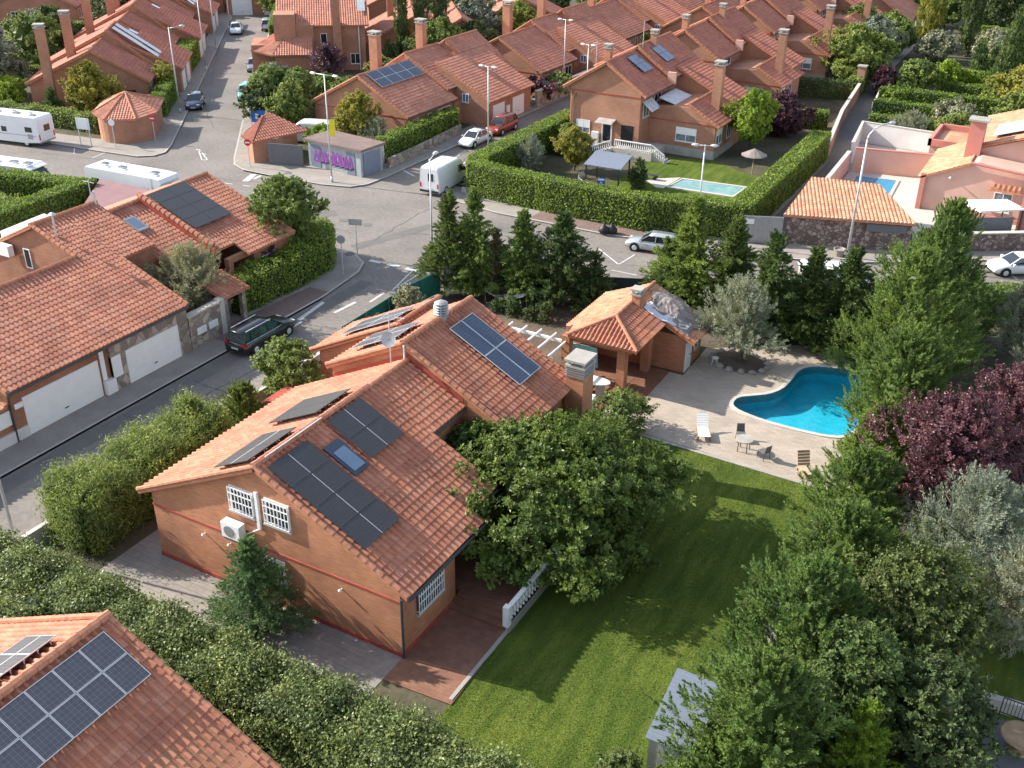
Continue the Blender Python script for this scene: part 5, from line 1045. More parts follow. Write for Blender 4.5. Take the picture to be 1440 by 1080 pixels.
for x in (-28.3, -26.9):
    for y in (19.2, 20.8): m = MB(); m.box(x-.15, x+.15, y-.15, y+.15, -.1, 2.2); part('pillar', m, 'stone_wall', t)
slope(t, [(-26.5, 18.8, 2.3), (-26.5, 21.2, 2.3), (-28.9, 21.2, 3.0), (-28.9, 18.8, 3.0)], 'tile_left', .29, .38, 6)
t = thing('flat_roofed_annex', 'flat burgundy terrace roof between the clipped hedge and the motorhome', 'annex', (-46, 27, 0), absol=True)
P = [at(*p, 2.6) for p in ((110, 300), (140, 252), (218, 268), (160, 350))]; m = MB(); m.prism(P, -.1, 2.45); part('wall', m, 'white_wall', t); m = MB(); m.prism(P, 2.46, 2.6); part('roof', m, 'burgundy_floor', t)
t = thing('white_house', 'pale wall with dark downpipes beside the clipped hedge at the left edge', 'house', (-50, 20, 0), absol=True); P = [at(*p, 3.2) for p in ((0, 325), (62, 300), (90, 315), (25, 345))]; m = MB(); m.prism(P, -.1, 3.2); part('wall', m, 'white_wall', t)
m = MB(); x, y = at(20, 325, 2.8); m.tube((x+.9, y-1, 0), (x+.9, y-1, 3.1), .08); part('downpipe', m, 'dark_metal', t)
# bottom-left neighbour: ridge along y at x=-5.2
H = House('brick_house', 'tiled roof with silver framed solar panels at the bottom left corner', 'house', (-5, -14, 0), wallmat='brick', tile='tile', k=8, tw=.29, cs=.38)
zr2 = 6.0; xr = -5.75
H.w.extr([(-12, -8.7, -.1), (1.3, -8.7, -.1), (1.3, -8.7, 2.8), (xr, -8.7, zr2-.2), (-12, -8.7, 2.8)], (0, -14, 0))
H.sl([(1.5, -22, zr2-(1.5-xr)*.48), (1.5, -8.3, zr2-(1.5-xr)*.48), (xr, -8.3, zr2), (xr, -22, zr2)]); H.sl([(-12.6, -22, zr2-(xr+12.6)*.48), (-12.6, -8.3, zr2-(xr+12.6)*.48), (xr, -8.3, zr2), (xr, -22, zr2)], 'tile')
caps(H.cap, (xr, -22, zr2+.1), (xr, -8.3, zr2+.1), .19); caps(H.cap, (1.5, -8.37, zr2-(1.5-xr)*.48+.07), (xr, -8.37, zr2+.09), .13); caps(H.cap, (-12.6, -8.37, zr2-(xr+12.6)*.48+.07), (xr, -8.37, zr2+.09), .13)
dR = Vector((1, 0, -.48)).normalized(); dL = Vector((-1, 0, -.48)).normalized()
pvarray(H.t, (-5.35, -8.95, zr2-.4*.48+.1), dR*1.08, (0, -1.02, 0), 2, 8, 'pv_grey', rim='galvanised', framew=.022); pvarray(H.t, (-6.55, -9.7, zr2-.8*.48+.1), dL*.95, (0, -1.02, 0), 2, 7, 'pv_grey', rim='galvanised', framew=.022)
H.done()
# ------------------------------------------------------------ pool house
H = House('pool_house', 'orange tiled pool house with an open porch beside the pool', 'pool house', (-2, 26, 0), wallmat='brick', tile='tile', k=8, tw=.26, cs=.38)
t = H.t; zh = lambda x: 4.05-abs(x+2.6)*.44
H.w.box(-1.2, .82, 28.2, 31.0, -.1, 2.45); H.w.box(-5.2, -1.2, 27.9, 31.0, -.1, 2.85); H.w.box(-5.2, -4.8, 25.6, 27.9, -.1, 2.75)
for x, y in ((-1.55, 24.4), (-5.0, 24.2), (-1.3, 27.4)): H.w.box(x-.25, x+.25, y-.25, y+.25, -.1, 2.9)
H.w.box(-5.2, -1.0, 24.2, 24.5, 2.6, 2.95)
H.sl([(-.45, 23.7, zh(-.45)), (-.45, 28.0, zh(-.45)), (-2.6, 28.0, 4.05), (-2.6, 25.6, 4.05)], 'tile'); H.sl([(1.45, 28.0, zh(1.45)), (1.45, 31.3, zh(1.45)), (-2.6, 31.3, 4.05), (-2.6, 28, 4.05)], 'tile_orange')
H.sl([(-4.75, 23.7, zh(-.45)), (-.45, 23.7, zh(-.45)), (-2.6, 25.6, 4.05)], 'tile'); H.sl([(-4.75, 23.7, zh(-.45)), (-5.2, 25.6, zh(-5.2)), (-5.2, 29, zh(-5.2)), (-2.6, 29, 4.05), (-2.6, 25.6, 4.05)], 'tile_orange')
H.sl([(-5.8, 25.6, zh(-5.8)), (-5.8, 31.3, zh(-5.8)), (-2.6, 31.3, 4.0), (-2.6, 25.6, 4.0)], 'tile_orange')
for a, b in (((-2.6, 25.6, 4.13), (-2.6, 31.3, 4.13)), ((-2.6, 25.6, 4.13), (-.45, 23.7, zh(-.45)+.08)), ((-2.6, 25.6, 4.13), (-4.75, 23.7, zh(-.45)+.08)), ((1.45, 28.06, zh(1.45)+.07), (-.45, 28.06, zh(-.45)+.07))): caps(H.cap, a, b, .12)
H.chimney(-2.35, 28.0, 3.3, 4.6, .5, .5)
door(t, '+x', (.82, 28.75, 0), .8, 2.0, 'white'); window(t, '+x', (.82, 30.1, 1.0), .6, .6, 1)
H.done()
rng = np.random.default_rng(8); m = MB(); nx, ny = 16, 14; rows = []
for j in range(ny):
    r = []
    for i in range(nx):
        u, v = i/(nx-1), j/(ny-1); x = -1.9+3.0*u+.25*math.sin(v*7+u*3); y = 28.2+2.7*v+.25*math.sin(u*6); z = zh(x)+.12+.38*math.exp(-((u-.5)**2+(v-.62)**2)*9)+rng.uniform(0, .12); r.append((x, y, z))
    rows.append(r)
m.grid(rows); o = part('tarpaulin', m, 'tarp', None); tagm(o, 'crumpled grey tarpaulin lying on the pool house roof', 'tarpaulin')
so_ = o.modifiers.new('thickness', 'SOLIDIFY'); so_.thickness = .03
m = MB(); rows = []
for j in range(6):
    r = []
    for i in range(12): u, v = i/11, j/5; x = -1.9+2.6*u; y = 28.0+1.0*v-.3*math.sin(u*5); r.append((x, y, zh(x)+.13+rng.uniform(0, .14)))
    rows.append(r)
m.grid(rows); o = part('plastic_sheet', m, 'tarp_white', None); tagm(o, 'pale plastic sheet along the lower edge of the grey tarpaulin', 'sheet'); o.modifiers.new('thickness', 'SOLIDIFY').thickness = .02
# ------------------------------------------------------------ big brick house behind the clipped hedge, and its two repeats up the lane
def bighouse(i, y0, dx, label, front=True):
    H = House('tall_brick_house', label, 'house', (-20+dx, y0+6, 0), group='tall brick houses beside the lane', tile='tile_red', k=4)
    t = H.t; X = lambda x: x+dx
    H.gable(y0, y0+6.6, X(-27), 6.3, X(-19.55), 6.3, X(-23.2), 8.65-.0, ov=.35, eo=.7)
    H.gable(y0+6.6, y0+15, X(-27), 6.9, X(-19.55), 6.75, X(-22.9), 9.05, ov=.2, eo=.6)
    H.w.extr([(X(-19.6), y0+9, 2), (X(-13.6), y0+9, 2), (X(-13.6), y0+9, 4.3), (X(-19.6), y0+9, 7.0)], (0, 5, 0))
    H.sl([(X(-13.2), y0+8.8, 4.1), (X(-13.2), y0+14.3, 4.1), (X(-19.6), y0+14.3, 7.1), (X(-19.6), y0+8.8, 7.1)])
    H.w.extr([(X(-19.6), y0+2.4, -.1), (X(-12.7), y0+2.4, -.1), (X(-12.7), y0+2.4, 3.45), (X(-15.3), y0+2.4, 4.85), (X(-19.6), y0+2.4, 4.5)], (0, 8, 0))
    H.sl([(X(-12.2), y0+2.0, 3.35), (X(-12.2), y0+10.5, 3.35), (X(-15.4), y0+8.8, 5.1), (X(-15.4), y0+2.0, 5.1)]); caps(H.cap, (X(-12.2), y0+2.06, 3.42), (X(-15.4), y0+2.06, 5.17), .14); caps(H.cap, (X(-15.4), y0+2.0, 5.18), (X(-15.4), y0+8.8, 5.18), .13)
    H.chimney(X(-13.9), y0+5.6, 3, 8.4, .85, .75); H.chimney(X(-23.9), y0+1.6, 7.5, 9.6, .65, .6); H.chimney(X(-22.4), y0+9.5, 8.2, 9.9, .65, .6)
    H.band.box(X(-27.03), X(-19.5), y0-.04, y0, 5.6, 5.72); H.band.box(X(-19.6), X(-12.66), y0+2.36, y0+2.4, 3.3, 3.4)
    m = MB(); m.box(X(-19.6), X(-12.7)+.03, y0+2.37, y0+2.4, -.1, .95); m.box(X(-12.7), X(-12.66), y0+2.4, y0+8, -.1, .9); part('plinth', m, 'concrete', t)
    m = MB(); m.box(X(-19.45), X(-18.6), y0+6.3, y0+6.6, 5.9, 7.0); part('parapet', m, 'pink', t)
    window(t, '-y', (X(-15.6), y0+2.4, 1.5), 2.1, 1.35, 2, glass='curtain_glass', shutter=.5)
    window(t, '+x', (X(-12.7), y0+3.6, 1.4), 1.6, 1.5, 2, glass='curtain_glass', shutter=.4); window(t, '+x', (X(-12.7), y0+6.5, 1.4), 1.2, 1.5, 2)
    window(t, '+x', (X(-19.55), y0+1.5, 3.6), 1.5, 1.4, 2, glass='curtain_glass'); window(t, '+x', (X(-19.55), y0+4.3, 4.6), 1.8, 1.5, 2)
    if front:
        window(t, '-y', (X(-25.5), y0, 1.6), 1.5, 1.25, 2, glass='curtain_glass', shutter=.6)
        dd = door(t, '-y', (X(-22.9), y0, .9), .95, 2.1, 'white'); m = MB(); m.box(X(-23.3), X(-22.5), y0-.06, y0-.045, 1.1, 2.8); part('pane', m, 'glass', dd)
        m = MB(); m.extr([(X(-23.8), y0, 3.25), (X(-22.0), y0, 3.25), (X(-22.0), y0-1.1, 3.0), (X(-23.8), y0-1.1, 3.0)], (0, 0, .06)); part('canopy', m, 'concrete', t)
        m = MB(); m.box(X(-21.4), X(-20.1), y0-.02, y0-.002, .95, 2.9); part('porch_shade_panel', m, 'black', t)  # flat black panel painting the shade inside the porch opening
        m = MB(); m.box(X(-25.6), X(-24.6), y0-.45, y0-.05, .6, 1.15); part('air_conditioner', m, 'white', t); m = MB(); m.box(X(-24.4), X(-23.7), y0-.4, y0-.05, .3, 1.9); part('meter_cabinet', m, 'white', t)
        m = MB(); m.tube((X(-26.8), y0-.1, 0), (X(-26.8), y0-.1, 5.6), .07); m.tube((X(-26.8), y0-.1, 4.6), (X(-26.4), y0-.1, 5.4), .07); part('downpipe', m, 'brick_far', t)
        # balustrade and steps to the terrace
        m = MB(); m.box(X(-21.6), X(-17.6), y0-1.2, y0, -.1, .9); m.box(X(-19.5), X(-17.6), y0, y0+2.36, -.1, .9)
        for k in range(5): m.box(X(-17.6)+k*.3, X(-17.3)+k*.3, y0-1.0, y0+.2, -.1, .75-k*.15)
        for k in range(5): m.box(X(-23.6)+k*.35, X(-23.25)+k*.35, y0-1.6, y0-.5, -.1, .2+k*.15)
        part('terrace', m, 'pale_stone', t)
        m = MB()
        def bal(a, b, z0, z1=None):
            z1 = z0 if z1 is None else z1; n = int(math.hypot(b[0]-a[0], b[1]-a[1])/.22)+1
            for k in range(n+1):
                f = k/n; x = a[0]+(b[0]-a[0])*f; y = a[1]+(b[1]-a[1])*f; z = z0+(z1-z0)*f; m.lathe((x, y, z), [(.05, 0), (.03, .1), (.06, .3), (.03, .6), (.05, .75)], 6)
            m.bar((a[0], a[1], z0+.8), (b[0], b[1], z1+.8), .14, .08)
        bal((X(-21.5), y0-1.15), (X(-17.7), y0-1.15), .9); bal((X(-17.65), y0-1.1), (X(-16.3), y0-1.1), .9, .1); bal((X(-23.6), y0-1.6), (X(-21.7), y0-1.6), .1, .9)
        part('balustrade', m, 'white', t)
        m = MB(); m.extr([(X(-18.9), y0+3.0, 5.2), (X(-17.2), y0+3.0, 4.75), (X(-17.2), y0+7.4, 4.75), (X(-18.9), y0+7.4, 5.2)], (0, 0, .06)); m.tube((X(-17.2), y0+3.0, 4.75), (X(-17.2), y0+7.4, 4.75), .07); part('awning', m, 'tarp_white', t)
        m = MB(); m.extr([(X(-19.5), y0+.4, 5.2), (X(-18.5), y0+.4, 4.4), (X(-18.5), y0+2.6, 4.4), (X(-19.5), y0+2.6, 5.2)], (0.02, 0, .05)); part('awning', m, 'tarp_white', t)
        zz = lambda x: 8.65-(x-X(-23.2))*.64
        for x0, y_, z_ in ((-22.7, 3.2, 0), (-22.4, 8.2, .4)): pvarray(t, (X(x0), y0+y_, zz(X(x0))+z_+.1), Vector((1, 0, -.62)).normalized()*1.15, (0, 1.1, 0), 2, 2, 'pv_thermal', rim='dark_metal', rails=False, gap=.0)
        m = MB(); m.tube((X(-24.6), y0+.4, 7.6), (X(-24.6), y0+.4, 10.4), .03); m.tube((X(-25), y0+.4, 10.2), (X(-24.2), y0+.4, 10.2), .015); m.tube((X(-22.6), y0+7, 8.7), (X(-22.6), y0+7, 11.5), .03); part('aerial', m, 'galvanised', t)
    return H.done()
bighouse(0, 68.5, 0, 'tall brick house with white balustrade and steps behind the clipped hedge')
bighouse(1, 88.3, .3, 'second tall brick house up the lane, next to a white flowering shrub', False)
bighouse(2, 107.8, .5, 'third tall brick house up the lane with a glass balcony', False)
bighouse(3, 127.5, 1.0, 'farthest tall brick house beside the lane, at the top edge', False)
# ------------------------------------------------------------ row of brick houses along the side street
def rowhouse(i, y0, dx, label, full=True, win=True):
    H = House('row_house', label, 'house', (-44+dx, y0+8, 0), group='brick row houses along the side street', tile='tile_far', k=4)
    t = H.t; X = lambda x: x+dx
    H.gable(y0, y0+8.6, X(-52), 3.2, X(-40.6), 3.2, X(-46.1), 6.3, ov=.3, eo=.4)
    H.gable(y0+8.6, y0+15.2, X(-52), 3.5, X(-41.5), 4.1, X(-46.6), 6.9, ov=.05, eo=.4)
    H.gable(y0+15.2, y0+21.5, X(-51), 3.9, X(-40.8), 4.0, X(-45.6), 7.4, ov=.2, eo=.5)
    H.w.extr([(X(-43.5), y0+10.2, -.1), (X(-37.2), y0+10.2, -.1), (X(-37.2), y0+10.2, 2.85), (X(-43.5), y0+10.2, 5.9)], (0, 9.3, 0))
    H.sl([(X(-36.8), y0+9.9, 2.8), (X(-36.8), y0+19.8, 2.8), (X(-43.6), y0+19.8, 6.2), (X(-43.6), y0+9.9, 6.2)]); caps(H.cap, (X(-36.8), y0+9.97, 2.87), (X(-43.6), y0+9.97, 6.27), .12)
    m = MB(); m.box(X(-41.6), X(-40.5), y0+8.7, y0+10.2, -.1, 2.6); part('porch_wall', m, 'brick_far', t)
    H.chimney(X(-48.6), y0+6.3, 4, 9.0, 1.0, .8); H.chimney(X(-48.0), y0+14.0, 4.5, 9.2, .9, .8)
    window(t, '+x', (X(-40.6), y0+1.6, 1.0), 1.1, 1.4, 2, glass='sky_glass'); window(t, '+x', (X(-40.6), y0+4.2, 1.2), .7, 1.3, 1, glass='sky_glass'); window(t, '+x', (X(-40.6), y0+6.8, .6), 2.4, 1.9, 3)
    window(t, '-y', (X(-40.0), y0+10.2, 2.4), .8, .9, 2, glass='sky_glass'); window(t, '-y', (X(-42.4), y0+10.2, 3.6), .45, .6, 1, glass='sky_glass')
    for y, ww in ((12.3, 2.3), (16.6, 2.4)): door(t, '+x', (X(-37.2), y0+y, .02), ww, 2.1, 'white', 'garage_door', 4)
    m = MB(); m.box(X(-37.2), X(-37.12), y0+14.0, y0+14.7, .5, 1.6); part('meter_box', m, 'white', t)
    if win: window(t, '-y', (X(-46.9), y0, 3.9), 1.2, 1.1, 2)
    H.band.box(X(-52.0), X(-40.56), y0-.04, y0, 2.75, 2.85)
    return H
H = rowhouse(0, 59.7, 0, 'brick row house with six blue grey solar panels and two white garage doors', win=False)
dR = Vector((1, 0, -.56)).normalized(); pvarray(H.t, (-45.9, 60.4, 6.3), dR*1.15, (0, 1.9, 0), 2, 4, 'pv_blue', rim='galvanised', rails=False)
H.done()
rowhouse(1, 84.5, 1.8, 'second row house up the side street, with a small window high in its gable').done()
rowhouse(2, 109, 1.5, 'third row house up the side street').done()
rowhouse(3, 134, 1.0, 'farthest row house up the side street, at the top edge').done()
# small front gable porch roofs and hedge wall of the row
# ------------------------------------------------------------ far-left row, turned with its own street
def leftrow(i, y0, label, first=False):
    x, y = S2W(-9, y0+8); H = House('row_house', label, 'house', (x, y, 0), R(38), 'low brick houses along the street at the left', tile='tile_red', k=4, absol=False)
    t = H.t; Y = lambda v: v-8; X = lambda v: v+9
    H.gable(Y(0), Y(6.5), X(-16.5), 3.2, X(-4.2), 3.2, X(-9.6), 6.4, ov=.3, eo=.4)
    H.gable(Y(6.5), Y(12.5), X(-16.5), 3.5, X(-4.5), 3.5, X(-9.0), 7.2, ov=.1, eo=.5)
    H.gable(Y(12.5), Y(18.5), X(-16), 3.4, X(-5), 3.6, X(-9.8), 6.3, ov=.05, eo=.4)
    H.w.extr([(X(-7), Y(7.2), -.1), (X(-1.6), Y(7.2), -.1), (X(-1.6), Y(7.2), 2.8), (X(-7), Y(7.2), 5.3)], (0, 9.3, 0))
    H.sl([(X(-1.2), Y(7), 2.75), (X(-1.2), Y(16.8), 2.75), (X(-7), Y(16.8), 5.5), (X(-7), Y(7), 5.5)]); caps(H.cap, (X(-1.2), Y(7.06), 2.8), (X(-7), Y(7.06), 5.57), .12)
    H.chimney(X(-13.8), Y(-2.2 if first else 2.2), 0 if first else 3, 9.2, .9, .8); H.chimney(X(-12.4), Y(3.4 if first else 9.5), 3, 9.6, .9, .8)
    for yy in (9.5, 13.6): door(t, '+x', (X(-1.6), Y(yy), .02), 2.4, 2.1, 'white', 'garage_door', 4)
    window(t, '+x', (X(-4.2), Y(3), .9), 1.5, 1.4, 2); window(t, '-y', (X(-6), Y(0), .9), 1.0, 1.2, 2, 'dark_metal')
    if i in (0, 2):
        d = Vector((1, 0, -.72)).normalized()
        for yy in (7.6, 9.6): pvarray(t, (X(-8.6), Y(yy), 7.25), d*2.0, (0, 1.2, 0), 3, 1, 'pv_thermal_pale', rim='galvanised', rails=False, gap=.0)
    m = MB(); m.extr([(X(-8), Y(14.2), 5.95), (X(-7), Y(14.2), 5.4), (X(-7), Y(15), 5.4), (X(-8), Y(15), 5.95)], (.05, 0, .1)); part('skylight', m, 'pv_thermal_pale', t)
    return H.done()
for i in range(5): leftrow(i, 16.3+i*18.6, ['nearest low brick house in the left row with white solar heaters', 'second low brick house in the left row', 'third low brick house in the left row, with white solar heaters', 'fourth low brick house in the left row', 'last low brick house in the left row'][i], i == 0)
# house at the head of that street and blocks behind
def simplehouse(label, x, y, rz, W=11, D=9, ze=3.2, zr=6.2, group='brick houses in the background', tile='tile_far', wall='brick_far', ch=True, name='brick_house', win=True):
    H = House(name, label, 'house', (x, y, 0), R(rz), group, wallmat=wall, tile=tile, k=4, absol=False)
    H.gable(-D/2, D/2, -W/2, ze, W/2, ze, 0, zr, ov=.35, eo=.45)
    if ch: H.chimney(-W*.22, D*.2, ze, zr+2.3, .9, .7)
    if win:
        for v in (-D*.28, D*.2): window(H.t, '+x', (W/2, v, 1.0), 1.4, 1.3, 2)
        window(H.t, '-y', (W*.2, -D/2, 1.1), 1.4, 1.3, 2); window(H.t, '-y', (-W*.22, -D/2, 1.1), 1.2, 1.3, 2)
    return H
H = simplehouse('brick house with two white garage doors at the head of the left street', *S2W(4, 83), 128, 12, 10, 4.5, 7.5); [door(H.t, '-x', (-6, v, 0), 3, 2.3, 'white', 'garage_door', 4) for v in (-2.5, 2.5)]; H.done()
# tall house in the top centre
x, y = S2W(15.2, 39.5); H = House('tall_brick_house', 'two storey brick house with a stepped parapet beside a purple tree, top centre', 'house', (x, y, 0), R(38), wallmat='brick_far', tile='tile_far', k=4, absol=False)
H.w.extr([(-5.5, -6, -.1), (5, -6, -.1), (5, 6, -.1), (-5.5, 6, -.1)], (0, 0, 5.6))
H.sl([(-6, -6.5, 5.7), (5.5, -6.5, 5.7), (5.5, .5, 8.6), (-6, .5, 8.6)]); H.sl([(-6, 6.5, 5.7), (5.5, 6.5, 5.7), (5.5, .5, 8.6), (-6, .5, 8.6)]); caps(H.cap, (-6, .5, 8.7), (5.5, .5, 8.7), .15)
H.w.extr([(5, -6, 5.5), (5, 6, 5.5), (5, .5, 8.4)], (-.3, 0, 0)); H.w.extr([(-5.5, -6, 5.5), (-5.5, 6, 5.5), (-5.5, .5, 8.4)], (.3, 0, 0))
H.w.box(-6.2, -3.6, -7.2, -4.0, -.1, 7.2); H.w.box(-3.6, -1.4, -7.0, -5.5, -.1, 5.9); H.w.box(-9.2, -6.2, -7.0, -2, -.1, 3.6); H.w.box(1.0, 2.0, -6.9, -6.0, -.1, 9.6)
H.sl([(-6.5, -10.2, 2.9), (-1.6, -10.2, 2.9), (-1.6, -7, 4.4), (-5.0, -7, 4.4)]); H.sl([(-6.5, -10.2, 2.9), (-9.4, -6.6, 2.9), (-6.5, -4.8, 4.5), (-5.0, -7, 4.4)]); H.w.box(-6.2, -1.8, -9.8, -7.1, -.1, 2.9)
window(H.t, '-y', (-.2, -6, 3.4), .8, 1.3, 1); window(H.t, '-y', (3.6, -6, .9), 1.2, 1.3, 2)
m = MB(); m.tube((4.2, -6.15, 0), (4.2, -6.15, 5.5), .08); part('downpipe', m, 'white_wall', H.t); pvarray(H.t, (4.2, -4.2, 6.9), (.0, 1.5, .62), (1.0, 0, 0), 2, 1, 'pv_thermal_pale', rim='galvanised', rails=False); H.done()
bgl = [('low house roof left of the tall cypresses', -65, 97, 38, 13, 12, 3, 6.2), ('brick house with an open loft behind the cypresses', -58, 97, 38, 10, 12, 3.5, 6.5), ('house roof with two skylights behind the tall trees', -57, 113, 30, 14, 10, 3.4, 6.8),
 ('far house roof at the top edge above the row', -67, 124, 30, 14, 11, 3.2, 6.5), ('far house roof at the top edge, left of the row', -80, 118, 38, 13, 11, 3.5, 6.6), ('far house at the top edge behind the left houses', -92, 128, 38, 14, 11, 3.5, 6.8), ('long far roof at the top edge', -52, 140, 20, 14, 12, 3.4, 6.8),
 ('brick house behind the row at the top of the picture', -31.5, 124, 0, 11, 13, 3.4, 6.6), ('far roof beside the chimney of the row', -30.5, 146, 0, 11, 12, 3.2, 6.5), ('pale far house at the top left corner', -128, 88, 38, 12, 12, 3.2, 6.3), ('far house behind the two tall chimneys', -140, 112, 38, 12, 12, 3.4, 6.5),
 ('far house right of the lane at the top edge', 14, 176, 5, 14, 9, 3.4, 6.4), ('far brick house at the end of the lane', -14.5, 150, 5, 10, 14, 3.2, 6.5), ('far house roof at the head of the side street', -40, 178, 0, 14, 12, 3.4, 6.6), ('far house roof past the last row house', -62, 165, 10, 14, 12, 3.4, 6.6), ('far house past the left row', -122, 128, 38, 14, 14, 3.4, 6.8), ('far house beyond the left street', -100, 150, 38, 14, 14, 3.4, 6.8), ('far house near the top, beside the lane end', -20, 172, 0, 12, 12, 3.4, 6.6), ('far roof by the head of the left street', -84, 142, 38, 14, 12, 3.4, 6.8)]
for l, x, y, rz, W_, D_, a, b in bgl: simplehouse(l, x, y, rz, W_, D_, a, b, win=True).done()
# ------------------------------------------------------------ pink house on the right
H = House('pink_house', 'pale pink rendered house with terracotta roofs and a tall chimney at the right edge', 'house', (12, 75, 0), wallmat='pink', tile='tile_orange', k=4, capmat='pink_dark')
t = H.t; w = H.w
w.extr([(7.1, 66.8, -.1), (18, 66.8, -.1), (18, 66.8, 3.9), (11.2, 66.8, 4.7), (7.1, 66.8, 2.9)], (0, 9, 0))
H.sl([(6.8, 66.5, 2.85), (6.8, 76, 2.85), (10.6, 76, 4.6), (10.6, 66.5, 4.6)]); caps(H.cap, (10.6, 66.5, 4.65), (18, 66.5, 4.1), .12)
w.extr([(10.7, 70, -.1), (22, 70, -.1), (22, 70, 5.8), (17.5, 70, 7.4), (10.7, 70, 5.0)], (0, 12, 0)); H.sl([(9.9, 69.7, 5.0), (9.9, 82, 5.0), (17.5, 82, 7.7), (17.5, 69.7, 7.7)])
m = MB(); m.box(9.7, 10.9, 69.2, 70.3, -.1, 7.4); m.box(15.2, 16.4, 63.5, 64.8, -.1, 5.6); m.box(7.0, 7.4, 66.5, 66.8, -.1, 3.2); m.box(11.0, 18.5, 66.45, 66.6, -.1, .5); part('pilaster', m, 'pink_dark', t)
m = MB(); m.box(9.5, 11.1, 69.0, 70.5, 7.4, 7.55); part('chimney_cap', m, 'concrete', t); m = MB(); m.box(15.0, 16.6, 63.3, 65.0, 5.6, 5.8); part('chimney_cap', m, 'concrete', t)
w.box(5.9, 10.5, 77, 83, -.1, 2.9); m = MB(); m.box(6.3, 10.2, 77.4, 82.6, 2.9, 3.05); part('terrace_floor', m, 'tile_orange', t)
m = MB(); m.box(5.7, 10.7, 76.7, 77.0, 2.9, 3.5); m.box(5.7, 6.0, 76.7, 83.3, 2.9, 3.5); m.box(5.7, 10.7, 83.0, 83.3, 2.9, 3.5); part('terrace_parapet', m, 'pink_dark', t)
m = MB()
for k in range(6): m.box(12.6+k*.4, 12.78+k*.4, 65.6, 66.8, 3.0, 3.2)
m.box(12.4, 15.0, 65.6, 65.75, 2.85, 3.0); part('beam_ends', m, 'terracotta', t)
window(t, '-y', (13.6, 66.8, .9), 1.4, 1.6, 2, glass='curtain_glass'); pvarray(t, (11.5, 71, 5.75), (1.5, 0, .53), (0, 2.2, 0), 3, 2, 'pv_thermal_pale', rim='alu', rails=False)
m = MB(); m.tube((9.3, 66.8, 3.2), (9.3, 66.5, 3.2), .05); m.lathe((9.3, 66.45, 3.1), [(.03, 0), (.12, .08), (.03, .18)], 8); part('wall_lamp', m, 'white', t)
H.done()
def wallthing(name, label, cat, pts, h, th, mat, cop=None, base=0.0, group=None, post=None):
    t = thing(name, label, cat, (pts[0][0], pts[0][1], base), group=group, absol=True); m = MB(); c = MB(); mid = offs(pts, th/2); mid2 = offs(pts, -th/2)
    for i in range(len(pts)-1):
        m.prism([mid[i], mid[i+1], mid2[i+1], mid2[i]], base-.1, base+h)
        if cop: a = offs(pts, th/2+.06); b = offs(pts, -th/2-.06); c.prism([a[i], a[i+1], b[i+1], b[i]], base+h, base+h+.08)
    part('wall', m, mat, t)
    if cop: part('coping', c, cop, t)
    return t
wallthing('garden_wall', 'pink rendered wall behind the blue pool', 'wall', [(-.2, 74.5), (6.8, 76)], 2.3, .25, 'pink', 'pink_dark')
wallthing('garden_wall', 'pale pink wall between the lane and the small blue pool', 'wall', [(-.3, 64), (-.5, 69.5), (-.7, 74.5)], 1.9, .25, 'pink', 'pale_stone')
wallthing('garden_wall', 'white wall with triangular paved yard behind the pink wall', 'wall', [(-.9, 76.5), (-1.9, 85.0), (5.7, 84.4)], 2.2, .22, 'white_wall', 'pale_stone')
wallthing('garden_wall', 'pink wall with brick piers along the left side of the lane', 'wall', [(-3.2, 76.5), (-5.2, 90), (-6.6, 104)], 1.8, .25, 'brick_pink', 'pale_stone')
wallthing('garden_wall', 'low whitish wall on the right of the lane beyond the hedges', 'wall', [(-3.6, 98), (-5.2, 112)], 1.0, .2, 'white_wall')
sheet('paved_yard', [(-1.6, 77), (6, 77), (5.6, 84.2), (-1.7, 84.7)], PAVE+.014, 'pale_stone'); sheet('pool_terrace', [(-.2, 62), (8, 56), (16, 61.5), (16, 70), (6.9, 75.8), (-.3, 74.3)], PAVE+.012, 'pale_stone')
def pool_rect(label, P, mat, z=PAVE+.03):
    t = thing('swimming_pool', label, 'pool', (P[0][0], P[0][1], 0), absol=True); m = MB(); m.prism(P, -.1, z+.02); part('water', m, mat, t); o = ring_out(P, .35); m = MB()
    A = sum(P[i][0]*P[(i+1) % len(P)][1]-P[(i+1) % len(P)][0]*P[i][1] for i in range(len(P)))
    for i in range(len(P)): j = (i+1) % len(P); m.prism([P[i], P[j], o[j], o[i]], -.1, z+.07)
    part('coping', m, 'pale_stone', t); return t
pool_rect('small bright blue pool beside the pink house', [(.6, 73.0), (4.1, 73.4), (4.4, 68.4), (.9, 69.6)], 'pool_water_far')
pool_rect('pale rectangular pool on the lawn behind the clipped hedge', [(-13.2, 61.0), (-12.9, 63.6), (-7.2, 64.2), (-7.4, 61.4)], 'pool_water_pale')
sheet('lawn', [(-20, 52), (-5, 53), (-4.2, 66), (-12.4, 70.7), (-18, 69.5), (-18, 60.5)], PAVE+.008, 'lawn'); sheet('stone_paving', [(-14.2, 60.3), (-13.5, 60.4), (-13.3, 64.2), (-16, 62)], PAVE+.012, 'pale_stone')
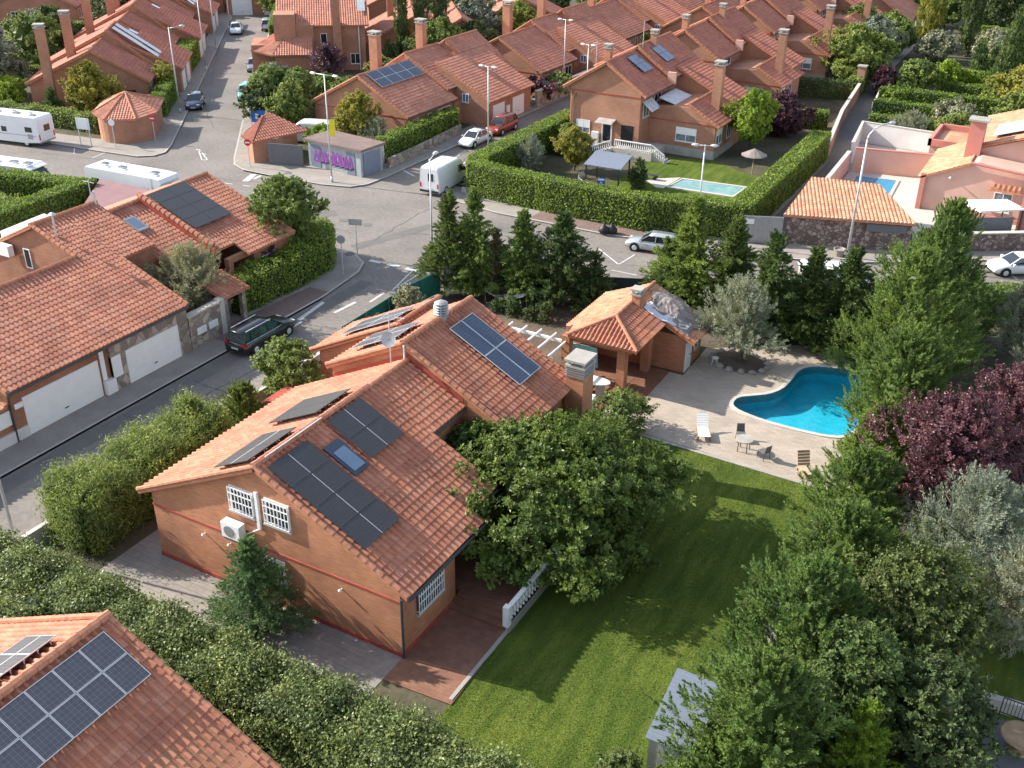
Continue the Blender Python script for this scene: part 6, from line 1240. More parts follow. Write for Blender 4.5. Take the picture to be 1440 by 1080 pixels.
# stone shelter with orange roof at the road
t = thing('stone_shelter', 'low stone building with a large orange tiled roof at the lane corner', 'shelter', (3, 56, 0), absol=True)
m = MB(); m.prism([(-.2, 52.6), (8.5, 55.6), (8.3, 56.4), (4.6, 62.3), (-.5, 61.5)], -.1, 2.35); part('wall', m, 'stone_dark', t)
slope(t, [(-.5, 52.3, 2.45), (8.8, 55.4, 2.45), (4.5, 62.2, 3.0), (-.8, 61.2, 2.95)], 'tile_orange', .3, .4, 4)
m = MB(); m.box(5.4, 8.2, 54.4, 54.46, 1.6, 2.2); m.v = [(x, y+(x-5.4)*.33-.0, z) for x, y, z in m.v]; part('vent_panel', m, 'grey_gate', t)
wallthing('stone_wall', 'dark stone wall along the far pavement on the right', 'wall', [(8.6, 55.7), (12.5, 58.4), (30, 70)], 1.5, .35, 'stone_dark', 'pale_stone')
wallthing('screen_fence', 'brown slatted screen on the stone wall by the white canopy', 'fence', [(11.6, 59.0), (15, 61.3)], 2.4, .08, 'grey_gate')
t = thing('metal_gate', 'grey metal lane gate with a small white notice', 'gate', (-1.7, 51.4, 0), absol=True); m = MB(); m.prism([(-3.2, 51.0), (-.4, 52.2), (-.42, 52.28), (-3.22, 51.08)], .1, 2.3)
for k in range(9): x = -3.1+k*.33; m.box(x, x+.05, 51.0+(x+3.2)*.43-.03, 51.0+(x+3.2)*.43+.02, .1, 2.35)
part('leaf', m, 'grey_metal', t); m = MB(); m.prism([(-2.95, 51.02), (-2.4, 51.25), (-2.41, 51.22), (-2.96, 50.99)], 1.7, 2.1); part('notice', m, 'white', t)
t = thing('canopy', 'white roofed canopy on thin posts behind the tall conifers on the right', 'canopy', (13, 63, 0), absol=True); P = [(10.3, 62.8), (14.0, 65.2), (15.6, 63.4), (12.6, 61.0)]; m = MB(); m.prism(P, 2.4, 2.52); part('roof', m, 'white', t)
for x, y in P: m = MB(); x += (13-x)*.06; y += (63-y)*.06; m.box(x-.06, x+.06, y-.06, y+.06, 0, 2.4); part('post', m, 'dark_metal', t)
# ------------------------------------------------------------ booth, kiosk, substation
x, y = S2W(-4.6, 6.0); t = thing('brick_booth', 'round-fronted brick booth with a tiled roof on the far left corner', 'booth', (x, y, 0), R(38)); m = MB(); P = [(-2.6, 3.2), (-2.9, -1.0)]+[(2.6*math.cos(R(a))*1.05-.0, -1.2+2.9*math.sin(R(a))) for a in range(200, 345, 12)]+[(2.7, 3.4)]; m.prism(P, -.1, 2.5); part('wall', m, 'brick_far', t)
A_ = (-.3, 1.2, 3.9); E_ = [(-3.1, 3.6, 2.5), (-3.3, -1.2, 2.5), (-1.6, -4.2, 2.5), (1.4, -4.2, 2.5), (3.1, -1.5, 2.5), (3.0, 3.8, 2.5)]
for i in range(5): slope(t, [E_[i], E_[i+1], A_], 'tile_orange' if i == 0 else 'tile_far', .28, .4, 4)
slope(t, [E_[5], E_[0], A_], 'tile_far', .28, .4, 4); m = MB()
for e in E_: caps(m, (e[0], e[1], e[2]+.08), (A_[0], A_[1], A_[2]+.1), .12)
part('ridge_tiles', m, 'ridge_tile', t)
t = thing('brick_kiosk', 'small hipped brick kiosk behind the no entry sign', 'kiosk', (-50.0, 49.6, 0), absol=True); m = MB(); m.prism([(-51.2, 48.3), (-49.6, 47.4), (-48.0, 49.0), (-48.6, 52.6), (-52.5, 52.4)], -.1, 2.3); part('wall', m, 'brick_far', t)
for P in ([(-53.4, 52.9, 2.3), (-51.2, 47.7, 2.3), (-50.8, 50.6, 3.7), (-51, 51.6, 3.7)], [(-51.2, 47.7, 2.3), (-49.0, 46.9, 2.3), (-50.8, 50.6, 3.7)], [(-49.0, 46.9, 2.3), (-47.2, 52.6, 2.3), (-51, 51.6, 3.7), (-50.8, 50.6, 3.7)]): slope(t, P, 'tile_red', .28, .4, 4)
t = thing('electricity_substation', 'pale block of an electricity substation with purple graffiti', 'substation', (-41, 51, 0), absol=True); m = MB(); m.prism([(-44.7, 49.5), (-38.3, 49.0), (-38.0, 51.9), (-44.5, 52.6)], -.1, 2.5); part('wall', m, 'grey_blue_wall', t)
m = MB(); m.prism([(-45.0, 49.2), (-38.0, 48.7), (-37.7, 52.1), (-44.7, 52.9)], 2.5, 2.72); part('roof', m, 'pavement_red', t)
dy = lambda x: 49.5-(x+44.7)*.078
m = MB()
for a, b in ((-44.4, -43.2), (-40.0, -39.0)): m = MB(); m.prism([(a, dy(a)-.04), (b, dy(b)-.04), (b, dy(b)+.0), (a, dy(a)+.0)], .1, 2.2); part('louvre_door', m, 'pvc_panel', t)
m = MB(); m.prism([(-38.22, 49.3), (-38.06, 51.6), (-38.0, 51.6), (-38.16, 49.3)], .1, 2.2); part('steel_door', m, 'pvc_panel', t)
m = MB(); rg = random.Random(4)
for k in range(9):
    x = -43.9+k*.52; pts = [(x+rg.uniform(-.1, .1), .7+rg.uniform(0, .2)), (x+.2, 1.8+rg.uniform(-.2, .2)), (x+.45, 1.0+rg.uniform(-.2, .3)), (x+.3, .75)]
    for p, q in zip(pts, pts[1:]+pts[:1]): m.bar((p[0], dy(p[0])-.05-.002*k, p[1]), (q[0], dy(q[0])-.05-.002*k, q[1]), .01, .17)
part('graffiti', m, 'purple_paint', t); m = MB()
for k in range(7): x = -43.2+k*.6; m.bar((x, dy(x)-.068, .55+rg.uniform(0, .1)), (x+.5, dy(x+.5)-.068, .75+rg.uniform(-.15, .15)), .008, .1)
part('graffiti_outline', m, 'black', t)
wallthing('gate_fence', 'dark grey sliding gate between the kiosk and the substation', 'gate', [(-48.2, 47.9), (-44.9, 48.9)], 2.1, .1, 'grey_gate')
wallthing('garden_wall', 'tile topped wall behind the substation', 'wall', [(-44.9, 53.1), (-38.6, 52.9)], 2.2, .25, 'pale_stone', 'terracotta')
wallthing('stone_wall', 'low stone wall under the hedge of the row house', 'wall', [(-37.9, 52.6), (-38.0, 58), (-38.6, 66.5)], 1.0, .3, 'stone_wall')
wallthing('stone_wall', 'stone wall beside the garage ramp of the side street', 'wall', [(-36.9, 80), (-36.6, 96)], 1.9, .3, 'stone_wall', 'pale_stone')
wallthing('low_wall', 'low pale kerb wall at the foot of the clipped hedge', 'wall', [(-28.4, 50.4), (-27.4, 50.2), (-23.5, 50.1)], .5, .25, 'pale_stone')
# ------------------------------------------------------------ vehicles
car('black estate car parked by the stone garage wall', (-23.75, 18.9, 0), R(90), 'paint_black', 'wagon', 'car', 4.85, 1.85, 1.55, roofrails=True)
van('white panel van at the junction, seen from behind', (-30.5, 50.9, 0), R(93))
car('old white saloon parked in the side street ahead of the red car', (-35.4, 64.2, 0), R(-90), 'paint_white', 'sedan', 'car', 4.5, 1.7, 1.38)
car('dark red car parked behind the white saloon in the side street', (-35.4, 69.6, 0), R(-90), 'paint_red', 'suv', 'car', 4.4, 1.8, 1.65)
car('silver hatchback parked on the cross street behind the conifers', (-8.4, 46.2, 0), R(186), 'paint_silver', 'hatch', 'car', 4.5, 1.78, 1.42)
car('white car cut by the right edge of the picture', (16.4, 55.9, 0), R(212), 'paint_white', 'hatch', 'car', 4.4, 1.8, 1.45)
x, y = at(1172, 410); van('white van mostly hidden by the tall conifers at the right', (x, y, 0), R(20), L=5.0, H=2.0)
x, y = at(275, 150); car('navy car parked at the kerb beside the left row', (x, y, 0), R(-52), 'paint_navy', 'hatch', 'car', 4.2)
x, y = at(333, 46); car('white car far up the left street, at its left kerb', (x, y, 0), R(-52), 'paint_white', 'sedan', 'car', 4.4)
x, y = at(377, 41); car('light grey van-like car far up the left street, at its right kerb', (x, y, 0), R(128), 'paint_silver', 'suv', 'car', 4.4, H=1.7)
x, y = at(359, 98); car('dark grey car parked by the hedge on the right of the left street', (x, y, 0), R(-52), 'paint_grey', 'hatch', 'car', 4.2)
x, y = at(347, 138); car('pale green small car parked on the right of the left street', (x, y, 0), R(-52), 'paint_green', 'suv', 'car', 4.0, H=1.6)
motorhome('white motorhome with a cab-over bunk at the left edge of the cross street', (-74.6, 40.9, 0), R(191), 7.4)
motorhome('white motorhome at the left edge, seen mostly as its roof', (-62.3, 31.4, 0), R(10), 6.6, H=2.3, alcove=False)
motorhome('long white motorhome behind the burgundy terrace roof', (-50.6, 33.9, 0), R(4), 8.6, H=2.85)
x, y = at(438, 200); van('white camper van parked behind the dark sliding gate', (x, y, 0), R(200), L=5.2, H=2.2, cat='camper van')
# ------------------------------------------------------------ lamps and signs
lamp('tall street lamp by the hedge at the left edge', (-18.9, -3.0, PAVE), 9.0, .9, 150)
lamp('street lamp at the junction in front of the white van', (-19.2, 31.6, PAVE), 9.1, .8, 100)
lamp('street lamp with a yellow banner beside the graffiti block', (-39.8, 46.6, PAVE), 9.5, 1.0, 180, 'double')
lamp('white street lamp beside the white saloon', (-32.0, 61.0, PAVE), 8.5, .5, 180, 'double')
lamp('curved street lamp in front of the orange stone shelter roof', (4.75, 52.2, PAVE), 9.0, 1.9, 55, 'curved', r=.11)
lamp('street lamp rising behind the clipped hedge corner', (-6.4, 49.6, PAVE), 7.6, .5, 200, 'double')
for i, (px, py, l) in enumerate(((254, 160, 'nearest street lamp of the left street'), (290, 100, 'second street lamp of the left street'), (304, 70, 'third street lamp of the left street'), (324, 42, 'farthest street lamp of the left street'))):
    x, y = at(px, py); lamp(l, (x, y, PAVE), 9.0, 1.2, 38)
lamp('dark street lamp at the left edge by the motorhomes', (-66.6, 30.0, PAVE), 8.0, .9, 100)
x, y = at(750, 70); lamp('street lamp among the roofs of the row houses', (-37.5, 88, 0), 8.5, .5, 180, 'double')
x, y = at(799, 155); lamp('thin street lamp at the left corner of the tall brick house', (-28.8, 76, 0), 8.5, .4, 0, 'double')
t = thing('banner', 'small yellow banner on the lamp post by the graffiti block', 'banner', (-39.8, 46.6, 0), R(25)); m = MB(); m.box(.1, .6, -.02, .02, 4.3, 5.7); part('cloth', m, 'yellow', t); m = MB(); m.tube((0, 0, 5.72), (.65, 0, 5.72), .02); m.tube((0, 0, 4.28), (.65, 0, 4.28), .02); part('rod', m, 'galvanised', t)
for px, py, k, l, h in ((163, 208, 'limit', 'round white sign in front of the brick booth', 2.7), (219, 200, 'noentry', 'red no entry sign at the corner of the brick booth', 2.6), (352, 236, 'noentry', 'red no entry sign in front of the brick kiosk', 2.6), (843, 300, 'parking', 'blue parking sign at the kerb behind the conifers', 2.8), (483, 388, 'back', 'grey back of a round sign by the round corner hedge', 3.0), (503, 362, 'board', 'white board leaning on a thin post at the street corner', 2.9)):
    x, y = at(px, py); sign(l, (x, y, PAVE), 22, k, h)
t = thing('notice_board', 'white board on two posts left of the brick booth', 'sign', (*at(122, 206), PAVE), R(12)); m = MB(); m.box(-.75, .75, -.03, .03, 1.6, 2.7); part('board', m, 'white', t)
for s in (-.6, .6): m = MB(); m.tube((s, 0, 0), (s, 0, 2.7), .05); part('post', m, 'galvanised', t)
t = thing('blue_banner', 'blue advertising banner behind the brick kiosk', 'banner', (-56.8, 57.2, 0), R(12)); m = MB(); m.box(-1.5, 1.5, -.03, .03, .7, 2.0); part('cloth', m, 'blue', t); m = MB(); m.box(-1.0, -.6, -.05, -.031, 1.1, 1.6)
for k in range(4): m.box(-.3+k*.35, -.05+k*.35, -.05, -.031, 1.15, 1.5)
part('lettering', m, 'white', t); m = MB(); m.tube((-1.55, 0, 0), (-1.55, 0, 2.1), .04); m.tube((1.55, 0, 0), (1.55, 0, 2.1), .04); part('post', m, 'galvanised', t)
for i, (px, l) in enumerate(((849, 'left one of two black rubbish bags by the parking sign'), (860, 'right one of two black rubbish bags by the parking sign'))):
    x, y = at(px, 330); m = MB(); m.lathe((0, 0, 0), [(.28, 0), (.42, .18), (.40, .42), (.2, .62), (.08, .7), (.12, .8)], 12, 1.1, .9); o = part('rubbish_bag', m, 'black', None, smooth=True); o.location = (x, y, PAVE); tagm(o, l, 'rubbish bag', 'rubbish bags at the kerb')
x, y = at(1186, 362); m = MB(); m.lathe((0, 0, 0), [(.32, 0), (.45, .5), (.48, .55), (.4, .56), (.36, .45)], 14); o = part('planter', m, 'rock', None); o.location = (x-.35, y-.1, PAVE); tagm(o, 'round grey planter at the foot of the curved lamp', 'planter')
for i, (px, l) in enumerate(((1304, 'left of three grey waste containers by the right hedge'), (1322, 'wide middle one of three grey waste containers by the right hedge'), (1342, 'right of three grey waste containers by the right hedge'))):
    x, y = at(px, 424); t = thing('waste_container', l, 'waste container', (x, y, 0), R(33), 'waste containers at the roadside'); W_ = .35 if i != 1 else .8; m = MB(); m.extr([(-W_*.85, -.45, .1), (W_*.85, -.45, .1), (W_, -.5, 1.2), (-W_, -.5, 1.2)], (0, .95, 0)); part('body', m, 'grey_gate', t); m = MB(); m.extr([(-W_, -.52, 1.2), (-W_, .48, 1.2), (-W_, .1, 1.42), (-W_, -.4, 1.35)], (W_*2, 0, 0)); part('lid', m, 'dark_metal', t)
# ------------------------------------------------------------ garden of the main house
def fencerun(name, label, pts, h, mat, base, postgap=2.2, low=None):
    t = thing(name, label, 'fence', (pts[0][0], pts[0][1], 0), absol=True); m = MB(); a = offs(pts, .02); b = offs(pts, -.02)
    for i in range(len(pts)-1): m.prism([a[i], a[i+1], b[i+1], b[i]], base, h)
    part('screen', m, mat, t)
    if low: m = MB(); a = offs(pts, .12); b = offs(pts, -.12); [m.prism([a[i], a[i+1], b[i+1], b[i]], -.1, low) for i in range(len(pts)-1)]; part('low_wall', m, 'white_wall', t)
    for i in range(len(pts)-1):
        p = Vector(pts[i]); q = Vector(pts[i+1]); n = max(1, int((q-p).length/postgap))
        for k in range(n+(i == len(pts)-2)): c_ = p+(q-p)*k/n; m = MB(); m.tube((c_.x, c_.y, 0), (c_.x, c_.y, h+.12), .035, n=6); part('post', m, 'galvanised', t)
    return t
fencerun('screen_fence', 'dark screened fence with a low white wall beneath the conifers', [(-15.0, 32.8), (-10, 33.8), (-4.8, 36.1), (4, 40.6), (13.5, 46.2)], 2.1, 'dark_screen', .45, low=.45)
fencerun('green_fence', 'green screened fence at the street corner behind the house', [(-18.2, 20), (-18.3, 27.5), (-17.9, 30.5)], 1.9, 'green_screen', .3)
wallthing('white_garden_wall', 'white garden wall panels at the corner behind the first conifers', 'wall', [(-17.8, 30.8), (-15.1, 32.7)], 2.2, .25, 'white_wall', 'white')
wallthing('boundary_wall', 'low wall under the street side hedge left of the house', 'wall', [(-18.5, -12), (-18.5, 19)], .9, .25, 'pale_stone')
t = thing('hammock', 'white hammock hanging at the foot of the conifers behind the pergola', 'hammock', (-13.2, 31.4, 0), R(8)); m = MB(); rows = [[(-1.4+2.8*i/12, -.4+.8*j/4, 1.0-.45*math.sin(math.pi*i/12)+.12*abs(j-2)/2) for i in range(13)] for j in range(5)]; m.grid(rows); o = part('cloth', m, 'white', t); o.modifiers.new('th', 'SOLIDIFY').thickness = .02
for s in (-1.5, 1.5): m = MB(); m.tube((s, 0, 0), (s, 0, 1.2), .04); part('post', m, 'galvanised', t)
# white pergola
t = thing('pergola', 'white painted pergola with bare rafters behind the main house', 'pergola', (-7.5, 23, 0), absol=True); z = 2.4
for y in (24.2, 21.9): m = MB(); m.bar((-10.1, y, z), (-4.8, y, z), .14, .16); part('beam', m, 'white', t)
for x, y in ((-9.8, 24.2), (-5.0, 24.2), (-9.8, 21.9), (-5.0, 21.9), (-7.4, 21.9)): m = MB(); m.box(x-.08, x+.08, y-.08, y+.08, 0, z-.08); part('post', m, 'white', t)
for k in range(6): x = -9.9+k*.98; m = MB(); m.bar((x, 21.5, z+.14), (x, 24.7, z+.14), .07, .12); part('rafter', m, 'white', t)
def balustrade(label, a, b, z=0.15, h=.8):
    t = thing('balustrade', label, 'balustrade', (a[0], a[1], z), absol=False); m = MB(); d = Vector((b[0]-a[0], b[1]-a[1], 0)); n = int(d.length/.24)
    for k in range(n): p = d*(k+.5)/n; m.lathe((p.x, p.y, .1), [(.06, 0), (.06, .06), (.035, .12), (.075, .3), (.035, .52), (.06, h-.16), (.06, h-.1)], 8)
    part('balusters', m, 'white', t); m = MB(); m.bar((0, 0, h+.04), d+Vector((0, 0, h+.04)), .2, .09); part('handrail', m, 'white', t); m = MB(); m.bar((0, 0, .05), d+Vector((0, 0, .05)), .2, .1); part('base', m, 'white', t)
    for p in (Vector(), d): m = MB(); m.box(p.x-.13, p.x+.13, p.y-.13, p.y+.13, 0, h+.2); part('end_post', m, 'white', t)
balustrade('white balustrade along the brick terrace at the edge of the lawn', (2.84, 3.3), (2.84, 7.6), z=.5); balustrade('white balustrade between the pergola and the big chimney', (-5.6, 21.0), (-2.9, 20.7)); balustrade('white stair balustrade beside the pool house porch', (-1.9, 18.4), (-1.9, 21.3))
t = thing('stone_table', 'long white oval stone table in front of the pool house porch', 'table', (-3.0, 23.1, 0), R(8)); m = MB(); m.lathe((0, 0, .95), [(.6, 0), (.62, .04), (.6, .08)], 22, 2.1, .9); part('tabletop', m, 'white', t, smooth=False); m = MB(); m.box(-.9, -.5, -.3, .3, .05, .95); part('base', m, 'pale_stone', t); m = MB(); m.box(.5, .9, -.3, .3, .05, .95); part('base', m, 'pale_stone', t)
m = MB(); m.box(-.75, .75, -.03, .03, 0, 1.5); o = part('leaning_board', m, 'teal', None); o.location = (-4.1, 25.0, .75); o.rotation_euler = (R(12), 0, R(5)); tagm(o, 'pale turquoise panel leaning in the pool house porch', 'panel')
t = thing('lounger', 'white slatted sun lounger at the edge of the patio', 'sun lounger', (4.35, 22.0, PAVE+.03), R(116)); t.scale = (.74, 1, 1.0); m = MB()
for k in range(9): x = -.95+k*.14; m.box(x, x+.12, -.31, .31, .3, .33)
part('seat', m, 'white', t); m = MB()
for k in range(6): a = k*.13; m.extr([(.31+a, -.31, .33+a*.7), (.31+a+.1, -.31, .33+(a+.1)*.7), (.31+a+.1, .31, .33+(a+.1)*.7), (.31+a, .31, .33+a*.7)], (0, 0, .025))
part('backrest', m, 'white', t); m = MB(); m.bar((-.95, -.33, .3), (.4, -.33, .3), .04, .06); m.bar((-.95, .33, .3), (.4, .33, .3), .04, .06); part('frame', m, 'wood', t)
for x in (-.8, .5):
    for y in (-.3, .3): m = MB(); m.box(x-.03, x+.03, y-.03, y+.03, 0, .3); part('leg', m, 'wood', t)
for x in (-.85,):
    for y in (-.36, .36): m = MB(); m.tube((x, y-.02, .1), (x, y+.02, .1), .1, n=12); part('wheel', m, 'wood', t)
t = thing('lounger', 'low wooden lounger at the right corner of the patio', 'sun lounger', (10.2, 21.1, PAVE+.03), R(125)); t.scale = (.75, 1, 1.1); m = MB()
for k in range(8): x = -.7+k*.14; m.box(x, x+.12, -.32, .32, .22, .25)
part('seat', m, 'canvas', t); m = MB()
for k in range(5): a = k*.13; m.extr([(.45+a*.7, -.32, .25+a), (.45+(a+.1)*.7, -.32, .25+a+.1), (.45+(a+.1)*.7, .32, .25+a+.1), (.45+a*.7, .32, .25+a)], (.02, 0, .01))
part('backrest', m, 'wood', t); m = MB(); m.bar((-.75, -.34, .2), (.5, -.34, .2), .04, .06); m.bar((-.75, .34, .2), (.5, .34, .2), .04, .06); part('frame', m, 'wood', t)
for x in (-.6, .45):
    for y in (-.32, .32): m = MB(); m.box(x-.03, x+.03, y-.03, y+.03, 0, .2); part('leg', m, 'wood', t)
t = thing('patio_table', 'small round grey table between two chairs on the patio', 'table', (6.75, 21.6, PAVE+.03)); m = MB(); m.lathe((0, 0, .68), [(.44, 0), (.47, .02), (.46, .045), (.1, .05)], 20); part('tabletop', m, 'concrete', t)
for a in (45, 135, 225, 315): m = MB(); m.tube((.36*math.cos(R(a)), .36*math.sin(R(a)), 0), (.3*math.cos(R(a)), .3*math.sin(R(a)), .68), .025); part('leg', m, 'dark_metal', t)
def gchair(label, x, y, rz):
    t = thing('patio_chair', label, 'chair', (x, y, PAVE+.03), R(rz), 'dark chairs at the round patio table'); m = MB(); m.box(-.23, .23, -.23, .23, .42, .46); part('seat', m, 'grey_gate', t); m = MB(); m.extr([(-.23, -.22, .46), (-.23, .22, .46), (-.32, .2, .88), (-.32, -.2, .88)], (.03, 0, 0)); part('backrest', m, 'grey_gate', t)
    for a, b in ((-.2, -.2), (.2, -.2), (.2, .2), (-.2, .2)): m = MB(); m.tube((a*1.15, b*1.15, 0), (a, b, .42), .018); part('leg', m, 'dark_metal', t)
gchair('dark chair on the far side of the round patio table', 6.3, 22.5, -60); gchair('dark low chair to the right of the round patio table', 7.9, 21.4, 150)
t = thing('plastic_stool', 'white plastic stool by the pool house door', 'stool', (2.1, 30.2, PAVE+.03)); m = MB(); m.lathe((0, 0, .42), [(.2, 0), (.22, .03), (.2, .05)], 12); part('seat', m, 'white', t)
for a in (45, 135, 225, 315): m = MB(); m.tube((.2*math.cos(R(a)), .2*math.sin(R(a)), 0), (.15*math.cos(R(a)), .15*math.sin(R(a)), .42), .022); part('leg', m, 'white', t)
t = thing('stone_ring', 'ring of rough stones around the olive tree on the patio', 'planting ring', (3.3, 31.2, PAVE)); rg = random.Random(3)
for k in range(15):
    a = k*2*math.pi/15; m = MB(); r = rg.uniform(.18, .27); n = 7; m.lathe((1.75*math.cos(a), 1.35*math.sin(a), 0), [(r, 0), (r*1.1, r*.5), (r*.7, r), (r*.2, r*1.15)], n, rg.uniform(.8, 1.2), rg.uniform(.8, 1.2)); part('stone', m, 'rock', t)
m = MB(); m.lathe((0, 0, 0), [(1.7, 0), (1.6, .12), (.1, .16)], 20, 1, .78); part('soil', m, 'earth', t)
# garden shed with a grey ribbed roof
sx, sy = 11.2, 1.0; t = thing('garden_shed', 'garden shed with a grey ribbed metal roof at the bottom of the lawn', 'shed', (sx, sy, 0), R(4)); m = MB(); m.box(-.75, .75, -1.4, 1.9, -.1, 1.85); part('wall', m, 'grey_metal', t)
m = MB(); n = 64; rows = []
for i in range(n+1): y = -1.6+3.65*i/n; h = .025 if (i % 4) in (1, 2) else 0; rows.append([(-.85, y, 2.0+h), (.85, y, 1.86+h)])
m.grid(rows); o = part('roof', m, 'pvc_panel', t); o.modifiers.new('th', 'SOLIDIFY').thickness = .03
m = MB(); m.box(-.4, .4, -1.44, -1.4, 0, 1.75); part('door', m, 'galvanised', t)
# deck and pool of the next garden on the right
sheet('deck', [(18.6, 3.2), (24, 1.5), (25, 9), (19.4, 8.2)], PAVE+.03, 'grey_gate'); wallthing('deck_wall', 'pale stone wall above the dark deck at the bottom right', 'wall', [(18.4, 8.6), (22.5, 9.0)], .7, .3, 'pale_stone')
t = thing('round_table', 'large round wooden table on the dark deck at the right edge', 'table', (21.75, 7.1, PAVE+.03)); m = MB(); m.lathe((0, 0, .7), [(.7, 0), (.74, .03), (.7, .06)], 24); part('tabletop', m, 'wood', t); m = MB(); m.tube((0, 0, 0), (0, 0, .7), .1); m.lathe((0, 0, 0), [(.35, 0), (.3, .05), (.05, .1)], 12); part('pedestal', m, 'wood', t)
t = thing('deck_railing', 'short black railing by the round wooden table', 'railing', (20.9, 8.0, PAVE)); m = MB()
for k in range(9): m.tube((k*.12, 0, .7), (k*.12, 0, 1.4), .012)
m.bar((0, 0, 1.4), (1, 0, 1.4), .03, .03); m.bar((0, 0, .7), (1, 0, .7), .03, .03); m.tube((0, 0, 0), (0, 0, 1.4), .02); part('bars', m, 'black', t)
pool_rect('blue pool glimpsed behind the purple tree at the right edge', [(17.4, 28.0), (24, 26.6), (25, 31.5), (18.2, 32.6)], 'pool_water')
sheet('lawn', [(14.5, -6), (40, -6), (40, 26), (16, 26)], PAVE+.02, 'lawn')
# big house garden: gazebo, bench, umbrella
t = thing('gazebo', 'grey roofed garden gazebo on dark posts behind the clipped hedge', 'gazebo', (-18.2, 58.6, 0), R(8)); m = MB(); m.extr([(-1.7, -1.9, 2.3), (1.7, -1.9, 2.2), (1.7, 1.9, 2.45), (-1.7, 1.9, 2.55)], (0, 0, .08)); part('roof', m, 'pvc_panel', t)
for a in (-1.5, 1.5):
    for b in (-1.7, 1.7): m = MB(); m.box(a-.06, a+.06, b-.06, b+.06, 0, 2.3); part('post', m, 'dark_metal', t)
m = MB()
for k in range(22): a = math.pi*.9+k*.11; m.tube((2.6*math.cos(a), 2.6*math.sin(a), 0), (2.6*math.cos(a), 2.6*math.sin(a), .9), .03); m.tube((2.6*math.cos(a), 2.6*math.sin(a), .9), (2.6*math.cos(a+.11), 2.6*math.sin(a+.11), .9), .03)
part('curved_railing', m, 'grey_metal', t)
t = thing('garden_bench', 'small dark bench on the lawn beside the pale pool', 'bench', (-15.6, 62.2, .12), R(5)); m = MB(); m.box(-.8, .8, -.25, .25, .42, .48); part('seat', m, 'dark_metal', t)
for s in (-.6, .6): m = MB(); m.bar((s-.2, 0, 0), (s+.1, 0, .42), .05, .3); part('leg', m, 'dark_metal', t)
t = thing('thatched_parasol', 'small brown garden parasol under the lime green tree', 'parasol', (-8.0, 68.6, 0)); m = MB(); m.tube((0, 0, 0), (0, 0, 2.3), .05); part('pole', m, 'wood', t); m = MB(); m.lathe((0, 0, 1.9), [(1.2, 0), (1.22, .04), (.1, .6), (.02, .62)], 10); part('canopy', m, 'tarp', t)
t = thing('barbecue_chimney', 'brick barbecue chimney by the lane wall', 'barbecue', (-6.9, 106, 0), absol=True); m = MB(); m.box(-7.4, -6.5, 105.6, 106.4, -.1, 3.4); part('chimney', m, 'brick_pink', t); m = MB(); m.box(-7.5, -6.4, 105.5, 106.5, 3.4, 3.55); part('cap', m, 'concrete', t)
# ------------------------------------------------------------ trees and shrubs of the near gardens
TREE = 'tree'
tree('fig_tree', 'huge dense fig tree spreading over the lawn and terrace beside the house', TREE, 1.6, 9.9, 5.9, 5.2, 'fig', 'leaf_fig', 11, h0=.4)
tree('fig_tree', 'smaller leafy tree between the roof and the huge fig tree', TREE, -2.1, 9.7, 4.9, 2.2, 'fig', 'leaf_fig', 12, h0=1.2)
tree('citrus_tree', 'round bright green tree on the street side of the main house', TREE, -16.9, 13.6, 3.9, 1.9, 'broad', 'leaf_mid', 13, h0=.5, lscale=.8, dens=1.4)
tree('young_cedar', 'small blue green conifer in front of the brick gable', TREE, -5.9, -1.7, 5.0, 2.0, 'fir', 'leaf_conifer_blue', 14, lscale=.75, dens=1.6)
tree('olive_tree', 'silvery olive tree in a stone ring beside the pool house', TREE, 3.3, 31.2, 5.4, 2.5, 'olive', 'leaf_olive', 15, h0=1.2)
tree('rose_bush', 'leafy bush beside the big brick chimney', 'bush', .4, 20.3, 2.4, 1.5, 'broad', 'leaf_mid', 16, h0=.2, lscale=.7, dens=1.4)
for i, (px, py, h, r_, leaf, l) in enumerate(((632, 412, 7.5, 2.4, 'leaf_conifer', 'first conifer in the row, beside the junction lamp'), (668, 416, 7.9, 2.1, 'leaf_conifer_bright', 'tall brownish conifer second in the row'), (735, 424, 6.8, 2.4, 'leaf_conifer_bright', 'conifer in the row above the middle of the pergola'), (790, 432, 7.2, 2.6, 'leaf_conifer', 'conifer in the row left of the parking sign'), (833, 436, 4.6, 1.5, 'leaf_conifer', 'short conifer in the row right of the parking sign'),
    (935, 432, 5.2, 1.7, 'leaf_conifer', 'shorter dark conifer behind the pool house'), (965, 440, 8.6, 3.0, 'leaf_conifer_bright', 'tallest conifer behind the pool house'), (1022, 455, 7.8, 2.6, 'leaf_conifer', 'conifer behind the olive tree by the pool house'), (1075, 478, 7.6, 2.7, 'leaf_conifer', 'conifer behind the left part of the patio'), (1130, 480, 6.6, 2.6, 'leaf_conifer', 'dark conifer behind the middle of the pool'), (1180, 488, 7.0, 2.8, 'leaf_conifer', 'dark conifer behind the right part of the pool'))):
    x, y = at(px, py); tree('conifer', l, TREE, x, y, h, r_, 'fir', leaf, 30+i, group='row of conifers along the back fence')
tree('bare_conifer', 'thin greyish conifer between the taller ones in the row', TREE, *at(697, 418), 5.2, 1.3, 'fir', 'leaf_brown', 45, dens=.6)
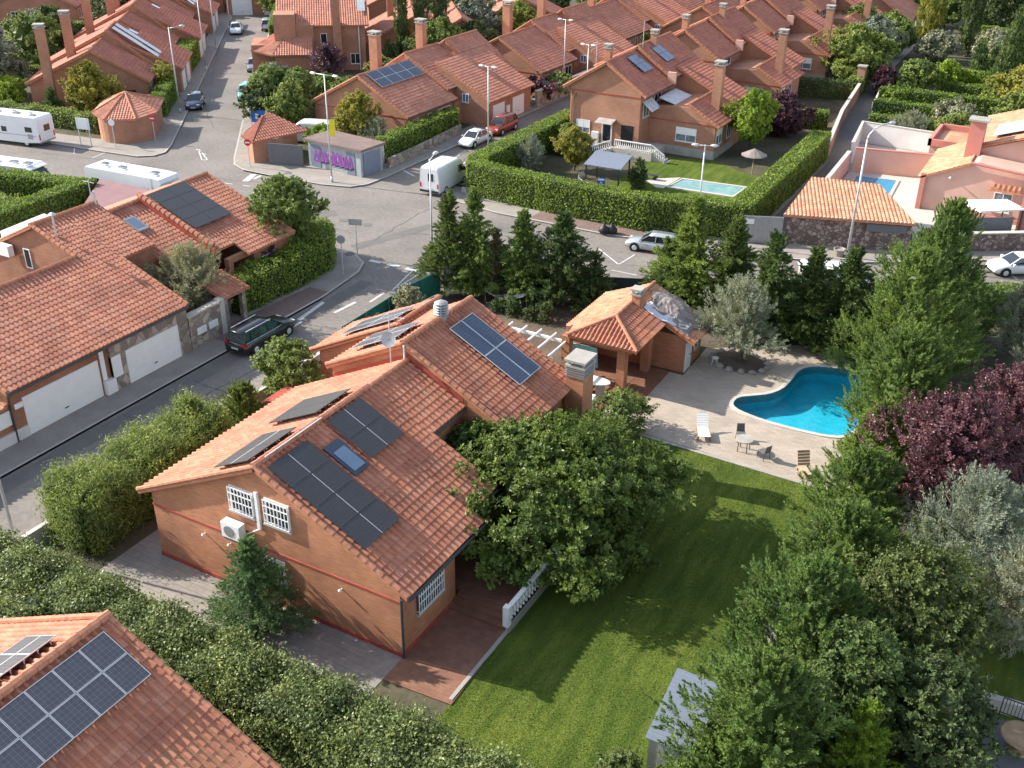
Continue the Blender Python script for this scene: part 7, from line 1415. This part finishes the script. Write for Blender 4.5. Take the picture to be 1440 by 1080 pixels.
for i, (x, y, h, r_, leaf, l) in enumerate(((12.7, 39.5, 9.8, 3.6, 'leaf_conifer_bright', 'tallest feathery conifer at the right, rising over the road'), (12.2, 33.2, 8.8, 3.8, 'leaf_conifer_bright', 'broad feathery conifer at the right end of the pool'), (13.2, 27.5, 6.8, 3.1, 'leaf_conifer_bright', 'feathery conifer leaning over the pool edge'), (13.2, 22.2, 4.8, 2.0, 'leaf_conifer_bright', 'small feathery conifer at the patio corner'),
    (13.6, 16.2, 5.6, 2.5, 'leaf_conifer_bright', 'feathery conifer beside the upper lawn'), (14.2, 11.5, 5.8, 2.7, 'leaf_conifer_bright', 'feathery conifer beside the middle of the lawn'), (14.0, 6.2, 6.6, 3.0, 'leaf_conifer_bright', 'large feathery conifer beside the lower lawn'), (13.9, .6, 6.6, 2.9, 'leaf_conifer_bright', 'feathery conifer right of the garden shed'), (13.6, -5.0, 6.0, 2.8, 'leaf_conifer_bright', 'feathery conifer cut by the bottom edge'))):
    tree('feathery_conifer', l, TREE, x, y, h, r_, 'leyland', leaf, 60+i, group='feathery conifers along the right side')
tree('holly_oak', 'dark small-leaved tree among the conifers at the lower right', TREE, 17.2, 9.0, 6.0, 2.9, 'small', 'leaf_dark', 71, h0=.6)
tree('holly_oak', 'lower dark tree between the golden conifer and the shed conifers', TREE, 16.2, 4.4, 5.2, 2.6, 'small', 'leaf_conifer', 302, h0=.3)
tree('holly_oak', 'dark leafy tree at the left edge of the dark deck, bottom right', TREE, 18.9, 4.6, 5.0, 2.1, 'small', 'leaf_dark', 303, h0=.3)
tree('plum_tree', 'large purple-leaved plum tree right of the pool', TREE, 16.9, 20.6, 6.6, 3.4, 'plum', 'leaf_plum', 72, h0=.6)
tree('plum_tree', 'second purple-leaved plum tree, at the right edge', TREE, 19.2, 26.0, 6.6, 3.2, 'plum', 'leaf_plum', 73, h0=.6)
tree('olive_tree', 'large silvery olive tree below the purple trees', TREE, 18.6, 15.6, 5.8, 3.0, 'olive', 'leaf_olive', 74, h0=.6)
tree('olive_tree', 'silvery olive tree at the right edge, below the large one', TREE, 20.9, 12.6, 4.8, 2.3, 'olive', 'leaf_olive', 75, h0=.6)
tree('golden_conifer', 'yellow green conifer at the bottom right', TREE, 17.0, 1.8, 4.8, 1.2, 'leyland', 'leaf_lime', 76)
tree('golden_conifer', 'low yellow green conifer at the bottom edge, right', TREE, 18.6, .2, 3.0, 1.2, 'leyland', 'leaf_mid', 77)
tree('olive_tree', 'pale olive tree behind the right hedge near the road', TREE, 17.8, 41.0, 4.6, 2.2, 'olive', 'leaf_olive', 78, h0=.5)
tree('olive_tree', 'grey green shrub at the right edge below the road hedge', TREE, 19.6, 36.5, 3.4, 2.0, 'olive', 'leaf_olive', 79, h0=.3)
tree('dark_shrub', 'dark shrub left of the tall pool conifer', 'bush', 10.2, 38.2, 4.2, 1.9, 'small', 'leaf_dark', 80, h0=.3)
for i, (px, py, r_, l) in enumerate(((700, 440, .5, 'first'), (722, 446, .45, 'second'), (745, 452, .5, 'third'), (765, 456, .5, 'fourth'))): tree('low_shrub', l+' low shrub from the left along the fence foot', 'bush', *at(px, py), 1.0, r_, 'small', 'leaf_dark', 81+i, h0=0, group='low shrubs along the fence', lscale=.7)
tree('rose_bush', 'small shrub with yellow green leaves under the pergola', 'bush', -6.5, 23.3, 1.3, .8, 'small', 'leaf_lime', 86, h0=0); tree('dry_shrub', 'bare reddish shrubs behind the tiled rear roof', 'bush', -13.5, 24.5, 1.7, 1.9, 'small', 'leaf_brown', 87, h0=0, dens=.5)
tree('palm_shrub', 'spiky pale shrubs along the street behind the rear wing', 'bush', -17.2, 22.0, 1.9, 1.1, 'small', 'leaf_brown', 88, h0=0, dens=.9, lscale=1.3); tree('palm_shrub', 'taller spiky pale shrub by the green fence', 'bush', -17.0, 25.5, 2.8, 1.0, 'small', 'leaf_olive', 89, h0=0, dens=.8, lscale=1.2)
hedge('climber_hedge', 'wide ivy-like hedge along the bottom of the picture', [(-18.0, -5.3), (-8, -5.2), (2, -5.1), (16, -5.6)], 2.5, 2.1, 'leaf_ivy', 3, 460, .13, .085, .16, wild=.13, jag=.4)
tree('small_bush', 'leafy shrub hiding the near end of the garden shed', 'bush', 10.2, -1.9, 1.9, 1.2, 'small', 'leaf_ivy', 301, h0=0)
hedge('climber_hedge', 'ivy-like hedge left of the bottom left roof', [(-13.2, -6.3), (-13.4, -12)], 2.0, 2.4, 'leaf_ivy', 5, 300, .14, .095, .09, wild=.15, jag=.25)
hedge('cypress_hedge', 'tall shaggy cypress hedge along the narrow street', [(-17.0, -1.6), (-16.8, 2.5), (-16.8, 7.2)], 2.5, 3.0, 'leaf_cypress_hedge', 6, 520, .2, .045, .13, wild=.16, jag=.7)
tree('cypress_shrub', 'feathery cypress at the far end of the shaggy hedge', 'bush', -16.4, 9.2, 3.7, 1.7, 'leyland', 'leaf_cypress_hedge', 90); tree('cypress_shrub', 'feathery cypress tip rising from the shaggy hedge', 'bush', -17.0, 6.4, 4.0, 1.2, 'leyland', 'leaf_cypress_hedge', 91)
t = thing('red_roofed_store', 'small store with a dark red sheet roof beside the street hedge', 'store', (-15.2, 12.2, 0), absol=True); m = MB(); m.box(-15.9, -14.8, 10.6, 12.6, -.1, 1.9); part('wall', m, 'brick', t); m = MB()
for k in range(11): y = 10.45+k*.21; m.extr([(-16.1, y, 1.95), (-16.1, y+.17, 1.95), (-14.6, y+.17, 2.3), (-14.6, y, 2.3)], (0, 0, .06))
m.extr([(-16.1, 10.4, 1.92), (-16.1, 12.8, 1.92), (-14.6, 12.8, 2.27), (-14.6, 10.4, 2.27)], (0, 0, .05)); part('roof', m, 'red_paint', t)
hedge('dark_hedge', 'dark hedge closing the patio behind the pool', [(4.8, 36.8), (9, 38.6), (13.8, 39.4)], 1.6, 2.1, 'leaf_dark', 7, 120, .15, .1, .1, wild=.15)
hedge('clipped_hedge', 'clipped hedge along the road at the right edge', [(14.2, 46.6), (24, 52.5), (34, 59)], 1.6, 1.8, 'leaf_hedge', 8, 90, .16, .1, .04)
# across the narrow street
tree('olive_tree', 'silvery olive tree by the tiled gate in front of the left house', TREE, -29.3, 18.7, 5.3, 2.8, 'olive', 'leaf_olive', 92, h0=.8)
hedge('clipped_hedge', 'tall clipped hedge curving round the corner of the junction', [(-28.2, 21.0), (-27.9, 26.5), (-28.0, 30.0), (-29.6, 32.3), (-33, 32.4)], 1.9, 2.5, 'leaf_hedge', 9, 110, .16, .1, .08, wild=.08)
tree('street_corner_tree', 'round leafy tree above the junction corner hedge', TREE, -30.6, 29.2, 6.8, 2.9, 'small', 'leaf_mid', 93, h0=1.2, lscale=1.3); tree('flowering_bush', 'pink tinged bush on the corner hedge', 'bush', -29.2, 25.8, 3.2, .9, 'small', 'leaf_plum', 94, h0=1.5)
tree('yellow_bush', 'yellowish bush at the ridge end beside the motorhome', 'bush', -42.6, 29.2, 3.6, 1.4, 'small', 'leaf_yellow', 95, h0=.5)
hedge('clipped_hedge', 'clipped hedge corner in front of the roof-only motorhome', [(-50.9, 16), (-51.4, 29.3), (-62, 27.2), (-76, 25)], 1.5, 3.0, 'leaf_hedge', 10, 90, .18, .11, .05)
hedge('garden_thicket', 'mixed green thicket enclosed by the clipped hedge at the left edge', [(-57.5, 10), (-57.5, 25)], 9.5, 2.4, 'leaf_mid', 11, 60, .24, .15, .25, cat='thicket', wild=.35, jag=.5)
# big house garden
hedge('clipped_hedge', 'long tall clipped hedge around the garden of the tall brick house', [(-28.1, 72), (-28.15, 60), (-28.1, 52.6), (-27.2, 50.9), (-24.5, 50.4), (-17, 50.1), (-11, 50.1), (-3.9, 52.3), (-3.9, 64), (-4.0, 77)], 1.7, 2.8, 'leaf_hedge', 12, 85, .17, .11, .05)
tree('olive_tree', 'small silvery tree inside the corner of the long clipped hedge', TREE, -25.9, 58.2, 3.4, 1.3, 'olive', 'leaf_olive', 96, h0=.4); tree('garden_tree', 'yellow brown round tree left of the gazebo', TREE, -22.7, 61.0, 4.0, 1.9, 'small', 'leaf_yellow', 97, h0=1.0, lscale=1.3); tree('garden_tree', 'rusty green shrub at the left front corner of the tall brick house', 'bush', -25.6, 65.2, 3.0, 1.5, 'small', 'leaf_mid', 98, h0=.2, lscale=1.3)
tree('creeper', 'ivy covered block right of the gazebo', 'bush', -15.6, 59.6, 2.6, .8, 'column' if False else 'small', 'leaf_dark', 99, h0=0)
tree('lime_tree', 'bright lime green tree right of the tall brick house', TREE, -10.3, 75.0, 6.2, 2.7, 'broad', 'leaf_lime', 100, h0=1.6); tree('purple_tree', 'dull purple tree behind the lime green tree', TREE, -9.6, 83.0, 4.6, 2.8, 'small', 'leaf_plum', 101, h0=.4, lscale=1.3, dens=.8)
tree('garden_tree', 'green bushes beside the lime green tree', 'bush', -12.2, 83.5, 3.6, 2.0, 'broad', 'leaf_mid', 102, h0=.2); tree('flowering_shrub', 'pale flowering shrub between the first two tall brick houses', 'bush', -14.8, 85.5, 3.8, 2.0, 'broad', 'leaf_olive', 103, h0=.3); tree('garden_tree', 'leafy shrub behind the tall chimney of the first brick house', 'bush', -17.2, 86.0, 4.4, 1.7, 'broad', 'leaf_mid', 104, h0=.3)
tree('walnut_tree', 'large leafy tree beside the lane near the third tall house', TREE, -9.0, 111.5, 7.0, 4.6, 'broad', 'leaf_mid', 105, h0=.8, dens=.8, lscale=1.4); tree('olive_tree', 'large silvery tree beyond the large leafy lane tree', TREE, -9.5, 123, 6.4, 3.6, 'far', 'leaf_olive', 106, h0=.8)
hedge('clipped_hedge', 'clipped hedge across the second lane garden', [(-13.0, 86.5), (-6.2, 88.4)], 1.3, 2.0, 'leaf_hedge', 13, 60, .2, .13, .05); hedge('dark_hedge', 'dark hedge with a white rail behind the second lane garden', [(-15.0, 101), (-7.6, 103)], 1.4, 2.2, 'leaf_dark', 14, 60, .2, .13, .06)
hedge('clipped_hedge', 'hedge along the left of the lane beyond the pink wall', [(-7.2, 104), (-8.6, 122), (-10.5, 140)], 1.5, 2.2, 'leaf_mid', 15, 50, .22, .15, .08)
# row house gardens
hedge('clipped_hedge', 'hedge on the stone wall in front of the first row house', [(-39.3, 53.8), (-39.4, 60), (-39.5, 66.8)], 1.3, 2.5, 'leaf_hedge', 16, 75, .18, .12, .07, wild=.08)
tree('garden_tree', 'yellow green feathery tree in front of the first row house gable', TREE, -44.7, 57.2, 5.4, 2.4, 'small', 'leaf_yellow', 107, h0=1.0, lscale=1.4, dens=.8); tree('olive_tree', 'round silvery shrub under the yellow green feathery tree', 'bush', -42.0, 56.6, 3.2, 1.7, 'olive', 'leaf_olive', 108, h0=.2)
for i, (x, y, h, r_, k, lf, l) in enumerate(((-54.5, 58.5, 4.6, 2.2, 'far', 'leaf_mid', 'bright bush behind the brick kiosk'), (-58.2, 58.5, 4.2, 2.4, 'far', 'leaf_dark', 'dark bush left of the blue banner'), (-60.5, 62.5, 5.0, 2.6, 'far', 'leaf_mid', 'palm-like bush by the green car'), (-57.5, 64.0, 4.8, 2.6, 'far', 'leaf_mid', 'leafy garden tree above the blue banner'), (-63.5, 67.0, 4.2, 2.2, 'far', 'leaf_olive', 'round grey green bush by the dark grey car'), (-54.2, 68, 3.6, 2.0, 'far', 'leaf_mid', 'bushes left of the first tall chimney'), (-60.2, 71.5, 2.6, 2.0, 'far', 'leaf_hedge', 'low bushes before the tall centre house'),
    (-63.3, 76.3, 5.0, 1.9, 'plum', 'leaf_plum', 'purple tree in front of the tall centre house'), (-58.5, 80.0, 3.4, 1.6, 'far', 'leaf_yellow', 'small bush at the right corner of the tall centre house'), (-47.0, 54.0, 2.4, 1.6, 'far', 'leaf_lime', 'lime bush beside the camper van'),
    (-52.5, 75.5, 4.4, 2.4, 'far', 'leaf_dark', 'dark tree behind the first tall row chimney'), (-51.0, 82, 5.0, 2.6, 'far', 'leaf_mid', 'tree behind the second tall row chimney'), (-55.0, 88, 7.0, 3.4, 'far', 'leaf_mid', 'large tree in the middle of the top tree group'), (-52.0, 92, 6.4, 3.2, 'far', 'leaf_dark', 'dark large tree at the right of the top tree group'), (-57.5, 101, 8.0, 3.6, 'far', 'leaf_olive', 'tall pale tree at the top of the tree group'), (-53.0, 104, 7.0, 3.4, 'far', 'leaf_mid', 'tree at the top right of the tree group'), (-50.0, 98, 4.0, 2.6, 'far', 'leaf_mid', 'bushes behind the second row house'), (-49.0, 110, 5.0, 3.0, 'far', 'leaf_mid', 'tree behind the third row house'),
    (-37.6, 82.5, 3.2, 1.9, 'far', 'leaf_plum', 'rusty bush at the garage ramp of the side street'), (-37.4, 86.5, 2.6, 2.0, 'far', 'leaf_mid', 'green bush on the stone wall of the side street'), (-34.0, 104, 5.0, 2.2, 'fir', 'leaf_conifer', 'small conifer beside the tall house ridge at the top'), (-32.5, 108, 3.6, 2.4, 'far', 'leaf_lime', 'lime green bush right of the small top conifer'), (-29.5, 112, 4.0, 2.8, 'far', 'leaf_hedge', 'green bush behind the second tall house'))): tree('garden_tree', l, TREE, x, y, h, r_, k, lf, 120+i, h0=.2*h)
for i, (x, y, h, l) in enumerate(((-60.6, 88.0, 15, 'left one of the tall dark cypresses at the top'), (-59.0, 90, 15.5, 'second of the tall dark cypresses at the top'), (-56.3, 90.5, 14, 'right one of the tall dark cypresses at the top'))): tree('cypress', l, TREE, x, y, h, 1.1, 'farcol', 'leaf_dark', 150+i, group='tall cypresses at the top')
for i in range(5): tree('dwarf_cypress', ['leftmost', 'second', 'middle', 'fourth', 'rightmost'][i]+' small dark conical cypress in the row below the house roofs', 'bush', -61.6+i*1.3, 86.2+i*.3, 4.2-.3*(i % 2), 1.0, 'farcol', 'leaf_dark', 155+i, group='row of dwarf cypresses')
# left row gardens
tree('garden_tree', 'round yellow green tree in front of the nearest left gable', TREE, *S2W(-9.5, 12.2), 6.0, 2.7, 'small', 'leaf_yellow', 160, h0=.8, lscale=1.5); tree('garden_tree', 'small dark conifer left of the round yellow green tree', 'bush', *S2W(-13.5, 12.5), 3.6, 1.3, 'fir', 'leaf_conifer', 161); tree('garden_tree', 'lime green bush at the left edge above the motorhomes', 'bush', *S2W(-19.5, 17.5), 3.6, 2.6, 'far', 'leaf_lime', 162); tree('garden_tree', 'yellow bush at the garage of the left row', 'bush', *S2W(-3.2, 20.4), 4.0, 1.4, 'far', 'leaf_yellow', 163)
tree('garden_tree', 'large grey green tree at the top left corner', TREE, *S2W(-24, 24), 9, 4.6, 'far', 'leaf_olive', 164); tree('garden_tree', 'round olive shrub below the large corner tree', 'bush', *S2W(-20.5, 24), 4.0, 2.4, 'far', 'leaf_olive', 165)
hedge('clipped_hedge', 'bright hedge between the brick booth and the left garages', [S2W(-2.7, 12), S2W(-2.6, 22)], 1.4, 2.4, 'leaf_hedge', 20, 70, .19, .12, .08, wild=.1); hedge('clipped_hedge', 'bright clipped hedge beside the second garages of the left row', [S2W(-2.8, 33.4), S2W(-2.5, 42)], 2.0, 2.8, 'leaf_hedge', 21, 55, .2, .13, .05)
hedge('climber_hedge', 'creeper covered fence behind the motorhome with the bunk', [S2W(-24, 15), S2W(-13, 9.8), S2W(-7.6, 6.3)], 1.2, 1.9, 'leaf_mid', 22, 75, .19, .13, .1, wild=.15)
hedge('clipped_hedge', 'hedge column at the right kerb of the left street, near the top', [S2W(8.4, 48), S2W(8.4, 66)], 2.2, 3.4, 'leaf_hedge', 23, 50, .22, .14, .06); hedge('clipped_hedge', 'hedge along the right kerb of the left street by the parked cars', [S2W(8.0, 13), S2W(8.0, 30)], 1.4, 1.8, 'leaf_mid', 24, 60, .2, .13, .1, wild=.15)
for i, (a, b, l) in enumerate(((S2W(-20, 30), S2W(-14.5, 29), 'clipped hedge behind the two brick chimneys'), (S2W(-24, 35), S2W(-16, 34), 'second clipped hedge behind the two brick chimneys'), (S2W(-24, 45), S2W(-16, 44), 'clipped hedge at the top left, third from the chimneys'), (S2W(-24, 60), S2W(-16, 59), 'clipped hedge at the top left, fourth from the chimneys'))): hedge('clipped_hedge', l, [a, b], 1.2, 2.2, 'leaf_hedge', 30+i, 45, .24, .15, .05)
# hedged plots right of the lane
HL = ['nearest', 'second', 'third', 'fourth', 'fifth', 'sixth', 'seventh', 'eighth']
for i, (x0, y0, x1, y1, h) in enumerate(((-2.3, 90.0, 9, 91.0, 1.9), (-3.2, 96.2, 4.5, 96.8, 2.0), (-3.9, 102.5, 12, 103.4, 2.1), (2, 109.5, 16, 109.2, 2.0), (-4, 117, 18, 116.5, 2.2), (4, 127, 30, 124.5, 2.2), (2, 138, 34, 133, 2.4), (0, 150, 40, 142, 2.4))): hedge('clipped_hedge', HL[i]+' clipped hedge from the white yard in the plots right of the lane', [(x0, y0), (x1, y1)], 1.3, h, 'leaf_hedge', 40+i, 45, .22, .14, .06, group='hedges of the plots right of the lane')
hedge('clipped_hedge', 'long bright hedge band at the top right edge', [(6, 172), (60, 158)], 2.2, 2.6, 'leaf_hedge', 50, 30, .3, .2, .08)
for i, (x, y, h, r_, k, lf, l) in enumerate(((2.4, 88.0, 3.0, 2.0, 'olive', 'leaf_olive', 'silvery shrub just behind the white yard'), (6.5, 87.5, 3.6, 2.2, 'far', 'leaf_mid', 'green tree right of the silvery shrub behind the yard'), (9.5, 87, 2.8, 1.6, 'far', 'leaf_yellow', 'yellowish shrub behind the red terrace'), (-1.2, 98.7, 3.2, 1.7, 'far', 'leaf_hedge', 'round bush at the lane edge beyond the second plot hedge'), (5.5, 95, 3.2, 2.4, 'far', 'leaf_olive', 'pale shrub in the third plot'), (-4.2, 107, 3.4, 1.8, 'far', 'leaf_plum', 'dark purple bush hanging over the lane'), (-1.0, 108, 4.5, 2.4, 'far', 'leaf_mid', 'green tree right of the purple lane bush'), (1.8, 111.5, 4.0, 2.0, 'far', 'leaf_lime', 'yellow green tree in the middle plot'), (5.0, 113.5, 2.6, 1.8, 'far', 'leaf_lime', 'lime yellow low shrub in the middle plot'),
    (11.5, 104, 6.0, 3.4, 'far', 'leaf_yellow', 'large brownish tree at the right edge'), (12.2, 96, 4.8, 2.8, 'far', 'leaf_mid', 'green tree above the pink house chimney'), (8.2, 106.5, 4, 2, 'far', 'leaf_mid', 'bush at the foot of the twisted cypress'), (-8.5, 131, 6.0, 3.0, 'far', 'leaf_mid', 'green tree beside the far end of the lane'), (-2.5, 131, 4.0, 2.6, 'far', 'leaf_olive', 'silvery tree before the tall brown cypress'), (4.5, 131, 5.0, 3.0, 'far', 'leaf_olive', 'grey green tree right of the tall brown cypress'), (11, 126, 4.5, 2.4, 'far', 'leaf_lime', 'bright shrub in the upper plots'), (-14, 135, 6, 3.4, 'far', 'leaf_mid', 'large tree at the top beside the last tall house'), (-6, 160, 8, 4.4, 'far', 'leaf_mid', 'dark tree group at the top, left one'), (1, 158, 8, 4.2, 'far', 'leaf_dark', 'dark tree group at the top, right one'), (14, 147, 3.6, 2.2, 'far', 'leaf_hedge', 'bush beside the far road'))): tree('garden_tree', l, TREE, x, y, h, r_, k, lf, 200+i, h0=.12*h)
tree('cypress', 'tall brownish leaning cypress at the far end of the lane', TREE, -5.0, 138, 13.5, 2.0, 'farcol', 'leaf_yellow', 230); tree('cypress', 'tall dark cypress right of the brownish one', TREE, .5, 137, 14.5, 1.6, 'farcol', 'leaf_dark', 231); tree('cypress', 'twisted dark cypress standing alone among the plots at the right', TREE, 8.5, 109.5, 11, 1.7, 'farcol', 'leaf_conifer', 232)
for i, (x, y) in enumerate(((4.2, 120), (6, 121), (7.6, 121.5), (9.2, 122))): tree('dwarf_cypress', ['leftmost', 'second', 'third', 'rightmost'][i]+' conical cypress in the short row of the upper plots', 'bush', x, y, 5.5-.4*(i % 2), 1.1, 'farcol', 'leaf_conifer', 235+i, group='conical cypresses of the upper plots')
# background trees: copies of a few built ones
rng = random.Random(77); protos = [tree('background_tree', 'green tree', TREE, -72, 108, 6.5, 3.2, 'far', 'leaf_mid', 240, h0=.8, group='trees among the far houses'), tree('background_tree', 'green tree', TREE, -46, 128, 6, 3.0, 'far', 'leaf_dark', 241, h0=.8, group='trees among the far houses'), tree('background_tree', 'green tree', TREE, -110, 96, 6, 3.0, 'far', 'leaf_olive', 242, h0=.8, group='trees among the far houses')]
BT = []
for i, (x, y) in enumerate(((-75, 112), (-60, 128), (-44, 150), (-70, 140), (-34, 140), (-27, 158), (-12, 165), (-55, 155), (-88, 122), (-100, 110), (-108, 84), (-112, 74), (-104, 90), (-118, 104), (-125, 118), (-98, 62), (-104, 70), (-92, 136), (-84, 104), (-70, 118), (-62, 110), (-48, 168), (-30, 172), (10, 165), (22, 160), (34, 168), (-78, 126), (-48, 120), (-66, 104), (28, 140), (26, 118), (-22, 142), (-134, 100))):
    d_ = dup(protos[i % 3], (x, y, 0), rng.uniform(0, 6), scale=rng.uniform(.75, 1.2)); BT.append(d_)
used = set(); fx = math.cos(R(29)), math.sin(R(29))
for d_ in BT+protos:
    L_ = sorted(bgl, key=lambda b: (b[1]-d_.location.x)**2+(b[2]-d_.location.y)**2); done_ = False
    for b in L_[:6]:
        dx, dy = d_.location.x-b[1], d_.location.y-b[2]; u = dx*fx[0]+dy*fx[1]; v = -dx*fx[1]+dy*fx[0]
        for rel in ((['right of', 'left of'][u < 0], ['behind', 'in front of'][v < 0]) if abs(u) > abs(v) else (['behind', 'in front of'][v < 0], ['right of', 'left of'][u < 0])):
            if (b[0], rel) not in used and not done_: used.add((b[0], rel)); d_['label'] = ('tree '+rel+' the '+b[0]); done_ = True
